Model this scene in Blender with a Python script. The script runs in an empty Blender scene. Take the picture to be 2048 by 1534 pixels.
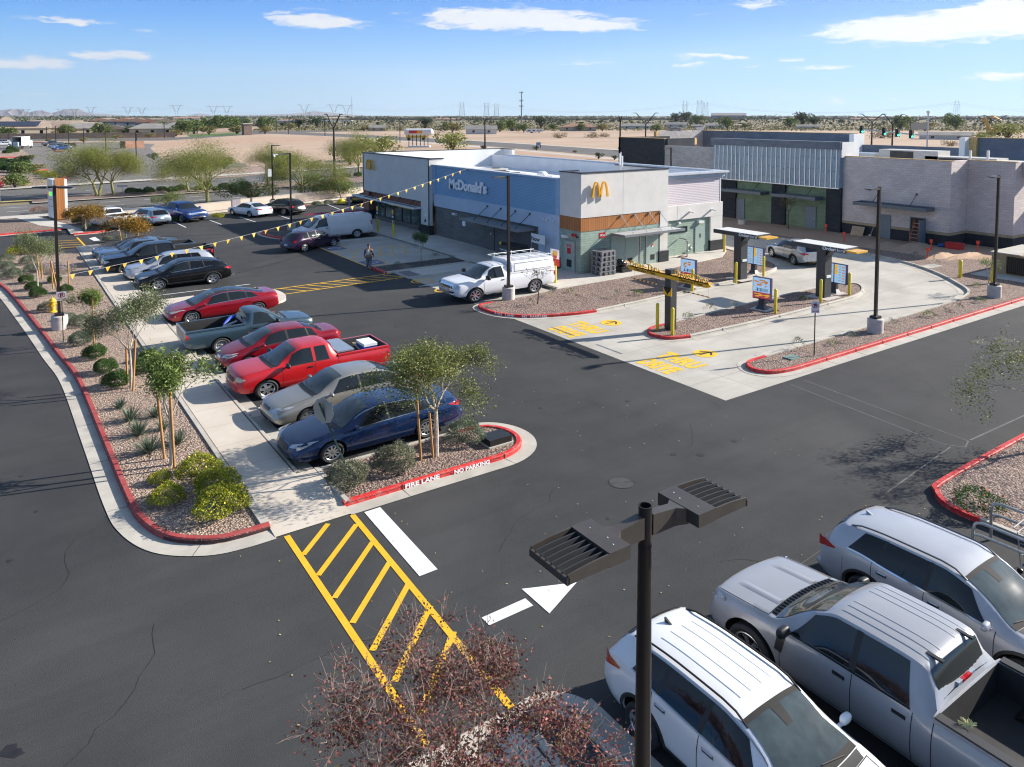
import bpy, bmesh, math, random
from mathutils import Vector, Matrix
from mathutils.bvhtree import BVHTree
rad=math.radians
sc=bpy.context.scene
COL=sc.collection
PI=math.pi
# ---- camera model: site axes x (along the lot) / y (away), heights in metres; ZS = height factor measured from the photo
F_PX=1532.; TILT=rad(3.74); CX=1050.; CY=331.; CAMH=9.2; ZS=.85
CAMX,CAMY=-27.5,-33.71; YAW=rad(35)
CST,SNT=math.cos(TILT),math.sin(TILT); CYW,SYW=math.cos(YAW),math.sin(YAW)
def G(px,py,z=0.):
    "photo point -> place on the ground (or at height z)"
    dx=px-CX; dy=F_PX*CST+(CY-py)*SNT; dz=-F_PX*SNT+(CY-py)*CST
    t=(z*ZS-CAMH)/dz; X,Y=dx*t,dy*t
    return (CAMX+X*CYW+Y*SYW, CAMY-X*SYW+Y*CYW)
def GD(px,dist):
    "ground place in the direction of photo column px, at a distance"
    X,Y=(px-CX)/F_PX*dist*CST,dist
    return (CAMX+X*CYW+Y*SYW, CAMY-X*SYW+Y*CYW)
# ---- materials
MATS={}
def newmat(name):
    m=bpy.data.materials.new(name); m.use_nodes=True
    nt=m.node_tree; b=nt.nodes['Principled BSDF']
    return m,nt,b
def inp(b,k,v):
    if k in b.inputs: b.inputs[k].default_value=v
def c4(c): return (c[0],c[1],c[2],1)
def sc_(c,f): return tuple(min(1,x*f) for x in c[:3])
def M(name,col,rough=.6,metal=0.,var=.12,scale=3.,bump=0.,bscale=40.,coat=0.,emit=None,estr=1.,spec=.5,island=0.,col2=None,rvar=0.):
    if name in MATS: return MATS[name]
    m,nt,b=newmat(name); N=nt.nodes; Lk=nt.links
    inp(b,'Base Color',c4(col)); inp(b,'Roughness',rough); inp(b,'Metallic',metal); inp(b,'Specular IOR Level',spec)
    if coat: inp(b,'Coat Weight',coat); inp(b,'Coat Roughness',.04)
    if emit: inp(b,'Emission Color',c4(emit)); inp(b,'Emission Strength',estr)
    tc=N.new('ShaderNodeTexCoord')
    if var or rvar:
        nz=N.new('ShaderNodeTexNoise'); nz.inputs['Scale'].default_value=scale; nz.inputs['Detail'].default_value=5; nz.inputs['Roughness'].default_value=.62
        Lk.new(tc.outputs['Object'],nz.inputs['Vector'])
    if var:
        mx=N.new('ShaderNodeMix'); mx.data_type='RGBA'
        mx.inputs[6].default_value=c4(sc_(col,1-var)); mx.inputs[7].default_value=c4(col2 if col2 else sc_(col,1+var))
        mr=N.new('ShaderNodeMapRange'); mr.inputs[1].default_value=.3; mr.inputs[2].default_value=.7
        Lk.new(nz.outputs['Fac'],mr.inputs[0]); Lk.new(mr.outputs[0],mx.inputs[0]); out=mx.outputs[2]
        if island:
            g=N.new('ShaderNodeNewGeometry'); hs=N.new('ShaderNodeHueSaturation'); ma=N.new('ShaderNodeMath'); ma.operation='MULTIPLY_ADD'
            ma.inputs[1].default_value=island; ma.inputs[2].default_value=1-island/2
            Lk.new(g.outputs['Random Per Island'],ma.inputs[0]); Lk.new(ma.outputs[0],hs.inputs['Value']); Lk.new(out,hs.inputs['Color']); out=hs.outputs[0]
        Lk.new(out,b.inputs['Base Color'])
    if rvar:
        r2=N.new('ShaderNodeMapRange'); r2.inputs[3].default_value=rough-rvar; r2.inputs[4].default_value=rough+rvar
        Lk.new(nz.outputs['Fac'],r2.inputs[0]); Lk.new(r2.outputs[0],b.inputs['Roughness'])
    if bump:
        n2=N.new('ShaderNodeTexNoise'); n2.inputs['Scale'].default_value=bscale; n2.inputs['Detail'].default_value=3
        bp=N.new('ShaderNodeBump'); bp.inputs['Strength'].default_value=bump; bp.inputs['Distance'].default_value=.02
        Lk.new(tc.outputs['Object'],n2.inputs['Vector']); Lk.new(n2.outputs['Fac'],bp.inputs['Height']); Lk.new(bp.outputs[0],b.inputs['Normal'])
    MATS[name]=m; return m
def leafmat(name,c1,c2,island=.7,trans=.25,rough=.55):
    if name in MATS: return MATS[name]
    m,nt,b=newmat(name); N=nt.nodes; Lk=nt.links
    g=N.new('ShaderNodeNewGeometry'); cr=N.new('ShaderNodeMix'); cr.data_type='RGBA'
    cr.inputs[6].default_value=c4(c1); cr.inputs[7].default_value=c4(c2)
    Lk.new(g.outputs['Random Per Island'],cr.inputs[0])
    tc=N.new('ShaderNodeTexCoord'); nz=N.new('ShaderNodeTexNoise'); nz.inputs['Scale'].default_value=1.7
    Lk.new(tc.outputs['Object'],nz.inputs['Vector'])
    ma=N.new('ShaderNodeMapRange'); ma.inputs[1].default_value=.3; ma.inputs[2].default_value=.7; ma.inputs[3].default_value=1-island*.5; ma.inputs[4].default_value=1+island*.5
    Lk.new(nz.outputs['Fac'],ma.inputs[0])
    hs=N.new('ShaderNodeHueSaturation'); Lk.new(ma.outputs[0],hs.inputs['Value']); Lk.new(cr.outputs[2],hs.inputs['Color'])
    Lk.new(hs.outputs[0],b.inputs['Base Color']); inp(b,'Roughness',rough); inp(b,'Specular IOR Level',.3)
    tr=N.new('ShaderNodeBsdfTranslucent'); Lk.new(hs.outputs[0],tr.inputs[0])
    ms=N.new('ShaderNodeMixShader'); ms.inputs[0].default_value=trans
    o=N['Material Output']; Lk.new(b.outputs[0],ms.inputs[1]); Lk.new(tr.outputs[0],ms.inputs[2]); Lk.new(ms.outputs[0],o.inputs[0])
    MATS[name]=m; return m
# ---- meshes
class MB:
    def __init__(s): s.v=[]; s.f=[]; s.m=[]; s.k=0
    def add(s,vs,fs,m=None):
        b=len(s.v); s.v.extend(vs); mm=s.k if m is None else m
        for f in fs: s.f.append(tuple(b+i for i in f)); s.m.append(mm)
        return s
    def bx(s,x0,x1,y0,y1,z0,z1,m=None):
        vs=[(x0,y0,z0),(x1,y0,z0),(x1,y1,z0),(x0,y1,z0),(x0,y0,z1),(x1,y0,z1),(x1,y1,z1),(x0,y1,z1)]
        return s.add(vs,[(0,3,2,1),(4,5,6,7),(0,1,5,4),(1,2,6,5),(2,3,7,6),(3,0,4,7)],m)
    def box(s,c,d,rz=0,m=None,rx=0,ry=0):
        R_=Matrix.Rotation(rz,3,'Z')@Matrix.Rotation(ry,3,'Y')@Matrix.Rotation(rx,3,'X'); vs=[]
        for z in(-1,1):
            for x,y in((-1,-1),(1,-1),(1,1),(-1,1)):
                q=R_@Vector((x*d[0]/2,y*d[1]/2,z*d[2]/2)); vs.append((q.x+c[0],q.y+c[1],q.z+c[2]))
        return s.add(vs,[(0,3,2,1),(4,5,6,7),(0,1,5,4),(1,2,6,5),(2,3,7,6),(3,0,4,7)],m)
    def tube(s,pts,r,n=8,cap=True,m=None):
        pts=[Vector(p) for p in pts]; k=len(pts)
        rs=r if isinstance(r,(list,tuple)) else [r]*k
        vs=[]; pu=None
        for i,p in enumerate(pts):
            d=(pts[min(i+1,k-1)]-pts[max(i-1,0)])
            if d.length<1e-9: d=Vector((0,0,1))
            d.normalize()
            u=d.cross(Vector((0,0,1))) if abs(d.z)<.95 else d.cross(Vector((0,1,0)))
            if pu is not None:
                u=pu-d*pu.dot(d)
                if u.length<1e-6: u=d.cross(Vector((1,0,0)))
            u.normalize(); pu=u; w=d.cross(u)
            for j in range(n):
                a=2*PI*j/n; q=p+u*math.cos(a)*rs[i]+w*math.sin(a)*rs[i]; vs.append(tuple(q))
        fs=[(i*n+j,i*n+(j+1)%n,(i+1)*n+(j+1)%n,(i+1)*n+j) for i in range(k-1) for j in range(n)]
        if cap: fs.append(tuple(range(n-1,-1,-1))); fs.append(tuple((k-1)*n+j for j in range(n)))
        return s.add(vs,fs,m)
    def cyl(s,c,r,z0,z1,n=16,r2=None,m=None):
        return s.tube([(c[0],c[1],z0),(c[0],c[1],z1)],[r,r if r2 is None else r2],n,True,m)
    def lathe(s,prof,n=24,c=(0,0,0),ax='z',m=None,closed=False):
        vs=[]; k=len(prof)
        for r,h in prof:
            for j in range(n):
                a=2*PI*j/n; x,y=r*math.cos(a),r*math.sin(a)
                q=(x,y,h) if ax=='z' else (x,h,y) if ax=='y' else (h,x,y)
                vs.append((q[0]+c[0],q[1]+c[1],q[2]+c[2]))
        fs=[]
        for i in range(k-1 if not closed else k):
            i2=(i+1)%k
            for j in range(n): fs.append((i*n+j,i*n+(j+1)%n,i2*n+(j+1)%n,i2*n+j))
        return s.add(vs,fs,m)
    def prism(s,poly,z0,z1,m=None,bottom=False):
        n=len(poly); vs=[(p[0],p[1],z0) for p in poly]+[(p[0],p[1],z1) for p in poly]
        fs=[tuple(range(n,2*n))]+[(i,(i+1)%n,n+(i+1)%n,n+i) for i in range(n)]
        if bottom: fs.append(tuple(range(n-1,-1,-1)))
        return s.add(vs,fs,m)
    def ext(s,poly,ax,a,b,m=None):
        "outline in the plane across axis ax, extruded from a to b"
        n=len(poly)
        def P_(p,t): return (t,p[0],p[1]) if ax=='x' else (p[0],t,p[1]) if ax=='y' else (p[0],p[1],t)
        vs=[P_(p,a) for p in poly]+[P_(p,b) for p in poly]
        return s.add(vs,[tuple(range(n)),tuple(range(2*n-1,n-1,-1))]+[(i,(i+1)%n,n+(i+1)%n,n+i) for i in range(n)],m)
    def grid(s,rows,m=None,closeu=False):
        k=len(rows[0]); vs=[tuple(p) for r in rows for p in r]; fs=[]
        for i in range(len(rows)-1):
            for j in range(k-1 if not closeu else k):
                j2=(j+1)%k; fs.append((i*k+j,i*k+j2,(i+1)*k+j2,(i+1)*k+j))
        return s.add(vs,fs,m)
    def ball(s,c,r,n=12,k=8,m=None):
        rr=r if isinstance(r,tuple) else (r,r,r)
        rows=[[(c[0]+rr[0]*math.sin(PI*i/k)*math.cos(2*PI*j/n),c[1]+rr[1]*math.sin(PI*i/k)*math.sin(2*PI*j/n),c[2]+rr[2]*math.cos(PI*i/k)) for j in range(n)] for i in range(k+1)]
        return s.grid(rows,m,True)
    def build(s,name,mat,parent=None,smooth=False,fix=True,loc=None):
        me=bpy.data.meshes.new(name); me.from_pydata(s.v,[],s.f); me.update()
        ms=mat if isinstance(mat,(list,tuple)) else [mat]
        for q in ms: me.materials.append(q)
        if len(ms)>1: me.polygons.foreach_set('material_index',s.m)
        if fix:
            b=bmesh.new(); b.from_mesh(me)
            bmesh.ops.remove_doubles(b,verts=b.verts,dist=1e-5); bmesh.ops.recalc_face_normals(b,faces=b.faces); b.to_mesh(me); b.free()
        if smooth:
            me.polygons.foreach_set('use_smooth',[True]*len(me.polygons))
            try: me.set_sharp_from_angle(angle=rad(smooth if smooth is not True else 40))
            except Exception: pass
        o=bpy.data.objects.new(name,me); COL.objects.link(o)
        if parent: o.parent=parent
        if loc: o.location=loc
        return o
def tag(o,label=None,cat=None,group=None,kind=None):
    if label: o['label']=label
    if cat: o['category']=cat
    if group: o['group']=group
    if kind: o['kind']=kind
    return o
def empty(name,loc=(0,0,0),rz=0,parent=None):
    o=bpy.data.objects.new(name,None); o.empty_display_size=.1; COL.objects.link(o)
    o.location=(loc[0],loc[1],loc[2] if len(loc)>2 else 0); o.rotation_euler=(0,0,rz)
    if parent: o.parent=parent
    return o
def kids(o): return list(o.children)
def copy_tree(o,parent=None,first=True):
    c=o.copy(); COL.objects.link(c); c.parent=parent
    for ch in kids(o): copy_tree(ch,c,False)
    return c
def place(o,loc,rz=0,s=1.):
    o.location=(loc[0],loc[1],loc[2] if len(loc)>2 else 0); o.rotation_euler=(0,0,rz)
    if s!=1.: o.scale=(s,s,s)
    return o
def text_mesh(txt,size,mat,parent,mtx,name='lettering',extrude=.01,bold=0.,align='CENTER',sx=1.,spacing=1.,rz0=0):
    cu=bpy.data.curves.new(name,'FONT'); cu.body=txt; cu.size=size; cu.extrude=extrude; cu.offset=bold; cu.align_x=align; cu.space_character=spacing; cu.resolution_u=3
    to=bpy.data.objects.new(name,cu); COL.objects.link(to)
    dg=bpy.context.evaluated_depsgraph_get(); me=bpy.data.meshes.new_from_object(to.evaluated_get(dg))
    bpy.data.objects.remove(to); bpy.data.curves.remove(cu)
    me.name=name; me.transform(mtx@Matrix.Scale(sx,4,(1,0,0)))
    me.materials.clear(); me.materials.append(mat)
    o=bpy.data.objects.new(name,me); COL.objects.link(o)
    if parent: o.parent=parent
    return o
def frame(o,xdir,zdir):
    "matrix that stands text up: text x -> xdir, text y -> zdir, at origin o"
    x=Vector(xdir).normalized(); y=Vector(zdir).normalized(); z=x.cross(y)
    m=Matrix.Identity(4)
    for i in range(3): m[i][0]=x[i]; m[i][1]=y[i]; m[i][2]=z[i]; m[i][3]=o[i]
    return m
def lerp(a,b,t): return a+(b-a)*t
def sstep(t): t=max(0,min(1,t)); return t*t*(3-2*t)
def pchip(pts):
    xs=[p[0] for p in pts]; ys=[p[1] for p in pts]; n=len(xs)
    h=[xs[i+1]-xs[i] for i in range(n-1)]; d=[(ys[i+1]-ys[i])/h[i] for i in range(n-1)]; mm=[0]*n
    mm[0]=d[0]; mm[-1]=d[-1]
    for i in range(1,n-1):
        if d[i-1]*d[i]>0:
            w1=2*h[i]+h[i-1]; w2=h[i]+2*h[i-1]; mm[i]=(w1+w2)/(w1/d[i-1]+w2/d[i])
    def f(x):
        if x<=xs[0]: return ys[0]
        if x>=xs[-1]: return ys[-1]
        i=0
        while x>xs[i+1]: i+=1
        t=(x-xs[i])/h[i]; a=2*t**3-3*t*t+1; b=t**3-2*t*t+t; c=-2*t**3+3*t*t; e=t**3-t*t
        return a*ys[i]+b*h[i]*mm[i]+c*ys[i+1]+e*h[i]*mm[i+1]
    return f
def smoothline(pts,n=6,closed=False):
    P=[Vector(p).to_2d() if len(p)==2 else Vector(p) for p in pts]; k=len(P); out=[]
    rng=range(k if closed else k-1)
    for i in rng:
        p1,p2=P[i],P[(i+1)%k]
        p0=P[i-1] if (i>0 or closed) else p1*2-p2; p3=P[(i+2)%k] if (i+2<k or closed) else p2*2-p1
        for j in range(n):
            t=j/n; out.append(.5*((2*p1)+(p2-p0)*t+(2*p0-5*p1+4*p2-p3)*t*t+(3*p1-p0-3*p2+p3)*t**3))
    if not closed: out.append(P[-1])
    return [tuple(p) for p in out]
def ZAT(x,y,py):
    "height at a place that falls on photo row py"
    dx,dy=x-CAMX,y-CAMY; Y=dx*SYW+dy*CYW; k=(CY-py)/F_PX; w=(k*CST*Y-SNT*Y)/(CST+k*SNT); return (w+CAMH)/ZS
def ON(px,x0=None,y0=None):
    "ground place on the line x=x0 or y=y0 seen in photo column px"
    k=(px-CX)/F_PX
    # X = k*(CST*Y+SNT*CAMH), X=dx*cy-dy*sy, Y=dx*sy+dy*cy
    if x0 is not None:
        dx=x0-CAMX; dy=(dx*CYW-k*(CST*dx*SYW+SNT*CAMH))/(SYW+k*CST*CYW); return (x0,CAMY+dy)
    dy=y0-CAMY; dx=(dy*SYW+k*(CST*dy*CYW+SNT*CAMH))/(CYW-k*CST*SYW); return (CAMX+dx,y0)
EXPO=1.05
HAZE=4.5e-5
def part(name,mat,root,*boxes,smooth=False):
    mb=MB()
    for b in boxes: mb.bx(*b)
    return mb.build(name,mat,root,smooth)
# ================= vehicles
GL=M('window_glass',(.012,.016,.018),.03,var=0,spec=.6)
GLT=M('tinted_glass',(.006,.007,.008),.04,var=0,spec=.5)
WSG=M('windshield_glass',(.045,.060,.062),.06,var=.55,scale=1.6,spec=.8)  # base colour lightened to stand in for sky reflection and dash
RUB=M('tyre_rubber',(.022,.022,.023),.75,var=.2,scale=8)
BLK=M('black_plastic',(.02,.02,.021),.5,var=.15)
GAP=M('seam_shadow_gap',(.008,.008,.008),.8,var=0)
CHR=M('chrome',(.75,.75,.76),.12,1.,var=0)
ALU=M('alloy_rim',(.50,.51,.53),.25,.85,var=.06)
ALD=M('dark_alloy',(.09,.09,.095),.3,.6,var=.1)
STW=M('painted_steel_rim',(.42,.42,.42),.4,.4,var=.1)
RED=M('red_lens',(.42,.008,.012),.12,coat=1.,var=.1,scale=20)
AMB=M('amber_lens',(.75,.22,.02),.15,coat=1.,var=0)
HLE=M('headlight_lens',(.45,.50,.54),.08,.3,coat=1.,var=.3,scale=25)
HLD=M('smoked_headlight',(.16,.19,.22),.08,.4,coat=1.,var=.4,scale=25)
HLY=M('aged_headlight',(.55,.52,.38),.25,var=.15,coat=.5)
PLT=M('licence_plate',(.62,.60,.62),.4,var=.2,scale=30)
def paint(name,c,metal=.35,rough=.32): return M('paint_'+name,c,rough,metal,var=.05,scale=1.3,coat=.8,rvar=.04)
WHEELS={}
def wheel_meshes(r,w,rr,style,rimmat):
    key=(r,w,rr,style,rimmat.name)
    if key in WHEELS: return WHEELS[key]
    t=MB(); h=w/2
    t.lathe([(rr,-h*.8),(rr+.02,-h*.92),(lerp(rr,r,.55),-h*1.04),(r-.03,-h*.95),(r-.004,-h*.72),(r,-h*.3),(r,h*.3),(r-.004,h*.72),(r-.03,h*.95),(lerp(rr,r,.55),h*1.04),(rr+.02,h*.92),(rr,h*.8)],32,ax='y')
    to=t.build('tyre',RUB,None,30); tm=to.data; bpy.data.objects.remove(to)
    g=MB()
    g.lathe([(rr+.004,h*.86),(rr-.012,h*.90),(rr-.03,h*.78),(rr-.04,-h*.3),(rr-.05,-h*.5)],32,ax='y',m=0)
    g.lathe([(0.001,-h*.45),(rr-.03,-h*.45)],24,ax='y',m=1)         # dark barrel back
    g.lathe([(0.001,h*.70),(.035,h*.70),(.06,h*.62),(.065,h*.3)],16,ax='y',m=0)
    ns={'5':5,'6':6,'7':7,'10':10,'d5':5,'d6':6,'steel':0,'d7':7}[style]
    if style=='steel':
        g.lathe([(.055,h*.45),(.11,h*.5),(.14,h*.30),(rr-.05,h*.42),(rr-.02,h*.75)],32,ax='y',m=0)
        for k in range(8):
            a=2*PI*k/8; g.box(((rr-.08)*math.cos(a),h*.42,(rr-.08)*math.sin(a)),(.035,.02,.035),m=1,ry=-a)
    else:
        dbl=style[0]=='d'
        for k in range(ns):
            for off in ((-.13,.13) if dbl else (0,)):
                a0=2*PI*k/ns+.2; a1=a0+off*(1.0 if ns<7 else .7); wd0=.028 if (dbl or ns>7) else .045; wd1=.022 if (dbl or ns>7) else .055
                p0=Vector((.045*math.cos(a0),h*.66,.045*math.sin(a0))); p1=Vector(((rr-.015)*math.cos(a1),h*.80,(rr-.015)*math.sin(a1)))
                d=(p1-p0).normalized(); n=Vector((0,1,0)).cross(d).normalized(); dn=Vector((0,-.035,0))
                vs=[p0-n*wd0,p0+n*wd0,p1+n*wd1,p1-n*wd1]; vs=[tuple(q) for q in vs]+[tuple(q+dn) for q in vs]
                g.add(vs,[(0,1,2,3),(7,6,5,4),(0,4,5,1),(1,5,6,2),(2,6,7,3),(3,7,4,0)],0)
    go=g.build('rim',[rimmat,GAP],None,35); gm=go.data; bpy.data.objects.remove(go)
    WHEELS[key]=(tm,gm); return tm,gm
class Car:
    def __init__(s,sp):
        s.sp=sp; s.L=sp['L']; s.W=sp['W']; s.top=pchip(sp['top']); s.belt=pchip(sp['belt'])
        L=s.L
        s.plan=pchip(sp.get('plan',[(0,.80),(.10,.89),(.3,.95),(.7,.985),(1.3,1),(L-1.2,1),(L-.6,.98),(L-.25,.945),(L-.08,.90),(L,.84)]))
        zl=sp.get('sill',.24); s.sill=pchip([(0,zl+.12),(.08,zl+.04),(.3,zl),(L-.35,zl+.02),(L-.1,zl+.09),(L,zl+.18)])
        s.wr=sp['wr']; s.bf=sp.get('bow',.13); s.br=sp.get('bowr',.10); s.bed=sp.get('bed'); s.cx=L/2
    def bow(s,x):
        L=s.L; e=s.bed[0]-.9 if s.bed else L*.55
        b=s.bf*(1-sstep((x-L*.12)/(L*.42)))+0.0
        if not s.bed: b-=s.br*sstep((x-L*.60)/(L*.25))
        return b
    def dims(s,x):
        w=s.W/2*s.plan(x); zt=s.top(x); zb=min(s.belt(x),zt-.035); zl=s.sill(x); h=zt-zb; g=sstep((h-.07)/.28)
        rw=s.wr if not callable(s.wr) else s.wr(x)
        yE=lerp(w*s.sp.get('hw',.80),min(rw,w*.9),g); zE=zt-lerp(s.sp.get('hz',.018),.055,g)
        return w,zl,zb,zt,g,yE,zE
    def X(s,x,y): return s.cx-x+s.bow(x)*(1-(2*y/s.W)**2)-s.bf*.5
    def side_y(s,x,z):
        w,zl,zb,zt,g,yE,zE=s.dims(x); t=(z-zl)/max(.01,zb-zl)
        f=pchip([(-.1,.90),(0,.93),(.15,.975),(.4,.998),(.62,1.),(.8,.988),(1.,lerp(.93,.955,g))])
        return w*f(t)
    def side(s,x,z,sg,off=0.): y=s.side_y(x,z); return (s.X(x,y),sg*(y+off),z)
    def glass(s,x,t,sg,off=0.):
        w,zl,zb,zt,g,yE,zE=s.dims(x); yD=w*lerp(.93,.955,g)
        y=lerp(yD,yE,t)+math.sin(PI*t)*.018*g; z=lerp(zb,zE,t); return (s.X(x,y),sg*(y+off),z+off*.25)
    def topp(s,x,yf,off=0.):
        w,zl,zb,zt,g,yE,zE=s.dims(x); y=yE*yf; z=zt-(zt-zE)*abs(yf)**2.4; return (s.X(x,y)+off*s.tsl(x),y,z+off)
    def tsl(s,x):
        return max(-1.2,min(1.2,(s.top(x+.05)-s.top(x-.05))/.1))
    def section(s,x,mode):
        w,zl,zb,zt,g,yE,zE=s.dims(x); pts=[]
        y=s.side_y(x,zl); pts.append((s.X(x,y*.75),y*.75,zl-.01)); 
        for k in range(9): z=lerp(zl,zb,k/8); pts.append(s.side(x,z,1))
        if mode=='body':
            for k in range(1,6): pts.append(s.glass(x,k/5,1))
            for k in range(1,8): q=s.topp(x,1-k/7); pts.append(q)
        else:
            zr,zf=s.bed[2],s.bed[3]; yo=w*.945; yi=w*.83; Xx=s.cx-x-s.bf*.5
            for k in range(1,6): pts.append((Xx,lerp(w*.95,yo,k/5),lerp(zb,zr,k/5)))
            if mode=='floor': q=[(yo-.01,zr+.004),(yi,zr+.004),(yi-.01,zr-.03),(yi-.02,zf+.02),(yi-.05,zf),(yi*.5,zf),(0,zf)]
            else: q=[(yo-.01,zr+.004),(yi,zr+.004),(yi-.02,zr+.004),(yi*.7,zr+.004),(yi*.5,zr+.004),(yi*.25,zr+.004),(0,zr+.004)]
            pts+=[(Xx,a,b) for a,b in q]
        return pts
    def body(s,mat,root,bedmat=None):
        L=s.L; st_=[]; n=int(L/.085); xs=[L*i/n for i in range(n+1)]+[.03,.06,L-.03,L-.06,.12,L-.12]
        xs=sorted(set(round(x,3) for x in xs)); modes=[]
        if s.bed:
            b0,b1=s.bed[0],s.bed[1]; xs=[x for x in xs if abs(x-b0)>.05 and abs(x-b1)>.05]
            for x in xs: modes.append((x,'body' if x<b0 else 'floor' if x<b1 else 'flat'))
            modes+=[(b0,'body'),(b0+.012,'flat'),(b0+.045,'flat'),(b0+.05,'floor'),(b1,'floor'),(b1+.005,'flat')]; modes.sort(key=lambda q:q[0])
        else: modes=[(x,'body') for x in xs]
        rows=[]
        for x,md in modes: half=s.section(x,md); rows.append([(p[0],-p[1],p[2]) for p in half]+[p for p in half[-2::-1]])
        k=len(rows[0]); bm=bmesh.new(); vv=[[bm.verts.new(p) for p in r] for r in rows]
        for i in range(len(rows)-1):
            isf=modes[i][1]=='floor' and modes[i+1][1]=='floor'
            for j in range(k-1):
                try: f=bm.faces.new((vv[i][j],vv[i][j+1],vv[i+1][j+1],vv[i+1][j]))
                except ValueError: continue
                jj=min(j,k-2-j)
                if s.bed and modes[i][0]>=s.bed[0]+.04 and modes[i+1][0]<=s.bed[1]+.006 and jj>=16: f.material_index=1
        # caps
        for idx,md in ((0,modes[0]),(len(rows)-1,modes[-1])):
            x=md[0]; prev=vv[idx]; N=(k-1)//2; lo=[prev[N-(N-i)] for i in range(N)]
            last=None
            for i in range(0,15):
                a,b=prev[i],prev[k-1-i]; ya,yb=a.co.y,b.co.y; row=[a]
                for q in range(1,8):
                    y=lerp(ya,yb,q/8)
                    z=a.co.z
                    row.append(bm.verts.new((s.X(x,y) if md[1]=='body' else s.cx-x-s.bf*.5,y,z)))
                row.append(b)
                if last:
                    for q in range(8):
                        try: bm.faces.new((last[q],last[q+1],row[q+1],row[q]))
                        except ValueError: pass
                last=row
            tops=prev[14:k-14]
            try:
                bm.faces.new(list(last[1:-1])[::-1]+list(tops))
            except ValueError: pass
        # wheel arches
        for xw in (s.sp['xf'],s.sp['xr']):
            Xw=s.cx-xw-s.bf*.5; zw=s.sp['r']; Ra=s.sp.get('Ra',s.sp['r']+.065)
            def D(v): return math.hypot(v.co.x-Xw,(v.co.z-zw))
            sidev=lambda v: abs(v.co.y)>s.W*.36 and v.co.z<zw+Ra+.1
            kill=[f for f in bm.faces if all(abs(v.co.y)>s.W*.33 for v in f.verts) and f.calc_center_median().z<zw+Ra and math.hypot(f.calc_center_median().x-Xw,f.calc_center_median().z-zw)<Ra]
            kv=set(v for f in kill for v in f.verts); bmesh.ops.delete(bm,geom=kill,context='FACES')
            bnd=[v for v in kv if v.is_valid and v.link_faces and any(len(e.link_faces)==1 for e in v.link_edges)]
            for v in bnd:
                d=D(v)
                if d>1e-4 and v.co.z>s.sill(xw)+.0: v.co.x=Xw+(v.co.x-Xw)*Ra/d; v.co.z=max(zw+(v.co.z-zw)*Ra/d,.12)
            bs=set(bnd); ed=[e for v in bnd for e in v.link_edges if len(e.link_faces)==1 and e.verts[0] in bs and e.verts[1] in bs]; ed=list(set(ed))
            r_=bmesh.ops.extrude_edge_only(bm,edges=ed)
            for g in r_['geom']:
                if isinstance(g,bmesh.types.BMVert): g.co.y-=math.copysign(.03,g.co.y)
            ed2=[g for g in r_['geom'] if isinstance(g,bmesh.types.BMEdge)]
            r2=bmesh.ops.extrude_edge_only(bm,edges=[e for e in ed2 if len(e.link_faces)==1])
            for g in r2['geom']:
                if isinstance(g,bmesh.types.BMVert): g.co.y-=math.copysign(.25,g.co.y)
                if isinstance(g,bmesh.types.BMFace): g.material_index=2
        bmesh.ops.recalc_face_normals(bm,faces=bm.faces)
        me=bpy.data.meshes.new('body'); bm.to_mesh(me)
        s.bvh=BVHTree.FromBMesh(bm); bm.free()
        for q in (mat,bedmat or mat,GAP): me.materials.append(q)
        me.polygons.foreach_set('use_smooth',[True]*len(me.polygons)); me.set_sharp_from_angle(angle=rad(38))
        o=bpy.data.objects.new('body',me); COL.objects.link(o); o.parent=root; return o
    def hit(s,o,d,default=None):
        h=s.bvh.ray_cast(Vector(o),Vector(d)); return (h[0],h[1]) if h[0] is not None else (default,None)
    def patch(s,outline,face,off=.006,rings=3,step=.07,mb=None,m=0,solid=.0):
        "outline (y,z) laid on the front/rear, (y,z)"
        mb=mb or MB(); o2=[]
        for i,p in enumerate(outline):
            q=outline[(i+1)%len(outline)]; n=max(1,int(math.hypot(q[0]-p[0],q[1]-p[1])/step))
            for j in range(n): o2.append((lerp(p[0],q[0],j/n),lerp(p[1],q[1],j/n)))
        c=(sum(p[0] for p in o2)/len(o2),sum(p[1] for p in o2)/len(o2))
        dx=1 if face=='front' else -1; vs=[]; last=None
        def prj(y,z):
            nonlocal last
            p,n=s.hit((dx*9,y,z),(-dx,0,0))
            if p is None or (last and abs(p.x-last)>.5): x=last if last is not None else dx*s.L*.49
            else: x=p.x; last=x
            return (x+dx*off,y,z)
        vs.append(prj(*c))
        for r in range(1,rings+1):
            for p in o2: vs.append(prj(c[0]+(p[0]-c[0])*r/rings,c[1]+(p[1]-c[1])*r/rings))
        n=len(o2); fs=[(0,1+j,1+(j+1)%n) for j in range(n)]
        for r in range(1,rings):
            a=1+(r-1)*n; b=a+n
            for j in range(n): fs.append((a+j,a+(j+1)%n,b+(j+1)%n,b+j))
        # rim back into the body for thickness
        b=1+(rings-1)*n; k=len(vs)
        for j in range(n): q=vs[b+j]; vs.append((q[0]-dx*(off+.02),q[1],q[2]))
        for j in range(n): fs.append((b+j,b+(j+1)%n,k+(j+1)%n,k+j))
        mb.add(vs,fs,m); return mb
def mirror(poly): return [(-p[0],p[1]) for p in poly][::-1]
def rectp(y0,y1,z0,z1,b=.02):
    return [(y0+b,z0),(y1-b,z0),(y1,z0+b),(y1,z1-b),(y1-b,z1),(y0+b,z1),(y0,z1-b),(y0,z0+b)]
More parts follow.
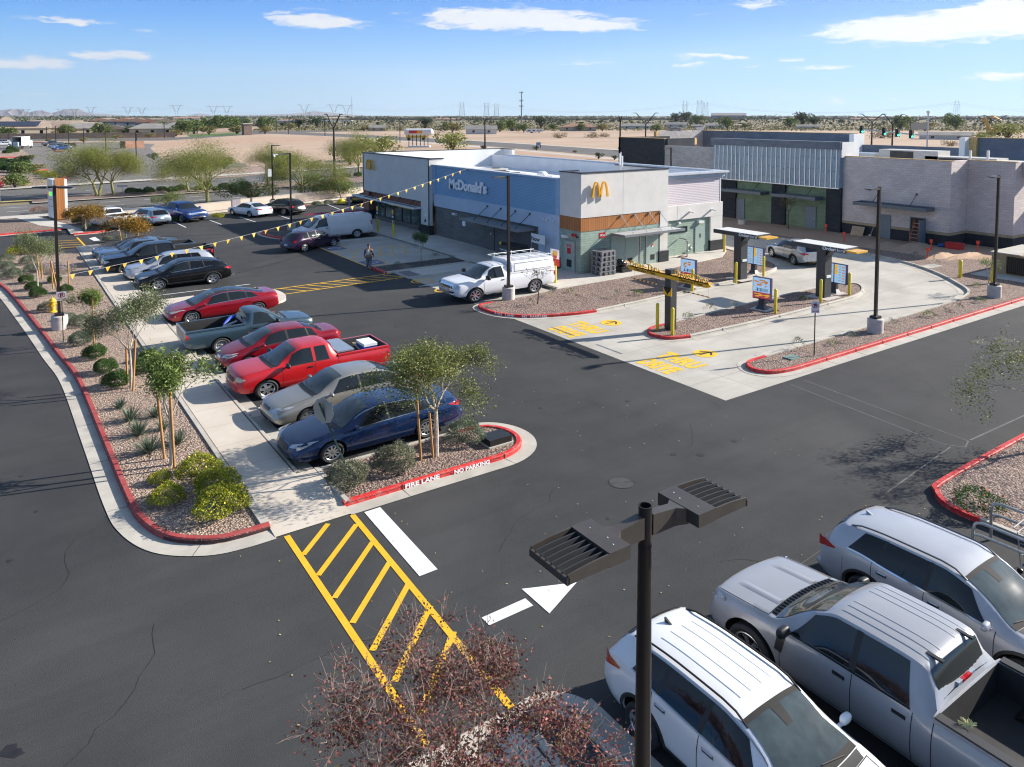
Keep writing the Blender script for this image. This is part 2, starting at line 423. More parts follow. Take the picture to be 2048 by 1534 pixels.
def build_car(sp,pm,label,cat,loc,rz,group=None,name=None,detail=2):
    root=empty(name or sp['kind'],loc,rz); tag(root,label,cat,group)
    c=Car(sp); L,W=c.L,c.W
    bedm=sp.get('bedmat') and M('bed_liner',(.016,.016,.017),.7,var=.25,scale=6)
    c.body(pm,root,bedm or pm)
    ws=sp['ws']; rwn=sp.get('rw')
    def tgrid(name,x0,x1,k0,k1,mat,off=.008,ny=10,nx=10,par=root):
        mb=MB(); rows=[]
        for i in range(nx+1):
            x=lerp(x0,x1,i/nx); k=lerp(k0,k1,i/nx); rows.append([c.topp(x,lerp(-k,k,j/ny),off) for j in range(ny+1)])
        mb.grid(rows); return mb.build(name,mat,par,60)
    if sp.get('glassroof'): tgrid('roof_glass',ws[1]+.0,sp['glassroof'],.93,.9,sp.get('roofmat',GL),.006,12,20)
    wsh=tgrid('windshield',ws[0],ws[1],.965,.90,WSG if detail>1 else GL,.008)
    if sp.get('sensor'):
        tgrid('windshield_shade_band',ws[1]-.07,ws[1]-.0,.90,.885,GAP,.011,8,3,wsh)
        mb=MB(); mb.grid([[c.topp(lerp(ws[1]-.30,ws[1]-.06,i/4),lerp(-.10-.06*i/4,.10+.06*i/4,j/4),.012) for j in range(5)] for i in range(5)]); mb.build('sensor_cover',GAP,wsh)
        tgrid('dashboard_edge',ws[0]+.0,ws[0]+.09,.955,.95,GAP,.011,10,3,wsh)
    if detail>1:
        mb=MB()
        for sy in (.25,-.55):
            a=c.topp(ws[0]+.03,sy+.3,.02); b=c.topp(ws[0]+.10,sy-.25,.025); mb.tube([a,b],.008,5)
        mb.build('wiper',BLK,wsh)
        tgrid('cowl',ws[0]-.13,ws[0]-.01,.88,.93,BLK,.004,8,3)
    if rwn: tgrid('rear_window',rwn[0],rwn[1],sp.get('rk',.86),sp.get('rk2',.90),GLT if sp.get('tint') else GL,.008)
    if (s_bed:=sp.get('bed')) and not rwn:
        # cab back window on the upright rear wall of the cab
        x=c.cx-s_bed[0]-c.bf*.5-.012; w,zl,zb,zt,g,yE,zE=c.dims(s_bed[0]-.005)
        mb=MB(); mb.ext([(-yE*.93,s_bed[2]+.10),(yE*.93,s_bed[2]+.10),(yE*.86,zt-.12),(-yE*.86,zt-.12)],'x',x-.012,x+.004); mb.build('rear_window',GLT,root)
    # side glass
    for sg in (1,-1):
        for wi in sp['win']:
            b0,t0,b1,t1=wi if len(wi)==4 else (wi[0],wi[0],wi[1],wi[1]); rows=[]
            nx=max(4,int((b1-b0)/.07)); lo,hi=sp.get('wy',(.07,.93))
            for j in range(7):
                t=lerp(lo,hi,j/6); r_=[]
                for i in range(nx+1): r_.append(c.glass(lerp(lerp(b0,t0,t),lerp(b1,t1,t),i/nx),t,sg,.007))
                rows.append(r_)
            mb=MB(); mb.grid(rows); wo=mb.build('side_window',GLT if (sp.get('tint') and wi is not sp['win'][0]) else GL,root,60)
        # surround strip below glass and pillar blackout
        xa,xb=sp['win'][0][0]-.04,max(q for q in sp['win'][-1])+.0
        mb=MB(); n=24
        trim=sp.get('trim',GAP)
        rows=[[c.glass(lerp(xa,xb,i/n),t,sg,.010) for i in range(n+1)] for t in (.015,.06)]
        mb.grid(rows); 
        if sp.get('arc'):
            rows=[[c.glass(lerp(xa+.1,xb,i/n),t,sg,.010) for i in range(n+1)] for t in (.93,.975)]; mb.grid(rows)
        mb.build('window_trim',trim,root)
        if detail>0 and len(sp['win'])>1:
            for a,b in zip(sp['win'][:-1],sp['win'][1:]):
                mb=MB()
                e0,e1=(a[2],a[3]) if len(a)==4 else (a[1],a[1]); f0,f1=(b[0],b[1]) if len(b)==4 else (b[0],b[0])
                rows=[[c.glass(lerp(lerp(e0,e1,t),lerp(f0,f1,t),q),t,sg,.005) for q in (0,.5,1)] for t in (.05,.35,.65,.94)]; mb.grid(rows)
                mb.build('door_pillar',sp.get('pillarmat',BLK),root)
    # seams and handles
    mb=MB()
    for sg in (1,-1):
        for x in sp['seams']:
            w,zl,zb,zt,g,yE,zE=c.dims(x); rows=[[c.side(x+d,lerp(zl+.05,zb-.005,i/12),sg,.0035) for d in (-.006,.006)] for i in range(13)]; mb.grid(rows)
        x0,x1=min(sp['seams']),max(sp['seams']); zz=c.sill(L/2)+.07
        rows=[[c.side(lerp(x0,x1,i/16),zz+d,sg,.0035) for i in range(17)] for d in (-.005,.005)]; mb.grid(rows)
    hx=sp.get('hood',ws[0]-.14)
    rows=[[c.topp(hx+d,lerp(-.98,.98,i/12),.003) for i in range(13)] for d in (-.006,.006)]; mb.grid(rows)
    for sg in (1,-1):
        rows=[[c.topp(lerp(.16,hx,i/14),sg*(.97+d),.004) for i in range(15)] for d in (-.008,.008)]; mb.grid(rows)
    mb.build('panel_seam',GAP,root)
    for sg in (1,-1):
        for x in sp['handles']:
            z=c.belt(x)-sp.get('hdrop',.13); q=c.side(x,z,sg,.012); mb=MB(); mb.box(q,(.17,.022,.032)); mb.box((q[0],q[1]-sg*.012,q[2]-.004),(.2,.012,.06))
            mb.build('door_handle',sp.get('handlemat',pm),root)
        # mirror
        xm=ws[0]+sp.get('mir',.33); q=c.glass(xm,.02,sg); ms=sp.get('mscale',1.)
        mb=MB(); ym=q[1]+sg*.125*ms; zm=q[2]+.075*ms; rows=[]
        for k_ in range(9):
            u=-1+k_/4; f=(1-abs(u)**3)**.5*.9+.1; hw=.055*ms*f; hh=.078*ms*f*(1-.12*u*1)
            rows.append([(q[0]+.02+hw*math.copysign(abs(math.cos(b_))**.6,math.cos(b_))*(1.15 if math.cos(b_)>0 else .7),ym+sg*u*.115*ms,zm+hh*math.copysign(abs(math.sin(b_))**.7,math.sin(b_))) for b_ in [2*PI*z_/12 for z_ in range(12)]])
        mb.grid(rows,None,True); mb.box((q[0]+.02,q[1]+sg*.03,q[2]+.02),(.05,.14,.03))
        mo=mb.build('mirror',sp.get('mirrormat',pm),root,50)
    # lights, grille, plate
    for sg in (1,-1):
        for poly,mt in sp['head']:
            p=poly if sg>0 else mirror(poly); c.patch(p,'front',.008).build('headlight',mt,root,60)
        for poly,mt in sp['tail']:
            p=poly if sg>0 else mirror(poly); c.patch(p,'rear',.008).build('taillight',mt,root,60)
    for key,nm_ in (('hside','headlight'),('tside','taillight')):
        if sp.get(key):
            xa,xb,za,zb_,zc_,mt=sp[key]
            for sg in (1,-1):
                mb=MB(); rows=[]
                for j in range(4):
                    rows.append([c.side(lerp(xa,xb,i/6),lerp(lerp(za,zc_-.012,i/6),lerp(zb_,zc_+.012,i/6),j/3),sg,.007) for i in range(7)])
                mb.grid(rows); mb.build(nm_,mt,root,60)
    for nm,poly,mt in sp.get('front',[]): c.patch(poly,'front',.007 if 'bump' not in nm else .012).build(nm,mt,root,60)
    for nm,poly,mt in sp.get('rear',[]): c.patch(poly,'rear',.007 if 'bump' not in nm else .012).build(nm,mt,root,60)
    pz=sp.get('plate',.62); c.patch(rectp(-.155,.155,pz,pz+.15,.01),'rear',.018,2).build('licence_plate',PLT,root)
    # wheels
    tm,gm=wheel_meshes(sp['r'],sp.get('tw',.23),sp.get('rr',sp['r']*.68),sp.get('rim','5'),sp.get('rimmat',ALU))
    for xw in (sp['xf'],sp['xr']):
        for sg in (1,-1):
            yw=W/2*c.plan(xw)*.985-sp.get('tw',.23)/2-.005+sp.get('wo',.012)
            e=empty('wheel',(c.cx-xw-c.bf*.5,sg*yw,sp['r']),0 if sg>0 else PI,root)
            for nm,me in (('tyre',tm),('rim',gm)):
                o=bpy.data.objects.new(nm,me); COL.objects.link(o); o.parent=e
            if sg<0: pass
    # cladding
    if sp.get('clad'):
        mb=MB(); cm=sp['clad']
        for xw in (sp['xf'],sp['xr']):
            Ra=sp.get('Ra',sp['r']+.065)
            for sg in (1,-1):
                rows=[]
                for rr_,of in ((Ra-.005,.0),(Ra+.0,.016),(Ra+.05,.012),(Ra+.055,.0)):
                    row=[]
                    for i in range(21):
                        a=PI*i/20*1.16-.25; x=xw+rr_*math.cos(a); z=sp['r']+rr_*math.sin(a); z=max(z,c.sill(xw)+.0)
                        row.append(c.side(x,z,sg,of))
                    rows.append(row)
                mb.grid(rows)
        for sg in (1,-1):
            x0,x1=sp['xf']+sp['r']+.08,sp['xr']-sp['r']-.08; zl=c.sill(L/2)
            rows=[[c.side(lerp(x0,x1,i/12),zl+z,sg,of) for i in range(13)] for z,of in ((-.03,0),(.0,.014),(.09,.012),(.10,0))]; mb.grid(rows)
        mb.build('lower_cladding',cm,root,40)
    if sp.get('rails'):
        for sg in (1,-1):
            x0,x1=sp['rails']; mb=MB(); pts=[c.topp(lerp(x0,x1,i/10),sg*.93,.045 if 0<i<10 else .0) for i in range(11)]; mb.tube(pts,.017,6); mb.build('roof_rail',sp.get('railmat',BLK),root,True)
    if sp.get('fin'):
        q=c.topp(sp['fin'],0,0); mb=MB(); mb.ext([(q[0]+.10,q[2]-.005),(q[0]-.06,q[2]-.005),(q[0]-.07,q[2]+.07),(q[0]-.03,q[2]+.055)],'y',-.018,.018); mb.build('antenna_fin',sp.get('finmat',pm),root)
    if sp.get('ribs'):
        mb=MB()
        for yf in sp['ribs'][2]:
            rows=[[c.topp(lerp(sp['ribs'][0],sp['ribs'][1],i/12),yf+d,z) for i in range(13)] for d,z in ((-.02,0),(-.012,.006),(.012,.006),(.02,0))]; mb.grid(rows)
        mb.build('roof_rib',sp.get('ribmat',pm),root,50)
    ub=MB(); ub.bx(c.cx-L+.35,c.cx-.35,-W*.40,W*.40,c.sill(L/2)-.05,c.sill(L/2)+.12); ub.build('underbody_light_block',GAP,root)  # dark box added beneath the open floor to block light
    if sp.get('roofslot'):
        mb=MB()
        for sg in (1,-1):
            rows=[[c.topp(lerp(sp['roofslot'][0],sp['roofslot'][1],i/14),sg*(.90+d),.004) for i in range(15)] for d in (-.018,.018)]; mb.grid(rows)
        mb.build('roof_channel',BLK,root)
    return root,c
def sx(sp,**k): d=dict(sp); d.update(k); return d
# ---- body types (distances from the nose)
SEDAN=dict(kind='sedan',L=4.85,W=1.84,wr=.60,sill=.22,xf=.93,xr=3.73,r=.335,rim='10',
  top=[(0,.50),(.05,.62),(.12,.70),(.5,.80),(1.15,.93),(1.30,.97),(2.05,1.38),(2.5,1.455),(3.1,1.44),(3.6,1.33),(4.15,1.11),(4.5,1.10),(4.75,1.07),(4.81,.95),(4.85,.72)],
  belt=[(0,.44),(.12,.60),(.5,.72),(1.2,.88),(2,.92),(3.5,.98),(4.2,1.01),(4.7,.99),(4.85,.65)],
  ws=(1.30,2.10),rw=(3.30,4.10),win=[(1.62,2.02,2.56,2.52),(2.62,2.60,3.40,3.36),(3.44,3.42,3.86,3.60)],seams=(1.45,2.59,3.50),handles=(2.42,3.35),
  head=[([(.42,.60),(.78,.66),(.86,.74),(.80,.78),(.44,.68)],HLE)],tail=[([(.52,.86),(.74,.86),(.80,.98),(.70,1.0),(.50,.97)],RED)],
  front=[('grille',rectp(-.36,.36,.48,.64,.04),BLK),('bumper_vent',rectp(-.45,.45,.28,.38,.03),BLK)],trim=CHR,plate=.68,hside=(.06,.42,.60,.70,.74,HLE),tside=(4.80,4.45,.84,.99,.96,RED))
SUV=dict(kind='suv',L=4.60,W=1.86,wr=.62,sill=.27,xf=.90,xr=3.60,r=.355,rim='5',
  top=[(0,.58),(.05,.74),(.14,.86),(.5,.95),(1.05,1.05),(1.15,1.08),(1.85,1.54),(2.3,1.645),(3.2,1.64),(3.9,1.58),(4.15,1.50),(4.42,1.15),(4.52,1.02),(4.57,.85),(4.60,.62)],
  belt=[(0,.50),(.12,.74),(.5,.86),(1.2,.99),(2,1.03),(3.2,1.10),(3.8,1.17),(4.3,1.12),(4.5,.98),(4.6,.55)],
  ws=(1.15,1.90),rw=(4.06,4.44),rk=.86,rk2=.90,win=[(1.42,1.82,2.42,2.40),(2.50,2.48,3.24,3.18),(3.30,3.24,3.84,3.58)],seams=(1.32,2.46,3.42),handles=(2.28,3.24),
  head=[([(.40,.74),(.80,.80),(.86,.90),(.76,.92),(.42,.82)],HLE)],tail=[([(.50,.86),(.84,.86),(.86,1.0),(.80,1.04),(.50,.96)],RED)],
  front=[('grille',rectp(-.38,.38,.54,.76,.06),BLK),('bumper_vent',rectp(-.5,.5,.30,.42,.04),BLK)],rear=[('rear_bumper',rectp(-.78,.78,.42,.54,.03),BLK)],
  clad=BLK,plate=.74,tint=True,rails=(1.95,3.95),fin=3.95,hside=(.06,.42,.76,.86,.90,HLE),tside=(4.54,4.18,.86,1.04,1.0,RED))
PICK=dict(kind='pickup_truck',L=5.85,W=2.0,wr=.68,sill=.36,xf=1.0,xr=4.65,r=.40,tw=.26,rim='6',bow=.10,
  top=[(0,.80),(.04,1.00),(.14,1.12),(.5,1.18),(1.2,1.25),(1.32,1.27),(1.95,1.72),(2.35,1.91),(3.2,1.93),(3.52,1.91),(3.64,1.87),(3.87,1.42),(3.95,1.36),(5.85,1.33)],
  belt=[(0,.70),(.14,1.00),(.5,1.08),(1.3,1.18),(2,1.20),(3.6,1.22),(3.86,1.24),(3.95,1.26),(5.85,1.26)],
  bed=(3.88,5.79,1.36,.82),bedmat=1,rw=(3.67,3.85),rk=.92,rk2=.94,hw=.88,hz=.03,hside=(.04,.20,.86,1.02,.97,HLE),tside=(5.84,5.72,.90,1.22,1.06,RED),ws=(1.34,2.10),win=[(1.62,1.98,2.66,2.64),(2.76,2.74,3.58,3.42)],seams=(1.50,2.72,3.62,3.90),handles=(2.52,3.44),handlemat=BLK,
  plan=[(0,.86),(.08,.93),(.3,.97),(.8,1),(5.2,1),(5.7,.985),(5.85,.96)],
  head=[([(.62,.84),(.92,.86),(.93,1.04),(.66,1.04)],HLE)],tail=[([(.84,.88),(.96,.88),(.96,1.24),(.86,1.24)],RED)],
  front=[('grille',rectp(-.58,.58,.76,1.02,.05),BLK),('front_bumper',rectp(-.90,.90,.46,.66,.05),CHR)],rear=[('rear_bumper',rectp(-.90,.90,.50,.68,.04),CHR)],
  plate=.52,hdrop=.15,mscale=1.25,mirrormat=BLK)
# ================= ground and paving
def ground_mat(name,c1,c2,scale,rough=.9,bump=.3,bscale=60,c3=None,s3=.35,f3=.5,joints=None,jc=.55,speck=0.,streak=None,crack=None):
    m,nt,b=newmat(name); N=nt.nodes; Lk=nt.links; tc=N.new('ShaderNodeTexCoord')
    def noise(s,d=6,r=.6,dist=0,vec=None):
        n=N.new('ShaderNodeTexNoise'); n.inputs['Scale'].default_value=s; n.inputs['Detail'].default_value=d; n.inputs['Roughness'].default_value=r; n.inputs['Distortion'].default_value=dist
        Lk.new(vec if vec else tc.outputs['Object'],n.inputs['Vector']); return n.outputs['Fac']
    def mr(o,a,b_,c=0.,d=1.):
        q=N.new('ShaderNodeMapRange'); q.inputs[1].default_value=a; q.inputs[2].default_value=b_; q.inputs[3].default_value=c; q.inputs[4].default_value=d; Lk.new(o,q.inputs[0]); return q.outputs[0]
    def mix(f,a,b_,t='MIX'):
        q=N.new('ShaderNodeMix'); q.data_type='RGBA'; q.blend_type=t
        for i,v in ((0,f),(6,a),(7,b_)):
            if isinstance(v,(int,float)): q.inputs[i].default_value=v
            elif isinstance(v,tuple): q.inputs[i].default_value=c4(v)
            else: Lk.new(v,q.inputs[i])
        return q.outputs[2]
    col=mix(mr(noise(scale),.32,.68),c1,c2)
    if c3: col=mix(mr(noise(s3,4,.55,.6),.48,.72,0,f3),col,c3)
    if streak:
        mp=N.new('ShaderNodeMapping'); mp.inputs['Scale'].default_value=streak; Lk.new(tc.outputs['Object'],mp.inputs[0])
        col=mix(mr(noise(1.,6,.65,0,mp.outputs[0]),.45,.75,0,.35),col,sc_(c1,.75))
    if speck:
        v=N.new('ShaderNodeTexVoronoi'); v.inputs['Scale'].default_value=90; Lk.new(tc.outputs['Object'],v.inputs['Vector'])
        col=mix(mr(v.outputs['Distance'],.0,.35,speck,0),col,sc_(c2,2.2))
        col=mix(speck*.6,col,mix(.5,(.5,.5,.5),mr(noise(160,2,.8),.3,.7,.2,.8)),'OVERLAY')
    if crack:
        v=N.new('ShaderNodeTexVoronoi'); v.feature='DISTANCE_TO_EDGE'; v.inputs['Scale'].default_value=crack
        wv=N.new('ShaderNodeVectorMath'); wv.operation='ADD'; nn=N.new('ShaderNodeTexNoise'); nn.inputs['Scale'].default_value=1.5; nn.inputs['Detail'].default_value=6
        Lk.new(tc.outputs['Object'],nn.inputs['Vector']); Lk.new(tc.outputs['Object'],wv.inputs[0]); Lk.new(nn.outputs['Color'],wv.inputs[1]); Lk.new(wv.outputs[0],v.inputs['Vector'])
        col=mix(mr(v.outputs['Distance'],0,.006,.5,0),col,sc_(c1,.5))
    if joints:
        sp=N.new('ShaderNodeSeparateXYZ'); Lk.new(tc.outputs['Object'],sp.inputs[0])
        for ax,per,off in joints:
            a=N.new('ShaderNodeMath'); a.operation='ADD'; a.inputs[1].default_value=500*per-off; Lk.new(sp.outputs[ax],a.inputs[0])
            q=N.new('ShaderNodeMath'); q.operation='MODULO'; q.inputs[1].default_value=per; Lk.new(a.outputs[0],q.inputs[0])
            l=N.new('ShaderNodeMath'); l.operation='LESS_THAN'; l.inputs[1].default_value=.022; Lk.new(q.outputs[0],l.inputs[0])
            f=N.new('ShaderNodeMath'); f.operation='MULTIPLY'; f.inputs[1].default_value=jc; Lk.new(l.outputs[0],f.inputs[0])
            col=mix(f.outputs[0],col,sc_(c1,.35))
    Lk.new(col,b.inputs['Base Color']); inp(b,'Roughness',rough); inp(b,'Specular IOR Level',.35)
    if bump:
        bp=N.new('ShaderNodeBump'); bp.inputs['Strength'].default_value=bump; bp.inputs['Distance'].default_value=.01
        Lk.new(noise(bscale,3,.7),bp.inputs['Height']); Lk.new(bp.outputs[0],b.inputs['Normal'])
    MATS[name]=m; return m
def gravel_mat(name,cols,scale=17):
    m,nt,b=newmat(name); N=nt.nodes; Lk=nt.links; tc=N.new('ShaderNodeTexCoord')
    v=N.new('ShaderNodeTexVoronoi'); v.inputs['Scale'].default_value=scale; Lk.new(tc.outputs['Object'],v.inputs['Vector'])
    sp=N.new('ShaderNodeSeparateColor'); Lk.new(v.outputs['Color'],sp.inputs[0])
    cr=N.new('ShaderNodeValToRGB'); cr.color_ramp.interpolation='CONSTANT'; e=cr.color_ramp.elements
    while len(e)<len(cols): e.new(.5)
    for i,c in enumerate(cols): e[i].position=i/len(cols); e[i].color=c4(c)
    Lk.new(sp.outputs[0],cr.inputs[0])
    mrn=N.new('ShaderNodeMapRange'); mrn.inputs[1].default_value=.25; mrn.inputs[2].default_value=.75; mrn.inputs[3].default_value=1.; mrn.inputs[4].default_value=.38; Lk.new(v.outputs['Distance'],mrn.inputs[0])
    hs=N.new('ShaderNodeHueSaturation'); Lk.new(cr.outputs[0],hs.inputs['Color']); Lk.new(mrn.outputs[0],hs.inputs['Value'])
    nz=N.new('ShaderNodeTexNoise'); nz.inputs['Scale'].default_value=.9; nz.inputs['Detail'].default_value=5; Lk.new(tc.outputs['Object'],nz.inputs['Vector'])
    m2=N.new('ShaderNodeMapRange'); m2.inputs[1].default_value=.5; m2.inputs[2].default_value=.75; m2.inputs[4].default_value=.45; Lk.new(nz.outputs['Fac'],m2.inputs[0])
    mx=N.new('ShaderNodeMix'); mx.data_type='RGBA'; mx.inputs[7].default_value=(.36,.26,.18,1); Lk.new(m2.outputs[0],mx.inputs[0]); Lk.new(hs.outputs[0],mx.inputs[6])
    Lk.new(mx.outputs[2],b.inputs['Base Color']); inp(b,'Roughness',.9)
    iv=N.new('ShaderNodeMath'); iv.operation='SUBTRACT'; iv.inputs[0].default_value=1; Lk.new(v.outputs['Distance'],iv.inputs[1])
    bp=N.new('ShaderNodeBump'); bp.inputs['Strength'].default_value=1.; bp.inputs['Distance'].default_value=.03; Lk.new(iv.outputs[0],bp.inputs['Height']); Lk.new(bp.outputs[0],b.inputs['Normal'])
    MATS[name]=m; return m
ASPH=ground_mat('asphalt',(.030,.031,.033),(.044,.045,.047),.7,.88,.9,70,(.078,.077,.074),.13,.5,speck=.8,streak=(.12,1.6,1))
ASPR=ground_mat('road_asphalt',(.105,.100,.095),(.145,.138,.130),.25,.9,.3,60,(.18,.17,.16),.06,.6,speck=.2,streak=(.02,.9,1),crack=.12)
ASPL=ground_mat('worn_asphalt',(.16,.145,.135),(.20,.185,.17),.2,.9,.2,60,(.13,.12,.11),.06,.6)
CONC=ground_mat('concrete_drive',(.40,.375,.33),(.50,.475,.425),.5,.85,.15,80,(.30,.28,.245),.33,.6,[(0,3.8,1.),(1,3.9,-.4)],.55,speck=.12,streak=(.35,2.2,1))
WALK=ground_mat('sidewalk_concrete',(.52,.46,.385),(.60,.54,.46),.7,.85,.15,80,(.42,.36,.29),.5,.5,[(1,1.52,0.)],.4,speck=.1)
WALKB=ground_mat('walkway_concrete',(.48,.45,.40),(.56,.53,.475),.7,.85,.15,80,(.38,.35,.31),.5,.5,[(1,1.52,0.),(0,1.52,.2)],.4,speck=.1)
KERB=ground_mat('kerb_concrete',(.40,.375,.33),(.52,.49,.43),1.3,.85,.2,60,(.30,.27,.23),.8,.5,speck=.1)
KRED=ground_mat('kerb_red_paint',(.50,.020,.022),(.60,.035,.032),1.2,.6,.1,60,(.46,.26,.23),7.,.55)
KDRED=ground_mat('kerb_faded_red_paint',(.33,.045,.045),(.42,.07,.065),1.2,.7,.1,60,(.30,.16,.14),6.,.6)
KBLK=M('kerb_tyre_scuff',(.045,.035,.034),.8,var=.5,scale=5)
YEL=ground_mat('yellow_road_paint',(.72,.40,.015),(.80,.47,.03),2,.7,.15,60,(.62,.36,.05),2.,.35)
YELF=ground_mat('fresh_yellow_paint',(.74,.44,.03),(.80,.50,.05),2,.7,.1,60)
WHP=ground_mat('white_road_paint',(.66,.67,.68),(.76,.77,.78),2,.7,.15,60,(.55,.55,.55),2.5,.4)
DIRT=ground_mat('dirt',(.40,.27,.185),(.47,.33,.235),.3,.95,.6,25,(.36,.22,.145),.15,.7)
DESERT=ground_mat('desert_soil',(.40,.285,.20),(.48,.355,.26),.05,.95,.2,20,(.29,.21,.14),.02,.75)
DESF=ground_mat('desert_far',(.21,.17,.105),(.27,.22,.14),.004,.95,0,20,(.17,.16,.085),.006,.9)
GCOL=[(.36,.25,.20),(.24,.155,.13),(.46,.36,.29),(.30,.20,.165),(.17,.11,.095),(.40,.29,.24),(.27,.19,.17)]
GRAV=gravel_mat('gravel',GCOL,19)
GRAVT=gravel_mat('tan_gravel',[(.50,.37,.28),(.40,.28,.21),(.58,.46,.37),(.31,.21,.17),(.50,.36,.28)],19)
GRAVD=gravel_mat('grey_gravel',[(.10,.09,.088),(.06,.055,.055),(.14,.13,.12),(.08,.07,.07)],16)
def sheet(name,poly,z,mat,z2=None):
    mb=MB(); mb.add([(p[0],p[1],z if z2 is None else z2(p)) for p in poly],[tuple(range(len(poly)))])
    o=mb.build(name,mat,None,fix=False); tag(o,kind='structure')
    if o.data.polygons[0].normal.z<0: o.data.flip_normals()
    return o
def rect(x0,x1,y0,y1): return [(x0,y0),(x1,y0),(x1,y1),(x0,y1)]
def offs(pts,d,closed=False):
    out=[]; n=len(pts)
    for i in range(n):
        a=pts[i-1] if (i>0 or closed) else pts[i]; b=pts[(i+1)%n] if (i<n-1 or closed) else pts[i]
        dx,dy=b[0]-a[0],b[1]-a[1]; l=math.hypot(dx,dy) or 1; out.append((pts[i][0]-dy/l*d,pts[i][1]+dx/l*d))
    return out
def kerb(pts,mat,closed=False,h=.15,w=.15,gut=.0,name='kerb'):
    "face line; the bed lies to the left of the direction of travel"
    mb=MB(); prof=[(0,.0),(.015,h-.02),(.035,h),(w,h),(w,.0)]
    rows=[[(p[0],p[1],z) for p in offs(pts,d,closed)] for d,z in prof]
    n=len(pts); vs=[q for r in rows for q in r]; fs=[]; m=[]
    for i in range(len(rows)-1):
        for j in range(n if closed else n-1):
            j2=(j+1)%n; fs.append((i*n+j,i*n+j2,(i+1)*n+j2,(i+1)*n+j))
    if not closed: fs+= [tuple(i*n for i in range(5)),tuple(i*n+n-1 for i in range(4,-1,-1))]
    mb.add(vs,fs); o=mb.build(name,mat,None,35); tag(o,kind='structure')
    if gut:
        g=MB(); a=offs(pts,-gut,closed); k=len(a); b_=offs(pts,.03,closed)
        g.add([(p[0],p[1],.016) for p in a]+[(p[0],p[1],.012) for p in b_],[(j,(j+1)%k,k+(j+1)%k,k+j) for j in range(k if closed else k-1)])
        tag(g.build('gutter',KERB,None),kind='structure')
    return o
def kjoints(pts,gut,every=3.0,h=.15):
    "dark joints across kerb and gutter"
    mb=MB(); acc=0; nxt=every*.5
    for a,b in zip(pts[:-1],pts[1:]):
        l=math.hypot(b[0]-a[0],b[1]-a[1])
        while acc+l>nxt:
            t=(nxt-acc)/l; p=(lerp(a[0],b[0],t),lerp(a[1],b[1],t)); ang=math.atan2(b[1]-a[1],b[0]-a[0]); nx,ny=-math.sin(ang),math.cos(ang)
            mb.box((p[0]-nx*gut/2,p[1]-ny*gut/2,.014),(.012,gut,.008),ang)
            mb.box((p[0]+nx*.075,p[1]+ny*.075,h*.5),(.012,.162,h+.004),ang); nxt+=every
        acc+=l
    if mb.v: tag(mb.build('kerb_joint',M('joint_dark',(.09,.075,.065),.9),None),kind='structure')
# base ground to the horizon
mb=MB(); n=60
for r0,r1 in ((0,160),(160,500),(500,1500),(1500,5000),(5000,16000)):
    vs=[];fs=[]
    for i in range(n):
        a=2*PI*i/n
        for r in (r0,r1): vs.append((r*math.cos(a),r*math.sin(a)+20,-.05))
    fs=[(2*i,2*i+1,(2*((i+1)%n))+1,2*((i+1)%n)) for i in range(n)]
    mb.add(vs,fs)
o=mb.build('ground',DESF); tag(o,kind='structure')
sheet('vacant_dirt_ground',[GD(-300,150),GD(-300,95),GD(1100,100),GD(2300,60),GD(2500,420),GD(1000,520),GD(-100,300)],-.036,DESERT)
sheet('asphalt_lot',[(-75,-60),(60,-60),(60,-17),(34,-17),(26,40),(18,47.5),(-20,38.5),(-24,50),(-75,52)],0,ASPH)
sheet('concrete_drive_lane',[(-8.3,-17.6),(26,-17.6),(26,40),(21.5,46),(13,46),(13,20),(-3.2,20),(-3.2,20.2),(-8.9,20.2),(-8.9,9.1),(-8.3,9.1)],.005,CONC)
# ---- front landscape bed along the sidewalk
b1=[(-29.2,26.2),(-28.2,20.5),(-27.1,14.56),(-26.2,6.),(-25.68,.24),(-25.34,-3.4),(-25.22,-9.5),(-25.15,-13.6),(-25.02,-15.1),(-24.62,-16.2),(-23.9,-16.82),(-23.3,-16.96),(-22.69,-16.97)]
k1=smoothline(b1,6)
kerb(k1,KDRED,gut=.45); kjoints(k1,.45)
sheet('landscape_bed_ground',k1+[(-22.78,-16.5),(-22.82,27.0),(-26,26.7)],.11,GRAVT)
kerb([(-22.78,27.),(-26,26.9),(-29.2,26.4)],KDRED)
sc_blk=MB(); pts_=[p for p in offs(k1,-.006) if p[1]<-15.9]; 
rows=[[(p[0],p[1],z) for p in offs(pts_,d)] for d,z in ((0,.03),(-.004,.09))]; sc_blk.grid(rows); tag(sc_blk.build('kerb_scuff_mark',KBLK),kind='structure')
# sidewalk with a ramp at the near end, and the raised walk between the stalls
mb=MB(); 
for a,b,za,zb in ((-17.35,-15.9,.02,.15),(-15.9,27.4,.15,.15)):
    x1=-20.95 if b<0 else -21.42
    mb.add([(-22.7,a,za),(x1,a,za),(x1,b,zb),(-22.7,b,zb)],[(0,1,2,3)])
mb.add([(-21.42,-15.9,.15),(-20.95,-15.9,.15),(-20.95,-14.9,.15),(-21.42,-14.9,.15)],[(0,1,2,3)])
tag(mb.build('sidewalk',WALK),kind='structure')
kerb([(-21.3,-14.8),(-21.3,3.4)][::1],KERB,gut=.42); kjoints([(-21.3,-14.8),(-21.3,3.4)],.42)
kerb([(-21.3,7.1),(-21.3,27.2)],KERB,gut=.42)
mb=MB(); mb.bx(-22.86,-22.68,-16.82,-15.0,0,.165); mb.bx(-22.84,-22.72,-15.0,27.,0,.158); tag(mb.build('bed_edging',KERB),kind='structure')
pen=[(-21.3,3.35),(-16.4,3.35),(-15.7,3.9),(-15.42,5.2),(-15.7,6.6),(-16.4,7.15),(-21.3,7.15)]
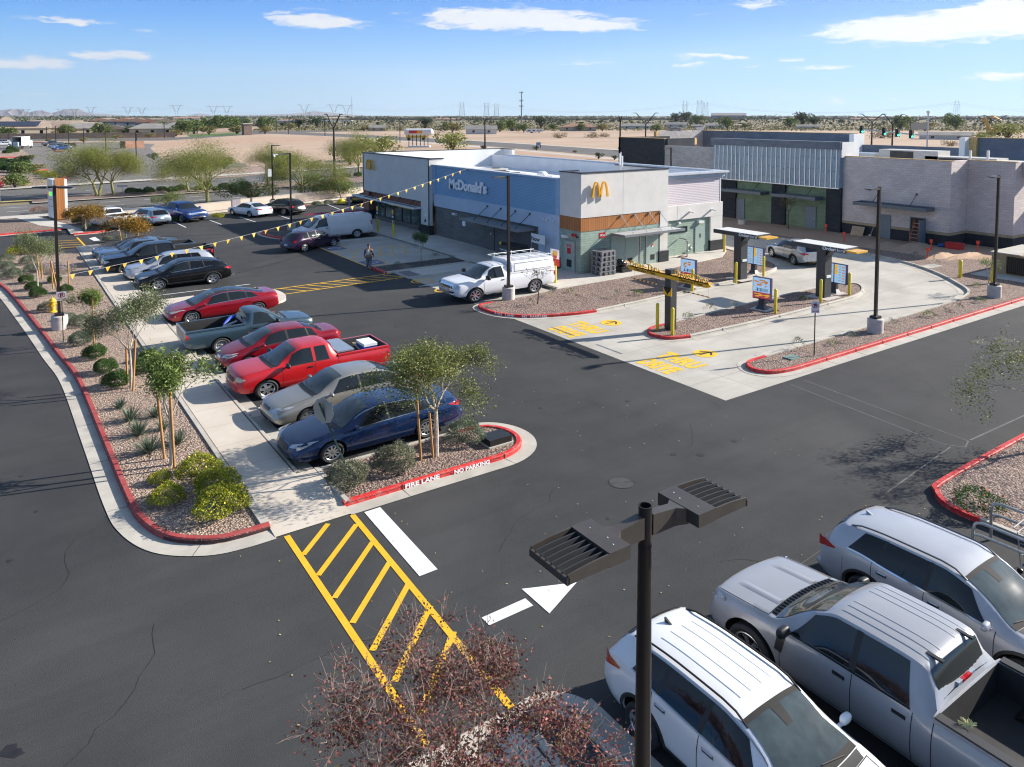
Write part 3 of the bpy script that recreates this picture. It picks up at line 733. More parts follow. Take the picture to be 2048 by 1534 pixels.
sheet('raised_walk',smoothline(pen[1:6],5)+[(-21.45,7.15),(-21.45,3.35)],.151,WALK)
kerb([(-21.3,3.35)]+smoothline(pen[1:6],5)+[(-21.3,7.15)],KERB,gut=.0)
# fire-lane island
isl=[(-20.97,-16.99),(-19,-17.0),(-17.2,-17.02),(-16.35,-17.0),(-15.75,-16.72),(-15.42,-16.2),(-15.42,-15.6),(-15.7,-15.1),(-16.15,-14.9),(-16.8,-14.86)]
ki=[isl[0]]+smoothline(isl[1:],5); kerb(ki,KRED,gut=.42); kjoints(ki,.42)
kerb([(-16.8,-14.86),(-20.9,-14.86)],KERB,gut=.0); kerb([(-20.97,-14.86),(-20.97,-16.96)],KERB,gut=0,h=.16)
sheet('island_bed_ground',ki+[(-20.9,-14.9)],.11,GRAV)
# beds beside the restaurant and the order lanes
r0=smoothline([(-7.6,-2.45),(-8.4,-2.55),(-8.72,-3.2),(-8.6,-4.5),(-7.9,-5.5),(-6.9,-6.1),(-5.6,-6.55),(-4.5,-6.72)],5)
r0b=smoothline([(-4.5,-6.72),(-.9,-6.55),(5.3,-6.12),(8.9,-5.8),(10.6,-5.35),(11.7,-4.6),(12.4,-3.5),(12.9,-1.9),(13.6,.6),(14.4,3.),(14.9,6),(15.,14),(15.,30)],5)
kerb(r0,KRED,gut=.25); kerb(r0b,KERB,gut=.35); kjoints(r0b,.35,3.6)
sheet('restaurant_bed_ground',r0+r0b[1:]+[(14.,30),(14.,1.2),(11.,-.9),(3.2,-1.9),(-3.2,-2.1),(-5.4,-2.45)],.10,GRAV)
mi=[(-3.6,-10.13),(-4.5,-10.2),(-5.05,-10.65),(-5.2,-11.2),(-4.9,-11.8),(-4.0,-12.12)]
mib=[(-4.0,-12.12),(.0,-12.25),(3.2,-12.22),(7.4,-12.1),(9.0,-11.8),(10.2,-11.2),(10.85,-10.5),(10.5,-9.95),(9.4,-9.72),(5.5,-9.72),(-1.4,-10.0),(-3.6,-10.13)]
a=smoothline(mi,6); b=smoothline(mib,5); kerb(a,KRED,gut=.2); kerb(b,KERB,gut=.35); kjoints(b,.35,3.8)
sheet('order_lane_bed_ground',a+b[1:-1],.10,GRAV)
ri=[(-3.7,-15.5),(-4.7,-15.55),(-5.2,-15.95),(-5.3,-16.4),(-5.,-16.85),(-4.2,-17.08),(-3,-17.12)]
a=smoothline(ri,6); c_=[(-3,-17.12),(60,-17.12)]; kerb(a,KRED,gut=.3); kerb(c_,KRED,gut=.48); kjoints(c_,.48,1.9)
lp=smoothline([(-3.7,-15.5),(1.9,-15.45),(7.6,-15.4),(10.8,-15.3),(12.5,-15.1),(14.0,-14.6),(15.4,-13.4),(17.,-11.7),(18.4,-9.7),(19.3,-7.6),(19.8,-5.5),(20.2,-2.5),(20.5,2),(20.6,10),(20.6,34)],5)
kerb(lp[::-1],KERB,gut=.4); kjoints(lp[::-1],.4,3.8)
# (bed to the right of the loop: gravel strip then bare dirt up to the shops)
def dsub(poly,z,mat,name): return sheet(name,poly,z,mat)
kk=[p for p in lp]
sheet('lane_edge_bed_ground',a[:1]+a[1:]+[(60,-17.12),(60,-12.5),(24,-11.5),(22,-7.8),(21.6,0),(21.4,34)]+kk[::-1],.10,GRAV)
sheet('unfinished_dirt_ground',[(60,-12.6),(24,-11.6),(22,-7.9),(21.6,0),(21.4,34),(40,34),(60,34)],.104,DIRT)
# mounds of dug soil
mb=MB(); random.seed(4)
for (x,y,rx,ry,h) in ((23.5,-4.5,1.6,.8,.35),(24.6,-6.2,1.9,.7,.4),(22.6,-8.9,1.7,.5,.28),(25.4,-2.,1.4,.6,.22),(24,-9.8,2.2,.35,.25)):
    rows=[]
    for i in range(7):
        f=i/6; rows.append([(x+rx*(1-f)*math.cos(2*PI*j/22)*(1+.18*math.sin(j*2.3+i)),y+ry*(1-f)*math.sin(2*PI*j/22)*(1+.2*math.sin(j*1.7)),.10+h*math.sin(f*PI/2)*(1+.15*math.sin(j*3.1+i*2))) for j in range(22)])
    mb.grid(rows,None,True)
tag(mb.build('dug_soil',DIRT,None,True),'loose heaps of dug red-brown soil beside the pale block building',kind='stuff')
# restaurant walks
sheet('restaurant_walk',[(-3.35,-2.1),(3.2,-1.9),(11.,-.9),(14.,1.2),(14.,30),(13.9,33),(-3.35,33)],.15,WALKB)
kerb([(-3.35,33),(-3.35,9.2)],KERB); kerb([(-3.35,6.9),(-3.35,-2.1)],KERB)
kerb([(-3.35,-2.15),(3.2,-1.95),(11,-.95),(13.,.4)],KERB,h=.145,w=.12)
sheet('crossing_walk',[(-8.35,5.1),(-3.35,5.1),(-3.35,7.),(-8.35,7.)],.09,WALKB)
kerb([(-8.4,6.95),(-8.4,5.05),(-3.35,5.05)],KERB,h=.1)
mb=MB(); mb.bx(-8.3,-7.5,5.25,6.8,.09,.098); tag(mb.build('tactile_paving',M('tactile_grey',(.16,.15,.16),.8)),kind='structure')
kb=[(-8.95,9.05),(-8.95,6.98)]; kerb(kb,KRED); kerb([(-8.95,6.98),(-3.3,6.98)],KERB); kerb([(-3.3,9.05),(-8.95,9.05)],KERB); sheet('planter_ground',rect(-8.9,-3.3,7.,9.),.11,GRAVD)
# island with the light pole by the van
vi=[(-7.4,27.9),(-8.8,28.1),(-10.1,27.2),(-10.5,26.),(-10.2,24.),(-9.6,22.9),(-8.6,22.7),(-7.5,23.2)]
a=smoothline(vi,5); kerb(a,KRED,gut=.3); sheet('pole_island_ground',a,.11,GRAVD)
# near tree island and walk
ni=smoothline([(-21.36,-34),(-21.36,-27),(-21.33,-25.3),(-21.2,-24.9),(-20.93,-24.7),(-20.66,-24.76),(-20.48,-25.1),(-20.44,-25.7),(-20.44,-34)],5)[::-1]
kerb(ni,KERB,gut=.42,h=.14); sheet('near_island_ground',ni,.09,GRAVD); kjoints(ni,.42)
mb=MB(); mb.add([(-24.2,-24.3,.012),(-21.3,-24.3,.012),(-21.38,-25.4,.15),(-24.2,-25.4,.15)],[(0,1,2,3)]); mb.add([(-24.2,-25.4,.15),(-21.38,-25.4,.15),(-21.38,-40,.15),(-24.2,-40,.15)],[(0,1,2,3)]); tag(mb.build('near_sidewalk',WALK),kind='structure')
sheet('near_bed_ground',rect(-27,-24.2,-40,-24.9),.12,GRAVT)
# bed on the right edge
nr=[(10,-24.5),(-4.3,-24.52),(-8.3,-24.56),(-8.85,-24.72),(-9.2,-25.02),(-9.35,-25.4),(-9.36,-25.9)]
kr=smoothline(nr,5)[::-1]; kerb(kr,KRED,gut=.45); kjoints(kr,.45); kerb([(-9.36,-29.5),(-9.36,-25.9)],KERB,gut=.45); sheet('right_bed_ground',[(-9.36,-29.5)]+kr+[(10,-29.5)],.11,GRAV)
# ---- painted marks
def marks(name,mat,polys,label=None,z=.010):
    mb=MB()
    for i,p in enumerate(polys): mb.add([(q[0],q[1],z+(i%9)*.0003) for q in p],[tuple(range(len(p)))])
    o=mb.build(name,mat,None); tag(o,kind='structure'); return o
def bar(p,q,w):
    dx,dy=q[0]-p[0],q[1]-p[1]; l=math.hypot(dx,dy); nx,ny=-dy/l*w/2,dx/l*w/2
    return [(p[0]+nx,p[1]+ny),(q[0]+nx,q[1]+ny),(q[0]-nx,q[1]-ny),(p[0]-nx,p[1]-ny)]
ps=[bar((-22.47,-17.42),(-22.58,-24.2),.13),bar((-20.95,-17.42),(-21.17,-24.3),.13)]
for i in range(7):
    y=-18.35-i*.88; ps.append(bar((-22.42,y),(-21.03,y+1.38 if i else y+.9),.12) if i else bar((-22.42,y),(-21.55,-17.46),.12))
marks('crosswalk_marking',YEL,ps,z=.0085)
marks('stop_bar',WHP,[[(-20.68,-17.46),(-20.28,-17.46),(-20.36,-20.42),(-20.77,-20.42)]])
marks('arrow_marking',WHP,[bar((-20.42,-22.34),(-19.44,-22.34),.26),[(-19.33,-21.93),(-18.32,-22.38),(-19.33,-22.83)]])
st=[]
for y in (-12.45,-9.6,-6.75,-3.95,-.95,8.75,12.0,14.9,17.8,20.6): st.append(bar((-20.9,y),(-16.1,y),.09))
marks('stall_marking',WHP,st)
ps=[bar((-15.5,5.3),(-8.5,5.55),.10),bar((-15.5,6.75),(-8.6,6.95),.10)]
for i in range(9): x=-15.1+i*.74; ps.append(bar((x,6.75),(x+1.0,5.36),.09))
marks('crosswalk_marking',YEL,ps)
marks('hatched_bay_marking',YEL,[bar((-8.9,9.5+.25),(-8.9,19.6),.1),bar((-8.9,12.4),(-3.6,12.6),.1),bar((-8.9,15.2),(-3.6,15.4),.1),bar((-8.8,9.75),(-7.4,9.75),.1),bar((-7.4,9.75),(-7.4,11.5),.08),bar((-7.4,16.),(-7.4,18),.08)]+[bar((-8.6+i*.9,12.5),(-7.2+i*.9,15.3),.08) for i in range(5)],z=.0125)
marks('stall_marking',WHP,[bar((-6.6,19.6),(-3.7,19.7),.1),bar((-8.8,2.95),(-3.6,2.9),.09),bar((-8.8,.9),(-8.8,.9001),.01)],z=.0125)
marks('accessible_bay_marking',M('blue_bay_paint',(.12,.14,.22),.8),[rect(-8.75,-7.5,9.95,11.4),rect(-8.75,-7.5,16.2,17.7)],z=.0118)
def ring(cx,cy,r0,r1,n=28,a0=0,a1=2*PI,sx_=1,sy=1):
    return [[(cx+r0*sx_*math.cos(lerp(a0,a1,i/n)),cy+r0*sy*math.sin(lerp(a0,a1,i/n))),(cx+r1*sx_*math.cos(lerp(a0,a1,i/n)),cy+r1*sy*math.sin(lerp(a0,a1,i/n))),(cx+r1*sx_*math.cos(lerp(a0,a1,(i+1)/n)),cy+r1*sy*math.sin(lerp(a0,a1,(i+1)/n))),(cx+r0*sx_*math.cos(lerp(a0,a1,(i+1)/n)),cy+r0*sy*math.sin(lerp(a0,a1,(i+1)/n)))] for i in range(n)]
for cy0 in (10.65,16.95):
    P=ring(-8.15,cy0,.30,.38,18,rad(60),rad(330))+[bar((-8.4,cy0+.05),(-7.75,cy0+.12),.08),bar((-7.75,cy0+.12),(-7.7,cy0-.2),.08)]+ring(-8.5,cy0+.15,.0,.08,8)
    marks('wheelchair_symbol',WHP,P,z=.0165)
marks('bay_number_marking',YEL,ring(-8.05,4.05,.50,.60,28,0,2*PI,1.1,.85)+[bar((-8.35,3.85),(-8.35,4.3),.12),bar((-8.35,4.3),(-7.75,4.2),.08)],z=.0125)
marks('bay_number_marking',YEL,ring(-8.0,1.4,.50,.60,28,0,2*PI,1.1,.85)+[bar((-8.3,1.2),(-7.7,1.5),.12)],z=.0125)
# circles with arrows and the painted lane words (read by drivers heading +x)
for (cx_,cy0) in ((-5.15,-8.45),(-5.1,-13.87)):
    n=36; marks('lane_arrow_disc',YELF,[[(cx_+.47*math.cos(2*PI*i/n),cy0+.47*math.sin(2*PI*i/n)) for i in range(n)]],z=.0125)
    marks('lane_arrow_marking',ASPH,[bar((cx_-.33,cy0),(cx_+.28,cy0),.07),bar((cx_+.30,cy0+.02),(cx_+.02,cy0+.30),.08),bar((cx_+.30,cy0-.02),(cx_+.02,cy0-.30),.08)],z=.0165)
def lane_text(t,x,y,size,sx_):
    o=text_mesh(t,size,YELF,None,Matrix.Translation((x,y,.0125))@Matrix.Rotation(-PI/2,4,'Z')@Matrix.Scale(.62,4,(1,0,0)),'lane_lettering',0.0,bold=.075,sx=sx_,spacing=1.12); tag(o,kind='structure'); return o
for yc in (-8.42,-13.9):
    lane_text('DRIVE',-7.98,yc,1.1,.80); lane_text('THRU',-6.85,yc,1.1,.98)
# dull arc marking at the loop and stall lines of the far row
def poly_bars(pts,w): return [bar(a,b,w) for a,b in zip(pts[:-1],pts[1:])]
marks('lane_guide_marking',M('faint_yellow_paint',(.62,.45,.12),.8),poly_bars([G(*p) for p in ((1555,531),(1620,527),(1670,522),(1724,511),(1752,507))],.12)+[bar(G(1830,541),G(1845,539),.12)],z=.0125)
ws_=[]
for p,q in (((365,455),(335,438)),((298,452),(280,440)),((433,470-16),(410,441)),((297,461),(275,449)),((372,455),(346,443)),((443,449),(418,440)),((511,444),(479,434)),((579,438),(556,430)),((240,470-8),(200,450)),((680,419),(655,409)),((740,420),(716,412))): ws_.append(bar(G(*p),G(*q),.1))
marks('stall_marking',WHP,ws_[3:])
marks('stop_bar',WHP,[[G(178,477),G(190,474),G(201,481),G(188,482)]])
xs_=[bar(G(154,475),G(178,500),.12)]
for i in range(6): xs_.append(bar((-24.5,26.0+i*1.15),(-22.35+.02*i,25.5+i*1.15),.12))
marks('crosswalk_marking',YEL,xs_)
# lettering on the kerb faces
KLET=M('kerb_white_paint',(.78,.78,.78),.7,var=.1,scale=20)
for t,x,yk in (('FIRE LANE',-18.93,-17.008),('NO PARKING',-17.50,-17.045)):
    o=text_mesh(t,.17,KLET,None,frame((x,yk,.022),(1,0,0),(.0,.08,1)),'kerb_lettering',.001,bold=.006,sx=1.25 if t[0]=='F' else 1.05); tag(o,kind='structure')
rl=0.; segs=[]
for p,q in zip(r0[:-1],r0[1:]): l=math.hypot(q[0]-p[0],q[1]-p[1]); segs.append((rl,l,p,q)); rl+=l
def kerb_word(t,s0,size,step):
    for i,ch in enumerate(t):
        if ch==' ': continue
        s_=s0+i*step
        for a_,l,p,q in segs:
            if a_<=s_<a_+l:
                u=(s_-a_)/l; x,y=lerp(p[0],q[0],u),lerp(p[1],q[1],u); d=((q[0]-p[0])/l,(q[1]-p[1])/l,0); nx,ny=d[1],-d[0]
                o=text_mesh(ch,size,KLET,None,frame((x+nx*.006,y+ny*.006,.025),d,(0,0,1)),'kerb_lettering',.004,bold=.006); tag(o,kind='structure')
kerb_word('FIRE LANE',2.75,.16,.115); kerb_word('NO PARKING',4.15,.16,.115)
# manholes and patches
for p,r in ((G(1243,965),.32),(G(1962,685),.4),(G(2008,679),.4)):
    n=24; marks('manhole_cover',M('cast_iron',(.07,.068,.066),.7,.3),[[(p[0]+r*math.cos(2*PI*i/n),p[1]+r*math.sin(2*PI*i/n)) for i in range(n)]],z=.004)
    marks('manhole_ring',M('manhole_ring_dark',(.035,.035,.035),.8),ring(p[0],p[1],r*.93,r*1.0,24)+[bar((p[0]-r*.2,p[1]+r*.1),(p[0]-r*1.1,p[1]+r*.5),.03),bar((p[0]+r*.2,p[1]-r*.1),(p[0]+r*1.1,p[1]-r*.5),.03)],z=.008)
CRK=M('asphalt_crack',(.016,.016,.016),.9,var=.2); TYR=M('tyre_track_dust',(.052,.052,.051),.9,var=.35,scale=2.5); OIL=M('oil_stain',(.018,.017,.017),.55,var=.3,scale=5)
rr=random.Random(31)
def wander(x,y,a,n,st_):
    P=[(x,y)]
    for i in range(n): a+=rr.gauss(0,.28); x+=st_*math.cos(a); y+=st_*math.sin(a); P.append((x,y))
    return P
ps=[]
for (x,y,a,n) in ((-28.5,-17.5,.25,16),(-29,-11,1.5,12),(-27.5,-22,.3,14),(-24.5,-21.5,.1,10),(-19,-20.6,.2,12),(-12,-19.4,.15,16),(-13,-8,1.4,14),(-11.5,2,.6,14),(-27.8,2,1.3,12),(-15.5,-23.5,.05,10),(-3,-21,.1,14)): ps+=[bar(p_,q_,.010) for p_,q_ in zip(*(lambda W:(W[:-1],W[1:]))(wander(x,y,a,n,.28)))]
marks('asphalt_crack_line',CRK,ps,z=.003)
ps=[]
for (cx0,cy0,r0_,a0,a1) in ((-14.2,-12.,5.2,4.2,5.5),(-14.2,-12.,6.8,4.2,5.4),(-13,-14,4.4,.2,1.6),(-9,-9,5.,1.6,2.9)): ps+=[[q for q in t_] for t_ in ring(cx0,cy0,r0_,r0_+.17,30,a0,a1)]

ps=[]
for k_ in range(26):
    x,y=rr.choice(((rr.uniform(-20,-16.5),rr.uniform(-13,10)),(rr.uniform(-19,-9),rr.uniform(-22,-18)),(rr.uniform(-14,-9),rr.uniform(-16,2)),(rr.uniform(-29,-26.5),rr.uniform(-25,-5)))); r=rr.uniform(.03,.13); ps.append([(x+r*rr.uniform(.6,1.2)*math.cos(j*PI/5),y+r*rr.uniform(.6,1.2)*math.sin(j*PI/5)) for j in range(10)])
marks('oil_stain',OIL,ps,z=.0025)
LINE=M('asphalt_seam',(.115,.115,.113),.9,var=.35,scale=2)
marks('asphalt_seam_line',LINE,poly_bars([(-5.3,-17.9),(-5.9,-23.3),(-5.6,-23.75),(-5.1,-23.6),(-4.55,-17.9)],.035)+poly_bars([(-5.9,-23.5),(-9.8,-23.9)],.04)+poly_bars([(-5.,-23.6),(-1,-23.7)],.05)+poly_bars([(-20,-25),(-10,-24.2)],.012)+poly_bars([(-15.5,6),(-16.1,-3.9),(-16.1,-12)],.012),z=.004)
# ================= buildings
def wallmat(name,c1,c2,mortar,bw=.4,bh=.2,ms=.012,rough=.85,bump=.4,var=.35,vert=False,colvar=0.):
    m,nt,b=newmat(name); N=nt.nodes; Lk=nt.links; tc=N.new('ShaderNodeTexCoord'); sp=N.new('ShaderNodeSeparateXYZ'); Lk.new(tc.outputs['Object'],sp.inputs[0])
    a=N.new('ShaderNodeMath'); a.operation='ADD'; Lk.new(sp.outputs[0],a.inputs[0]); Lk.new(sp.outputs[1],a.inputs[1])
    cb=N.new('ShaderNodeCombineXYZ')
    if vert: Lk.new(sp.outputs[2],cb.inputs[0]); Lk.new(a.outputs[0],cb.inputs[1])
    else: Lk.new(a.outputs[0],cb.inputs[0]); Lk.new(sp.outputs[2],cb.inputs[1])
    br=N.new('ShaderNodeTexBrick'); br.inputs['Scale'].default_value=1; br.inputs['Mortar Size'].default_value=ms; br.inputs['Brick Width'].default_value=bw; br.inputs['Row Height'].default_value=bh; br.inputs['Mortar Smooth'].default_value=.2; br.inputs['Bias'].default_value=0
    br.inputs['Color1'].default_value=c4(c1); br.inputs['Color2'].default_value=c4(c2); br.inputs['Mortar'].default_value=c4(mortar); Lk.new(cb.outputs[0],br.inputs['Vector'])
    nz=N.new('ShaderNodeTexNoise'); nz.inputs['Scale'].default_value=.8; nz.inputs['Detail'].default_value=6; Lk.new(tc.outputs['Object'],nz.inputs['Vector'])
    mr=N.new('ShaderNodeMapRange'); mr.inputs[1].default_value=.3; mr.inputs[2].default_value=.7; mr.inputs[3].default_value=1-var*.4; mr.inputs[4].default_value=1+var*.4; Lk.new(nz.outputs['Fac'],mr.inputs[0])
    hs=N.new('ShaderNodeHueSaturation'); Lk.new(br.outputs['Color'],hs.inputs['Color']); Lk.new(mr.outputs[0],hs.inputs['Value']); Lk.new(hs.outputs[0],b.inputs['Base Color']); inp(b,'Roughness',rough); inp(b,'Specular IOR Level',.3)
    bp=N.new('ShaderNodeBump'); bp.inputs['Strength'].default_value=bump; bp.inputs['Distance'].default_value=.01; bp.invert=True; Lk.new(br.outputs['Fac'],bp.inputs['Height']); Lk.new(bp.outputs[0],b.inputs['Normal'])
    MATS[name]=m; return m
STUC=M('white_stucco',(.66,.64,.60),.85,var=.06,scale=1.2,bump=.15,bscale=120)
STUW=M('roof_membrane_white',(.74,.75,.76),.7,var=.07,scale=.8)
CORB=wallmat('blue_corrugated_metal',(.22,.40,.60),(.235,.42,.62),(.17,.33,.52),30,.11,.022,.45,.8,.1)
BLUF=M('blue_metal_frame',(.28,.44,.64),.45,var=.06)
CORP=wallmat('pale_corrugated_metal',(.66,.60,.62),(.69,.63,.64),(.45,.41,.46),30,.13,.02,.5,.8,.08)
STUB=M('blue_shaded_white_stucco',(.44,.53,.64),.85,var=.06,scale=1.5)  # white stucco with the bluish sky shade painted into its colour
GBRK=wallmat('grey_brick',(.155,.15,.14),(.20,.19,.18),(.085,.082,.078),.55,.14,.014)
GRNB=wallmat('green_glazed_brick',(.27,.355,.29),(.32,.41,.335),(.16,.22,.18),.75,.155,.012,.6)
DBRK=wallmat('dark_brick',(.030,.033,.040),(.045,.048,.056),(.016,.018,.02),.75,.12,.014)
WOOD=wallmat('wood_slat_cladding',(.36,.145,.045),(.42,.18,.06),(.17,.06,.02),30,.16,.012,.5,.5,.2,vert=True)
WOODD=wallmat('brown_wood_cladding',(.24,.10,.07),(.29,.125,.085),(.12,.05,.035),30,.25,.01,.5,.4,.2,vert=True)
COP=M('black_coping',(.018,.019,.021),.45,var=.1)
GRND=M('green_grey_door_paint',(.30,.385,.34),.5,var=.06)
CANG=M('canopy_grey_metal',(.23,.24,.245),.45,.2,var=.08)
CANW=M('canopy_pale_metal',(.50,.52,.54),.4,.2,var=.06)
CANP=M('canopy_white_edge',(.62,.64,.66),.5,var=.05)
STG=M('storefront_glass',(.035,.06,.056),.04,var=.6,scale=.9,spec=.8,col2=(.14,.22,.20))  # pale teal mottling painted in for reflections and the room behind
DRKF=M('dark_window_frame',(.02,.02,.02),.4,var=0)
VENT=M('vent_black',(.012,.012,.012),.6,var=0)
GOLD=M('sign_golden_yellow',(.80,.42,.02),.35,var=.04,coat=.4)
SIGW=M('sign_white_letter',(.82,.86,.90),.4,var=.02)
REDS=M('sign_red',(.50,.02,.025),.4,var=.08)
STEEL=M('galvanised_steel',(.42,.43,.44),.38,.75,var=.15,scale=8)
LWH=M('lamp_white_housing',(.70,.71,.70),.4,var=.03)
ACM=M('hvac_cream_metal',(.52,.51,.47),.5,.1,var=.08); ACD=M('hvac_coil_dark',(.06,.055,.05),.7,var=.2)
def arches(root,o,xd,zd,nrm,w,h,depth,mat,off):
    "two tall rounded arches side by side, as a solid letter shape standing off the wall"
    out=[]; n=14
    mb=MB(); W2=w/2; th=w*.105
    def arch(cx):
        a=W2*.5+th*.0; P=[]; Q=[]
        for i in range(n+1):
            t=-1+2*i/n; z=h*(1-abs(t)**2.5); x=cx+t*(W2*.5+th*.35); P.append((x,z))
            t2=t; z2=h*.93*(1-abs(t2)**2.3)-(0); Q.append((cx+t2*(W2*.5-th*.65),max(z2,0.)))
        return P,Q
    xd=Vector(xd); zd=Vector(zd); nr=Vector(nrm); o=Vector(o)
    for cx in (-W2*.5+0.0,W2*.5):
        P,Q=arch(cx)
        fr=[o+xd*p[0]+zd*p[1]+nr*(off+depth) for p in P]+[o+xd*p[0]+zd*p[1]+nr*(off+depth) for p in Q]
        bk=[v-nr*depth for v in fr]; k=n+1; vs=[tuple(v) for v in fr+bk]; fs=[]
        for i in range(n):
            fs.append((i,i+1,k+i+1,k+i)); fs.append((2*k+i+1,2*k+i,3*k+i,3*k+i+1)); fs.append((i+1,i,2*k+i,2*k+i+1)); fs.append((k+i,k+i+1,3*k+i+1,3*k+i))
        fs.append((0,k,3*k,2*k)); fs.append((k-1,2*k-1,4*k-1,3*k-1)); mb.add(vs,fs)
    return mb.build('arched_letter_m',mat,root)
def canopy(root,x0,x1,y0,y1,z,mat,edge,rods,face,top=3.6,eh=.10):
    part('canopy_deck',mat,root,(x0+.05,x1-.05,y0+.05,y1-.05,z+.02,z+.07))
    e=part('canopy_edge',edge,root,(x0,x1,y0,y0+.05,z-.06,z+eh),(x0,x1,y1-.05,y1,z-.06,z+eh),(x0,x0+.05,y0+.05,y1-.05,z-.06,z+eh),(x1-.05,x1,y0+.05,y1-.05,z-.06,z+eh))
    for q in rods:
        mb=MB()
        if face=='y': mb.tube([(q,y1-.02,top),(q,y0+.12,z+.1)],.022,6); mb.box((q,y1-.03,top),(.14,.06,.14))
        else: mb.tube([(x1+.0,q,top),(x0+.14,q,z+.1)],.022,6); mb.box((x1-.03,q,top),(.06,.14,.14))
        mb.build('canopy_rod',COP if face=='x' else STEEL,root,True)
R1=empty('restaurant_building'); tag(R1,'white and blue fast food restaurant with golden arches, green brick corner and wood band','restaurant')
P=lambda nm,mt,*b: part(nm,mt,R1,*b)
ZC=6.93
# corner block
P('stucco_wall',STUC,(0,6.96,0,.28,3.93,ZC),(0,.28,.28,2.0,3.93,ZC),(6.30,6.96,0,.34,.95,3.93))
P('stucco_wall_return',STUC,(6.68,6.96,.28,4.6,3.93,ZC)); P('stucco_wall_return',STUC,(.28,1.2,1.72,2.0,6.0,ZC))
P('coping',COP,(-.04,7.0,-.04,.32,ZC,ZC+.07),(-.04,.32,.32,2.04,ZC,ZC+.07),(6.64,7.0,.32,4.64,ZC,ZC+.07),(.32,1.24,1.68,2.04,ZC,ZC+.07))
P('wood_band',WOOD,(.02,6.30,.03,.26,3.0,3.93),(.03,.26,.26,2.0,3.0,3.93))
P('green_brick_wall',GRNB,(.03,6.30,.05,.3,.0,3.0),(.05,.3,.3,2.0,0,3.0))
P('dark_brick_base',DBRK,(6.2,7.02,-.06,.34,.15,.95))
P('pillar_cap',STEEL,(6.18,7.04,-.08,.34,.95,1.0))
# seam of the stucco
P('stucco_joint',M('joint_grey',(.30,.29,.28),.9),(3.20,3.215,-.003,.01,3.93,ZC))
arches(R1,(1.28,0,5.30),(1,0,0),(0,0,1),(0,-1,0),1.18,1.05,.10,GOLD,.12)
# doors on the green wall
d1=P('service_double_door',GRND,(2.3,3.38,.0,.045,.15,2.38),(3.42,4.47,.0,.045,.15,2.38)); P('door_frame',STEEL,(2.24,4.53,.02,.048,2.38,2.44),(4.47,4.53,.0,.05,.15,2.38))
part('door_vent',VENT,d1,(2.75,3.15,-.012,0,.42,.78)); part('door_vent',VENT,d1,(3.62,4.0,-.012,0,.42,.78)); part('handle',STEEL,d1,(3.30,3.36,-.05,-.0,1.02,1.12))
P('downpipe',STEEL,(4.56,4.64,-.03,.04,.15,2.75))
d2=P('service_door',GRND,(5.2,6.15,.0,.045,.15,2.16)); P('door_frame',STEEL,(5.12,5.2,.0,.048,.15,2.22),(5.2,6.2,.0,.048,2.16,2.22)); part('door_vent',VENT,d2,(5.5,5.85,-.012,0,.42,.80)); 
def hazmat(par,o,xd,nrm,s=.16):
    o=Vector(o); xd=Vector(xd); nr=Vector(nrm); z=Vector((0,0,1)); cols=[('hazard_red',(.6,.02,.02),(0,1)),('hazard_yellow',(.8,.5,.02),(1,0)),('hazard_white',(.75,.75,.75),(0,-1)),('hazard_blue',(.03,.04,.35),(-1,0))]
    for i,(nm,c,d) in enumerate(cols):
        c0=o+(xd*d[0]+z*d[1])*s*.5+nr*.006; h=s*.5; mb=MB(); mb.add([tuple(c0+xd*h),tuple(c0+z*h),tuple(c0-xd*h),tuple(c0-z*h)],[(0,1,2,3)]); mb.build('hazard_diamond',M(nm,c,.5,var=0),par)
hazmat(d2,(5.66,-.004,1.45),(1,0,0),(0,-1,0))
s_=P('fire_sign',REDS,(1.42,1.88,.03,.05,2.42,2.80)); text_mesh('FDC',.17,SIGW,s_,frame((1.65,.028,2.55),(1,0,0),(0,0,1)),'lettering',.002,bold=.006)
# left return door
d3=P('service_door',GRND,(-.0,.05,.62,1.56,.15,2.2)); P('door_frame',STEEL,(.0,.052,.54,.62,.15,2.28),(.0,.052,1.56,1.64,.15,2.28),(.0,.052,.62,1.56,2.2,2.28))
part('door_vent',VENT,d3,(-.012,0,.85,1.3,.45,.95)); sg_=part('door_notice',REDS,d3,(-.012,0,.93,1.25,1.35,2.0)); text_mesh('FIRE\nALARM',.10,SIGW,sg_,frame((-.014,1.09,1.85),(0,-1,0),(0,0,1)),'lettering',.001)
P('wall_lamp',LWH,(-.18,.05,1.2,1.62,2.42,2.62))
mb=MB(); 
for y in (.72,.5): mb.lathe([(.001,-.06),(.11,-.06),(.11,-.02),(.06,0)],14,(0.0,y,2.7),'x')
mb.build('fire_bell',REDS,R1,True)
mb=MB(); mb.ball((-.06,.28,2.62),(.09,.07,.07),8,6); mb.build('security_camera',COP,R1,True)
canopy(R1,2.25,7.2,-1.25,.0,2.62,CANW,CANG,(3.05,4.15,5.35,6.25),'y',3.82)
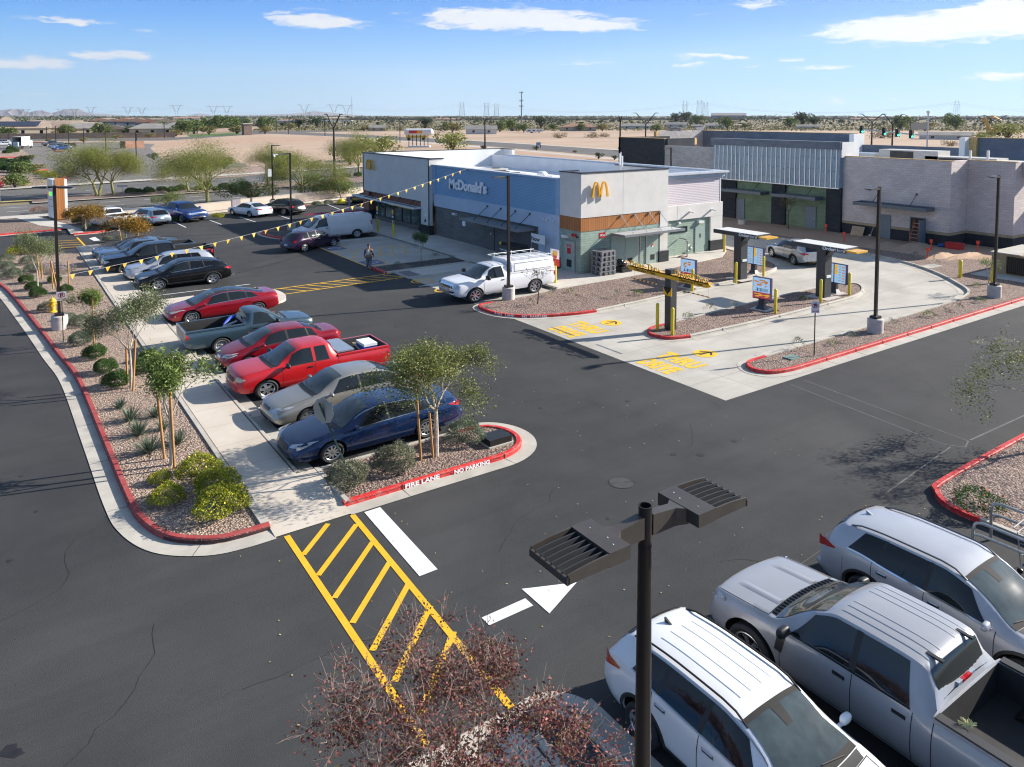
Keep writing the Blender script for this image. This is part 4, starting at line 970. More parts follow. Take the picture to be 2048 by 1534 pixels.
# blue side
P('blue_panel_wall',CORB,(.02,.3,2.35,17.35,3.86,6.33))
P('blue_frame',BLUF,(-.04,.3,2.0,2.35,3.86,6.33),(-.04,.3,17.35,18.1,3.80,6.33),(-.06,.32,2.0,18.1,6.33,6.43))
P('roof_edge_trim',M('trim_pale_metal',(.55,.58,.62),.4,.2),(-.08,.36,2.0,18.1,6.43,6.47))
P('shaded_white_band',STUB,(-.02,.3,4.1,17.6,2.78,3.86),(-.02,.3,2.0,4.1,.95,3.86))  # white band and pillar, tinted blue for the shade on them
P('grey_brick_wall',GBRK,(.12,.3,4.1,17.6,.0,2.78)); P('dark_brick_base',DBRK,(-.06,.3,1.96,4.12,.15,.95))
for a,b in ((9.3,10.1),(5.0,6.1)):
    dd=P('grey_steel_door',M('charcoal_door',(.12,.118,.115),.5,var=.05),(.06,.12,a,b,.15,2.25)); 
    if a>9: hazmat(dd,(.055,(a+b)/2,1.5),(0,-1,0),(-1,0,0))
P('wall_plaque',SIGW,(.07,.12,13.1,13.5,1.55,1.95),)
P('wall_lamp',LWH,(-.08,.12,14.3,14.75,2.32,2.50))
for y in (2.5,3.2,3.5): mb=MB(); mb.ball((-.10,y,3.42),(.09,.09,.07),8,6); mb.build('security_camera',LWH,R1,True)
P('utility_panel',M('meter_grey',(.10,.10,.10),.5),(-.15,.12,8.0,8.35,.5,1.0))
canopy(R1,-1.3,.0,4.5,11.55,2.5,CANG,CANG,(5.0,6.6,8.3,9.95),'x',3.62)
# the word on the blue panel, letters facing -x
text_mesh("McDonald's",1.16,SIGW,R1,frame((-.10,12.5,4.62),(0,-1,0),(0,0,1)),'sign_lettering',.05,bold=.045,sx=.93)
# entrance block
P('stucco_wall',STUC,(-.35,-.05,17.75,30.1,3.02,ZC),(-.35,-.05,17.75,19.1,.98,3.02),(-.05,.9,17.75,18.05,3.02,ZC),(-.05,14.4,29.85,30.1,3.02,ZC))
P('coping',COP,(-.40,0,17.70,30.15,ZC,ZC+.08),(0,.95,17.70,18.1,ZC,ZC+.08),(0,14.45,29.8,30.15,ZC,ZC+.08),(-.39,-.34,17.71,17.80,.98,ZC),(-.39,-.345,30.02,30.12,3.0,ZC),(-.38,-.34,19.1,30.1,2.98,3.04),(14.1,14.45,27.9,29.8,ZC,ZC+.08))
P('parapet_inner',STUW,(.0,14.1,29.60,29.85,5.0,ZC),(14.12,14.4,27.9,29.85,3.,ZC),(-.05,.12,18.05,29.85,5.,ZC-.02))
P('dark_brick_base',DBRK,(-.42,0.,17.68,19.15,.15,.98)); P('dark_brick_base',DBRK,(-.40,.3,28.9,30.15,.15,1.05))
P('brown_pillar',WOODD,(-.36,.3,28.95,30.1,1.05,3.02)); P('brown_panel',WOODD,(-.1,.15,19.1,28.95,2.30,3.1))
P('sill_wall',GBRK,(.1,.4,20.4,28.95,.15,.55))
gl=P('storefront_glass',STG,(.2,.24,20.35,28.9,.55,2.35),(.2,.24,19.15,20.25,.2,2.35))
mb=MB()
for y in (19.15,20.3,21.9,23.5,25.1,26.8,28.5,28.85): mb.bx(.14,.26,y-.05,y+.05,.15,2.35)
mb.bx(.14,.26,19.1,28.9,2.28,2.36); mb.bx(.14,.26,20.3,28.9,.53,.60); mb.build('storefront_frame',DRKF,R1)
P('entry_notice',SIGW,(-.365,-.352,18.25,18.42,1.75,2.05)); P('card_reader',VENT,(-.38,-.352,18.25,18.45,1.25,1.5))
canopy(R1,-.98,-.35,19.0,31.3,2.42,CANG,CANP,(20.2,22.6,25,27.4,29.8),'x',3.0); P('canopy_accent',GOLD,(-.99,-.975,19.1,23.5,2.31,2.36))
arches(R1,(-.35,28.3,5.30),(0,-1,0),(0,0,1),(-1,0,0),1.5,1.05,.10,GOLD,.12)
# right wing
P('pale_panel_wall',CORP,(6.96,12.9,1.0,1.3,3.98,6.0)); P('panel_corner_trim',LWH,(12.9,12.98,.98,1.3,3.98,6.0))
P('eave',M('eave_shade_blue',(.40,.47,.55),.6),(6.96,13.2,.85,1.3,6.0,6.32)); P('roof_edge_trim',M('trim_pale_metal',(.55,.58,.62),.4,.2),(6.99,13.42,.65,1.4,6.32,6.46),(13.1,13.42,1.4,28,6.32,6.46))
P('stucco_band',STUC,(6.96,13.12,.92,1.3,2.88,3.98),(11.95,13.12,.93,1.3,.95,2.88)); P('stucco_joint',M('joint_grey',(.30,.29,.28),.9),(8.75,8.765,.915,.93,2.9,3.98))
P('green_brick_wall',GRNB,(6.96,11.95,1.05,1.3,0,2.88)); P('dark_brick_base',DBRK,(11.88,13.2,.86,1.35,.1,.95))
P('window',M('tinted_green_glass',(.01,.05,.055),.05,var=.4,scale=2),(8.33,9.74,1.02,1.05,1.93,2.27)); P('window_frame',COP,(8.27,9.8,1.0,1.03,2.27,2.32),(8.27,9.8,1.0,1.03,1.88,1.93),(8.27,8.33,1.0,1.03,1.93,2.27),(9.74,9.8,1.0,1.03,1.93,2.27))
d4=P('service_door',GRND,(10.56,11.47,1.0,1.045,.15,2.15)); part('door_window',STG,d4,(10.95,11.1,.99,1.0,1.3,1.6)); P('wall_lamp',LWH,(10.75,11.2,.85,1.05,2.45,2.62)); P('wall_lamp',LWH,(8.9,9.1,.9,1.05,2.55,2.70))
for x in (9.9,12.0): mb=MB(); mb.box((x,.78,3.42),(.12,.3,.10)); mb.ball((x,.62,3.40),(.07,.07,.06),8,6); mb.build('security_camera',LWH,R1,True)
P('side_wall',STUC,(13.12,13.3,1.3,29.85,0,6.32),(0.3,13.12,30.1,30.25,0,6.6))
P('parapet_inner',STUW,(12.85,13.12,1.3,29.6,5.,6.32),(7,12.9,1.3,1.5,5.,6.3),(.3,.5,2.0,18.,5.,6.32),(.3,6.7,.28,.45,5.,ZC-.02))
P('roof_deck',STUW,(.3,6.9,.3,29.85,4.9,5.05),(6.9,13.12,1.35,29.85,4.9,5.05))
for (px,py,w,d,h) in ((983,338,2.2,1.4,.9),(1003,341,1.7,1.2,.7),(1023,343,1.8,1.3,.7)):
    x,y=G(px,py,5.9); t=empty('rooftop_air_conditioner',(x,y,5.05)); tag(t,{983:'large cream rooftop air conditioner with dark end grille, leftmost of three on the restaurant roof',1003:'small cream rooftop air conditioner between its two neighbours on the restaurant roof',1023:'low cream rooftop air conditioner nearest the round roof vent'}[px],'air conditioner','air conditioners on the restaurant roof')
    part('housing',ACM,t,(-w/2,w/2,-d/2,d/2,.05,h)); part('coil_grille',ACD,t,(-w/2-.012,-w/2,-d/2+.1,d/2-.1,.15,h-.15),(-w*.1,w*.4,-d/2-.012,-d/2,.15,h-.12)); mb=MB(); mb.cyl((w*.2,0),.35,h,h+.06,16); mb.build('fan_guard',ACD,t)
x,y=G(1084,347,5.6); t=empty('roof_exhaust_fan',(x,y,5.05)); tag(t,'round white mushroom exhaust fan on the restaurant roof','exhaust fan'); mb=MB(); mb.lathe([(.001,.75),(.3,.72),(.42,.58),(.42,.45),(.25,.42),(.25,.0)],18); mb.build('fan_hood',LWH,t,True); mb=MB(); mb.lathe([(.001,.35),(.25,.33),(.28,.2),(.2,0)],14,(.9,.1,0)); mb.build('small_vent',LWH,t,True)
x,y=G(1287,333,5.6); t=empty('roof_antenna_mast',(5.9,3.2,5.05)); tag(t,'white antenna mast rising behind the arches parapet','antenna'); mb=MB(); mb.tube([(0,0,0),(0,0,3.0)],.04,6); mb.build('mast',LWH,t); mb=MB(); mb.bx(-.12,-.02,-.05,.05,2.0,2.9); mb.bx(.06,.16,-.05,.05,1.9,2.7); mb.build('antenna_panel',LWH,t)
# ---------- shops under construction
CMUP=wallmat('pale_block_wall',(.56,.49,.46),(.64,.56,.53),(.44,.39,.37),.42,.205,.012,var=.25)
CMUG=wallmat('grey_block_wall',(.34,.33,.33),(.43,.42,.41),(.27,.26,.26),.42,.205,.012)
CMUB=wallmat('black_block_wall',(.024,.028,.036),(.034,.038,.048),(.016,.018,.024),.42,.205,.012)
CMUN=wallmat('green_block_wall',(.15,.215,.145),(.185,.255,.175),(.11,.16,.11),.42,.205,.012)
CMUT=wallmat('tan_block_band',(.36,.28,.18),(.42,.33,.21),(.26,.2,.13),.42,.205,.012)
CMUR=wallmat('shade_blue_grey_parapet_block',(.13,.155,.19),(.155,.18,.22),(.11,.13,.16),.42,.205,.01)  # bluish shade painted into grey rear parapet faces; front cap shares it
SHEA=M('blue_grey_sheathing',(.27,.34,.41),.6,var=.12,scale=.5); STUD=M('zinc_furring',(.60,.63,.66),.35,.4,var=.05); OSB=M('osb_board',(.55,.36,.14),.8,var=.3,scale=6)
DBLU=M('slate_blue_door',(.13,.17,.21),.5,var=.06); SOF=M('slate_canopy_metal',(.10,.125,.15),.5,.2,var=.1)
GRNM=M('green_print',(.03,.22,.12),.8)
S1=empty('shop_building'); tag(S1,'unfinished row of shops in pale, black and green concrete block with metal-studded upper front','shop building')
Q=lambda nm,mt,*b: part(nm,mt,S1,*b)
X=26.75
Q('pale_block_wall',CMUP,(X,X+.3,-7.44,.7,1.25,7.12),(X+.3,29.1,-7.44,-7.15,1.25,7.12),(29.1,29.4,-10.5,-7.44,1.25,7.12),(29.4,52,-10.5,-10.2,1.25,7.12))
Q('tan_block_band',CMUT,(X-.02,X+.3,-7.46,.7,1.02,1.25),(X+.3,29.08,-7.46,-7.15,1.02,1.25),(29.08,29.4,-10.52,-7.46,1.02,1.25),(29.4,52,-10.52,-10.2,1.02,1.25))
Q('black_block_base',CMUB,(X,X+.3,-7.44,.7,0,1.02),(X+.3,29.1,-7.44,-7.15,0,1.02),(29.1,29.4,-10.5,-7.44,0,1.02),(29.4,52,-10.5,-10.2,0,1.02))
XC=26.6
for y0,y1 in ((10.9,12.9),(5.76,7.1),(.7,1.95)): Q('black_block_pier',CMUB,(XC-.12,XC+.4,y0,y1,0,4.2))
for y0,y1 in ((7.1,10.9),(1.95,5.76)): Q('green_block_infill',CMUN,(XC+.08,XC+.4,y0,y1,0,4.2))
Q('sheathing_panel',SHEA,(XC-.35,XC+.3,.7,13.3,4.2,7.72)); Q('parapet_cap_panel',CMUR,(XC-.5,XC+.3,.6,13.5,7.72,8.42))
for i in range(27): y=.95+i*.465; part('furring_stud',STUD,S1,(XC-.41,XC-.35,y-.03,y+.03,4.2,7.72))
Q('bottom_track',STUD,(XC-.43,XC-.355,.68,13.32,4.13,4.2))
random.seed(8); mb=MB()
for r_ in (4.75,5.75,6.85):
    for i in range(26):
        y=1.15+i*.465+random.uniform(-.05,.05); z=r_+random.uniform(-.12,.12)
        for k in range(3): mb.box((XC-.353,y+random.uniform(-.1,.1),z+random.uniform(-.12,.12)),(.004,random.uniform(.05,.2),.03),rx=random.uniform(-1,1))
mb.build('sheathing_print',GRNM,S1)
Q('side_return_panel',LWH,(XC-.3,28.6,.55,.68,7.0,8.4))
for (y0,y1) in ((2.2,6.4),(7.4,12.0)): canopy(S1,XC-1.2,XC-.1,y0,y1,3.02,SOF,SOF,(y0+1,y1-1),'x',4.05,.24)
canopy(S1,X-1.2,X-.0,-6.4,-.9,3.0,SOF,SOF,(-2.3,-5.1),'x',4.2,.24)
for y0,y1 in ((10.0,11.0),(2.9,3.9)): dd=Q('steel_door',DBLU,(XC+.0,XC+.08,y0-.0,y1,.1,2.2)); part('handle',STEEL,dd,(XC-.04,XC,y0+.12,y0+.22,1.05,1.1))
dd=Q('steel_door',DBLU,(X-.05,X,-3.25,-2.2,.1,2.2)); part('handle',STEEL,dd,(X-.09,X-.05,-2.45,-2.33,1.05,1.1))
Q('doorway_dark',VENT,(X-.02,X+.0,-5.75,-4.75,.1,2.2)); Q('door_frame',DBLU,(X-.06,X,-5.82,-5.75,.1,2.26),(X-.06,X,-4.75,-4.68,.1,2.26),(X-.06,X,-5.75,-4.75,2.2,2.26)); Q('open_door',DBLU,(X-.95,X-.06,-5.86,-5.82,.1,2.15))
Q('grey_block_wall',CMUG,(X+.1,X+.4,13.3,20.0,1.25,7.38)); Q('tan_block_band',CMUT,(X+.08,X+.4,13.3,20.,1.02,1.25)); Q('black_block_base',CMUB,(X+.1,X+.4,13.3,20,0,1.02))
Q('black_block_wall',CMUB,(X,X+.4,20.0,26.6,0,8.15),(X+.4,31,19.9,20.2,7.,8.15),(X,34,26.3,26.6,0,8.15)); Q('osb_end',OSB,(31,31.3,19.9,20.2,7.38,8.15),(31,31.4,20.2,21.2,7.3,8.1))
Q('wall_cap_board',OSB,(X-.03,X+.33,-7.47,.66,7.12,7.16),(29.07,29.43,-10.53,-7.4,7.12,7.16),(X-.02,X+.43,20,26.6,8.15,8.19))
# rear parapets seen above the front walls
xb=44.
def span(pxa,pxb,py,mt,zb=6.,x0=xb,nm='rear_parapet'):
    a=ON(pxa,x0=x0); b=ON(pxb,x0=x0); z=ZAT(x0,(a[1]+b[1])/2,py); Q(nm,mt,(x0,x0+.3,min(a[1],b[1]),max(a[1],b[1]),zb,z)); return a,b,z
a,b,z1=span(1404,1712,264,CMUR); Q('rear_parapet_return',CMUG,(xb-7.5,xb,a[1],a[1]+.3,6.,z1)); Q('osb_end',OSB,(xb-7.9,xb-7.5,a[1],a[1]+.4,6.6,z1)); Q('rear_parapet_end',LWH,(xb-1.5,xb+.3,b[1]-.5,b[1],6,z1)); Q('wall_cap_board',OSB,(xb-.03,xb+.33,b[1],a[1]+.3,z1,z1+.05))
a,b,z2=span(1700,1932,292,CMUR,5.8)
a,b,z3=span(1935,2300,279,CMUR,5.5,40.); Q('rear_parapet_end',LWH,(39.,40.2,a[1]-.02,a[1]+.45,5.5,z3)); Q('osb_end',OSB,(39.7,40.,a[1]-.6,a[1]-.02,6.2,z3)); Q('wall_cap_board',OSB,(39.95,40.35,b[1],a[1],z3,z3+.05))
Q('roof_deck',STUW,(X+.3,xb,-7.,26.3,5.9,6.0),(29.4,xb,-10.2,-7.,5.9,6.0)); Q('roof_rail_strip',LWH,(33,33.2,-7,.4,6.35,6.5))
for i,(px,w) in enumerate(((1720,3.2),(1822,4.6),(1925,5.0),(2040,3.))):
    x,y=ON(px,x0=31.); t=empty('rooftop_unit',(x,y,6.0)); tag(t,['pale rooftop air unit beside the metal-studded front','longest pale rooftop air unit above the block shop wall','low flat rooftop air unit near the wall corner','rooftop air unit cut by the right photo edge'][i],'air conditioner','air units on the shop roof')
    h=ZAT(x,y,[305,300,314,323][i])-6.0; part('housing',ACM if i else STEEL,t,(-.9,.9,-w/2,w/2,.02,h)); part('coil_grille',ACD,t,(-.912,-.9,-w*.1,w*.3,.1,h-.1))
for px in (1934,1969):
    x,y=ON(px,x0=30.); t=tag(part('roof_standpipe',LWH,None,(x-.07,x+.07,y-.07,y+.07,6.,ZAT(x,y,301))),'white pipe stub on the shop roof, '+('left' if px<1950 else 'right')+' one of the pair','pipe')
# ================= parked and moving vehicles
def V(sp,pm,label,cat,cx,cy,deg,group=None,name=None,detail=2): return build_car(sp,pm,label,cat,(cx,cy,0),rad(deg),group,name,detail)
RG='vehicles parked nose in along the sidewalk'
navy=paint('navy_blue',(.003,.022,.085),.3,.24); champ=paint('champagne',(.36,.34,.30),.55,.3); bred=paint('bright_red',(.50,.008,.012),.05,.35); cherry=paint('cherry_red',(.27,.004,.014),.35,.28)
dred=paint('deep_red',(.33,.004,.014),.35,.25); teal=paint('slate_teal',(.045,.085,.115),.4,.33); blk=M('paint_black',(.003,.003,.004),.22,0,var=0,coat=.35,spec=.35); slv=paint('silver_white',(.48,.50,.54),.4,.3)
steel=paint('steel_blue',(.13,.19,.27),.55,.28); dgrey=paint('dark_grey',(.05,.055,.065),.5,.3); wht=paint('white',(.76,.77,.79),0,.3); gry=paint('metallic_grey',(.35,.355,.375),.15,.34); slg=paint('silver_grey',(.44,.45,.48),.15,.32)
purp=paint('dark_purple',(.022,.006,.03),.35,.25); rblu=paint('royal_blue',(.010,.055,.27),.35,.25); vanw=paint('van_white',(.62,.61,.60),0,.4)
V(sx(SEDAN,fin=3.5,handlemat=navy,arc=1,L=4.93,W=1.86,rim='10'),navy,'glossy navy blue sedan in the stall nearest the fire-lane island, young tree leaning over it','car',-18.88,-13.72,180,RG)
CAM=sx(SEDAN,L=4.8,W=1.80,wr=.60,xr=3.65,rim='7',trim=M('champagne_trim',(.2,.19,.17),.4),r=.325,head=[([(.40,.60),(.76,.64),(.84,.74),(.78,.78),(.44,.70)],HLE)],front=[('grille',rectp(-.28,.28,.58,.68,.04),ALD),('bumper_vent',rectp(-.5,.5,.28,.36,.03),BLK)],
 top=[(0,.48),(.05,.60),(.12,.70),(.5,.82),(1.15,.96),(1.28,1.0),(1.98,1.42),(2.4,1.49),(3.0,1.48),(3.45,1.38),(4.0,1.12),(4.4,1.11),(4.68,1.06),(4.75,.9),(4.8,.7)],belt=[(0,.42),(.12,.6),(.5,.74),(1.2,.90),(2,.93),(3.5,.97),(4.2,1.02),(4.65,.98),(4.8,.6)])
V(CAM,champ,'dull champagne silver older sedan between the red pickup and the navy sedan','car',-18.62,-11.02,180,RG)
PKS=sx(PICK,L=5.2,W=1.84,wr=.62,sill=.33,xf=.86,xr=4.06,r=.37,tw=.25,
 top=[(0,.72),(.05,.92),(.16,1.03),(.5,1.09),(1.1,1.14),(1.2,1.16),(1.82,1.58),(2.15,1.72),(2.85,1.73),(3.0,1.70),(3.08,1.67),(3.26,1.26),(3.34,1.20),(5.2,1.18)],
 belt=[(0,.62),(.14,.92),(.5,1.0),(1.2,1.07),(2,1.09),(3.0,1.10),(3.24,1.10),(3.34,1.12),(5.2,1.12)],bed=(3.27,5.14,1.20,.72),rw=(3.10,3.24),hside=(.05,.20,.80,.93,.88,HLY),tside=(5.19,5.08,.84,1.10,.98,RED),ws=(1.22,1.95),win=[(1.48,1.82,2.42,2.40),(2.52,2.50,2.98,2.88)],seams=(1.38,2.47,3.29),handles=(2.3,),
 head=[([(.52,.78),(.84,.80),(.84,.95),(.56,.95)],HLY)],tail=[([(.78,.82),(.89,.82),(.89,1.10),(.80,1.10)],RED)],front=[('grille',rectp(-.44,.44,.72,.88,.06),BLK),('front_bumper',rectp(-.86,.86,.40,.58,.05),bred)],rear=[('rear_bumper',rectp(-.84,.84,.44,.60,.04),CHR)],plate=.46)
r_,c_=V(sx(PKS,pillarmat=bred,rim='6'),bred,'bright red extended-cab pickup with a tool box and blue cooler in its bed','pickup truck',-18.7,-8.07,180,RG)
# load of the red pickup
def at_car(cx,cy,deg,lx,ly,z): a=rad(deg); return (cx+lx*math.cos(a)-ly*math.sin(a),cy+lx*math.sin(a)+ly*math.cos(a),z)
t=empty('tool_box',at_car(-18.7,-8.07,180,-1.05,0,.74),PI); tag(t,'pale blue-grey tool box across the bed of the red pickup','tool box'); part('box_body',M('toolbox_metal',(.28,.33,.38),.35,.5),t,(-.28,.28,-.72,.72,0,.50)); part('lid',M('toolbox_lid',(.36,.42,.48),.3,.5),t,(-.31,.31,-.76,.76,.50,.56))
t=empty('cooler',at_car(-18.7,-8.07,180,-2.1,.1,.74),PI); tag(t,'blue cooler with a white lid in the bed of the red pickup','cooler'); part('cooler_body',M('cooler_blue',(.01,.05,.35),.4),t,(-.24,.24,-.36,.36,0,.42)); part('lid',M('cooler_white',(.75,.77,.8),.4),t,(-.25,.25,-.38,.38,.42,.53))
t=empty('work_gloves',at_car(-18.7,-8.07,180,-1.65,-.2,.74),.4); tag(t,'small pile of black and tan work gear beside the cooler','work gear'); mb=MB(); mb.ball((0,0,.12),(.2,.3,.14),8,5); mb.build('bag',BLK,t,True); mb=MB(); mb.tube([(.1,-.3,.2),(.25,.2,.35)],.03,6); mb.tube([(.2,-.3,.2),(.3,.15,.33)],.03,6); mb.build('tool_handle',M('tan_handle',(.5,.38,.25),.7),t,True)
MIR=sx(SEDAN,tside=(4.26,3.96,.86,1.0,.97,RED),L=4.3,W=1.68,wr=.55,xf=.80,xr=3.35,r=.30,tw=.2,rim='7',trim=BLK,arc=0,
 top=[(0,.50),(.05,.64),(.14,.74),(.5,.86),(.9,.98),(1.0,1.02),(1.72,1.43),(2.1,1.51),(2.7,1.50),(3.15,1.38),(3.62,1.12),(3.95,1.12),(4.2,1.06),(4.26,.9),(4.3,.68)],belt=[(0,.44),(.12,.62),(.5,.78),(1.0,.91),(2,.97),(3.2,1.02),(4.1,1.03),(4.3,.6)],
 ws=(1.0,1.74),rw=(2.90,3.58),win=[(1.25,1.62,2.2,2.16),(2.28,2.24,2.98,2.9),(3.04,2.96,3.35,3.15)],seams=(1.14,2.24,3.06),handles=(2.06,2.9),front=[('grille',rectp(-.30,.30,.56,.66,.04),CHR),('bumper_vent',rectp(-.42,.42,.26,.4,.03),BLK)],
 head=[([(.38,.62),(.70,.66),(.78,.76),(.72,.80),(.42,.72)],HLE)],tail=[([(.58,.86),(.76,.86),(.78,1.02),(.62,1.02)],RED)])
V(MIR,cherry,'small cherry red sedan beside the bright red pickup','car',-18.8,-4.95,180,RG)
TEA=sx(PKS,L=4.95,xf=.84,xr=3.66,r=.345,rim='steel',rimmat=STW,win=[(1.50,1.86,2.44,2.34)],seams=(1.4,2.56),handles=(2.36,),
 top=[(0,.72),(.05,.88),(.16,.98),(.5,1.04),(1.1,1.10),(1.2,1.12),(1.82,1.54),(2.15,1.66),(2.38,1.66),(2.48,1.64),(2.54,1.61),(2.72,1.22),(2.8,1.16),(4.95,1.14)],belt=[(0,.62),(.14,.90),(.5,.97),(1.2,1.04),(2,1.06),(2.7,1.07),(2.8,1.08),(4.95,1.08)],bed=(2.73,4.89,1.16,.70),rw=(2.56,2.70),tside=(4.94,4.83,.80,1.06,.93,RED),handlemat=BLK,
 head=[([(.56,.76),(.85,.78),(.85,.92),(.58,.92)],HLE)],tail=[([(.76,.80),(.88,.80),(.88,1.06),(.78,1.06)],RED)],front=[('grille',rectp(-.46,.46,.70,.86,.05),BLK)],rear=[('tailgate_panel',rectp(-.70,.70,.66,1.08,.03),M('primer_tan',(.42,.38,.32),.5,.1)),('rear_bumper',rectp(-.84,.84,.44,.58,.04),CHR)])
V(TEA,teal,'slate teal regular-cab pickup backed into its stall, tan tailgate over the sidewalk','pickup truck',-19.15,-2.12,0,RG)
t=empty('folded_umbrella',at_car(-19.15,-2.12,0,-.55,.1,.70),.3); tag(t,'blue and white folded beach umbrella bundle in the teal pickup bed','umbrella'); mb=MB(); mb.tube([(-.6,-.3,.42),(-.1,.0,.56),(.2,.1,.60)],[.03,.09,.04],8); mb.build('canopy_cloth',M('umbrella_blue',(.008,.03,.42),.6,var=.5,scale=5,col2=(.05,.12,.6)),t,True); mb=MB(); mb.tube([(-.5,-.1,.25),(.25,.1,.3)],.06,8); mb.build('white_roll',LWH,t,True)
TES=sx(SEDAN,tside=(4.62,4.3,.86,.98,.96,RED),L=4.69,W=1.85,wr=.60,xf=.84,xr=3.72,r=.335,rim='10',rimmat=ALU,trim=CHR,arc=1,glassroof=3.55,hdrop=.17,
 top=[(0,.46),(.05,.58),(.14,.68),(.5,.79),(1.0,.90),(1.1,.94),(1.9,1.36),(2.35,1.44),(2.8,1.43),(3.4,1.31),(4.05,1.12),(4.45,1.10),(4.6,1.02),(4.65,.85),(4.69,.6)],belt=[(0,.42),(.12,.58),(.5,.70),(1.1,.84),(2,.90),(3.5,.98),(4.2,1.0),(4.6,.9),(4.69,.5)],
 ws=(1.1,1.95),rw=(3.3,4.0),win=[(1.42,1.85,2.42,2.38),(2.50,2.46,3.24,3.18),(3.28,3.22,3.78,3.46)],seams=(1.25,2.46,3.36),handles=(2.3,3.25),head=[([(.48,.60),(.74,.66),(.84,.74),(.78,.76),(.50,.66)],HLE)],tail=[([(.50,.86),(.76,.86),(.82,.98),(.52,.96)],RED)],front=[('bumper_vent',rectp(-.5,.5,.26,.36,.03),BLK)])
V(TES,dred,'deep red sedan with a black glass roof beside the raised walk','car',-19.0,2.95,180,RG)
ESC=sx(SUV,L=4.58,xf=.88,xr=3.59,r=.35,rim='5',trim=CHR,arc=1,rails=None,wr=.60,top=[(0,.55),(.05,.70),(.14,.82),(.5,.92),(1.0,1.03),(1.1,1.06),(1.85,1.54),(2.3,1.66),(2.9,1.65),(3.5,1.56),(3.9,1.45),(4.28,1.18),(4.46,1.02),(4.54,.84),(4.58,.6)],rw=(3.92,4.26),belt=[(0,.50),(.12,.72),(.5,.84),(1.2,.98),(2,1.04),(3.0,1.12),(3.7,1.22),(4.2,1.10),(4.45,.96),(4.58,.55)],win=[(1.42,1.82,2.42,2.40),(2.50,2.48,3.16,3.08),(3.22,3.14,3.62,3.36)],finmat=BLK)
V(sx(ESC,clad=M('dark_cladding',(.03,.032,.036),.55)),blk,'black crossover with silver wheels in the stall by the open painted bay','car',-19.1,10.9,180,RG)
V(sx(SUV,L=4.6,fin=None,rails=None,roofmat=None,top=[(0,.6),(.05,.78),(.14,.90),(.5,.98),(1.05,1.07),(1.15,1.10),(1.85,1.55),(2.3,1.66),(3.2,1.66),(3.9,1.60),(4.15,1.52),(4.42,1.15),(4.52,1.0),(4.57,.85),(4.60,.62)],head=[([(.36,.80),(.78,.86),(.84,.92),(.76,.94),(.42,.86)],HLD)],front=[('grille',rectp(-.42,.42,.50,.72,.08),BLK),('bumper_vent',rectp(-.7,.7,.28,.44,.04),BLK)]),slv,'silver white crossover with black lower cladding between the black crossover and the black pickup','car',-19.25,13.6,180,RG)
V(sx(PICK,L=5.9,rim='5',rimmat=ALD,mscale=1.3,head=[([(.60,.82),(.94,.84),(.95,1.02),(.62,1.00)],HLE)],front=[('grille',rectp(-.50,.50,.74,1.04,.10),CHR),('front_bumper',rectp(-.92,.92,.46,.66,.05),CHR)],rear=[('rear_bumper',rectp(-.92,.92,.50,.70,.04),CHR)]),blk,'tall black crew-cab pickup with chrome nose hanging over the sidewalk','pickup truck',-19.4,16.45,180,RG)
TAC=sx(PKS,L=5.4,W=1.9,xr=4.1,win=[(1.5,1.86,2.36,2.34),(2.46,2.44,3.06,3.0)],seams=(1.4,2.41,3.2),handles=(2.2,2.98),top=[(0,.76),(.05,.96),(.16,1.06),(.5,1.13),(1.1,1.18),(1.2,1.20),(1.82,1.62),(2.15,1.76),(2.95,1.77),(3.2,1.74),(3.28,1.71),(3.48,1.30),(3.56,1.24),(5.4,1.22)],belt=[(0,.62),(.14,.95),(.5,1.02),(1.2,1.09),(2,1.11),(3.2,1.12),(3.46,1.12),(3.56,1.16),(5.4,1.16)],rw=(3.30,3.45),tside=(5.39,5.28,.88,1.14,1.,RED),bed=(3.49,5.34,1.24,.76),head=[([(.50,.82),(.86,.86),(.88,.98),(.54,.94)],HLD)],front=[('grille',rectp(-.46,.46,.66,.96,.10),BLK),('bumper_vent',rectp(-.6,.6,.4,.52,.03),BLK)])
r_,c_=V(TAC,steel,'steel blue mid-size pickup with a sunroof beside the tall black pickup','pickup truck',-19.6,19.25,180,RG)
mb=MB(); mb.grid([[c_.topp(lerp(2.2,2.75,i/4),lerp(-.55,.55,j/6),.006) for j in range(7)] for i in range(5)]); mb.build('sunroof',GL,r_)
V(sx(SEDAN,W=1.84,trim=CHR,fin=None),dgrey,'dark grey blue sedan at the far end of the sidewalk row','car',-19.85,22.0,180,RG)
# far row by the low wall
FG='vehicles parked along the low wall'
V(sx(PICK,detail=1),wht,'white pickup half hidden behind an orange-leaved young tree','pickup truck',-19.6,37.6,107.5,FG,detail=1)
V(sx(SUV,rim='5',rails=None,trim=CHR,tail=[([(.42,.90),(.86,.90),(.88,1.02),(.80,1.05),(.44,.98)],RED)]),paint('ice_blue',(.20,.27,.34),.55,.28),'ice blue crossover backed toward us, left of the royal blue pickup','car',-16.65,37.7,107.5,FG,detail=1)
V(sx(PICK,front=[('grille',rectp(-.58,.58,.76,1.02,.05),CHR),('front_bumper',rectp(-.92,.92,.46,.66,.05),CHR)],head=[([(.60,.82),(.92,.84),(.93,1.04),(.62,1.02)],HLE)],handlemat=BLK,mirrormat=rblu),rblu,'royal blue pickup facing us in front of the low wall','pickup truck',-13.8,39.0,-72.5,FG,detail=1)
V(sx(SEDAN,tail=[([(.38,.86),(.72,.86),(.78,.98),(.68,1.0),(.36,.97)],RED)],trim=CHR),wht,'white sedan with red tail lamps at the low wall','car',-8.0,38.5,107.5,FG,detail=1)
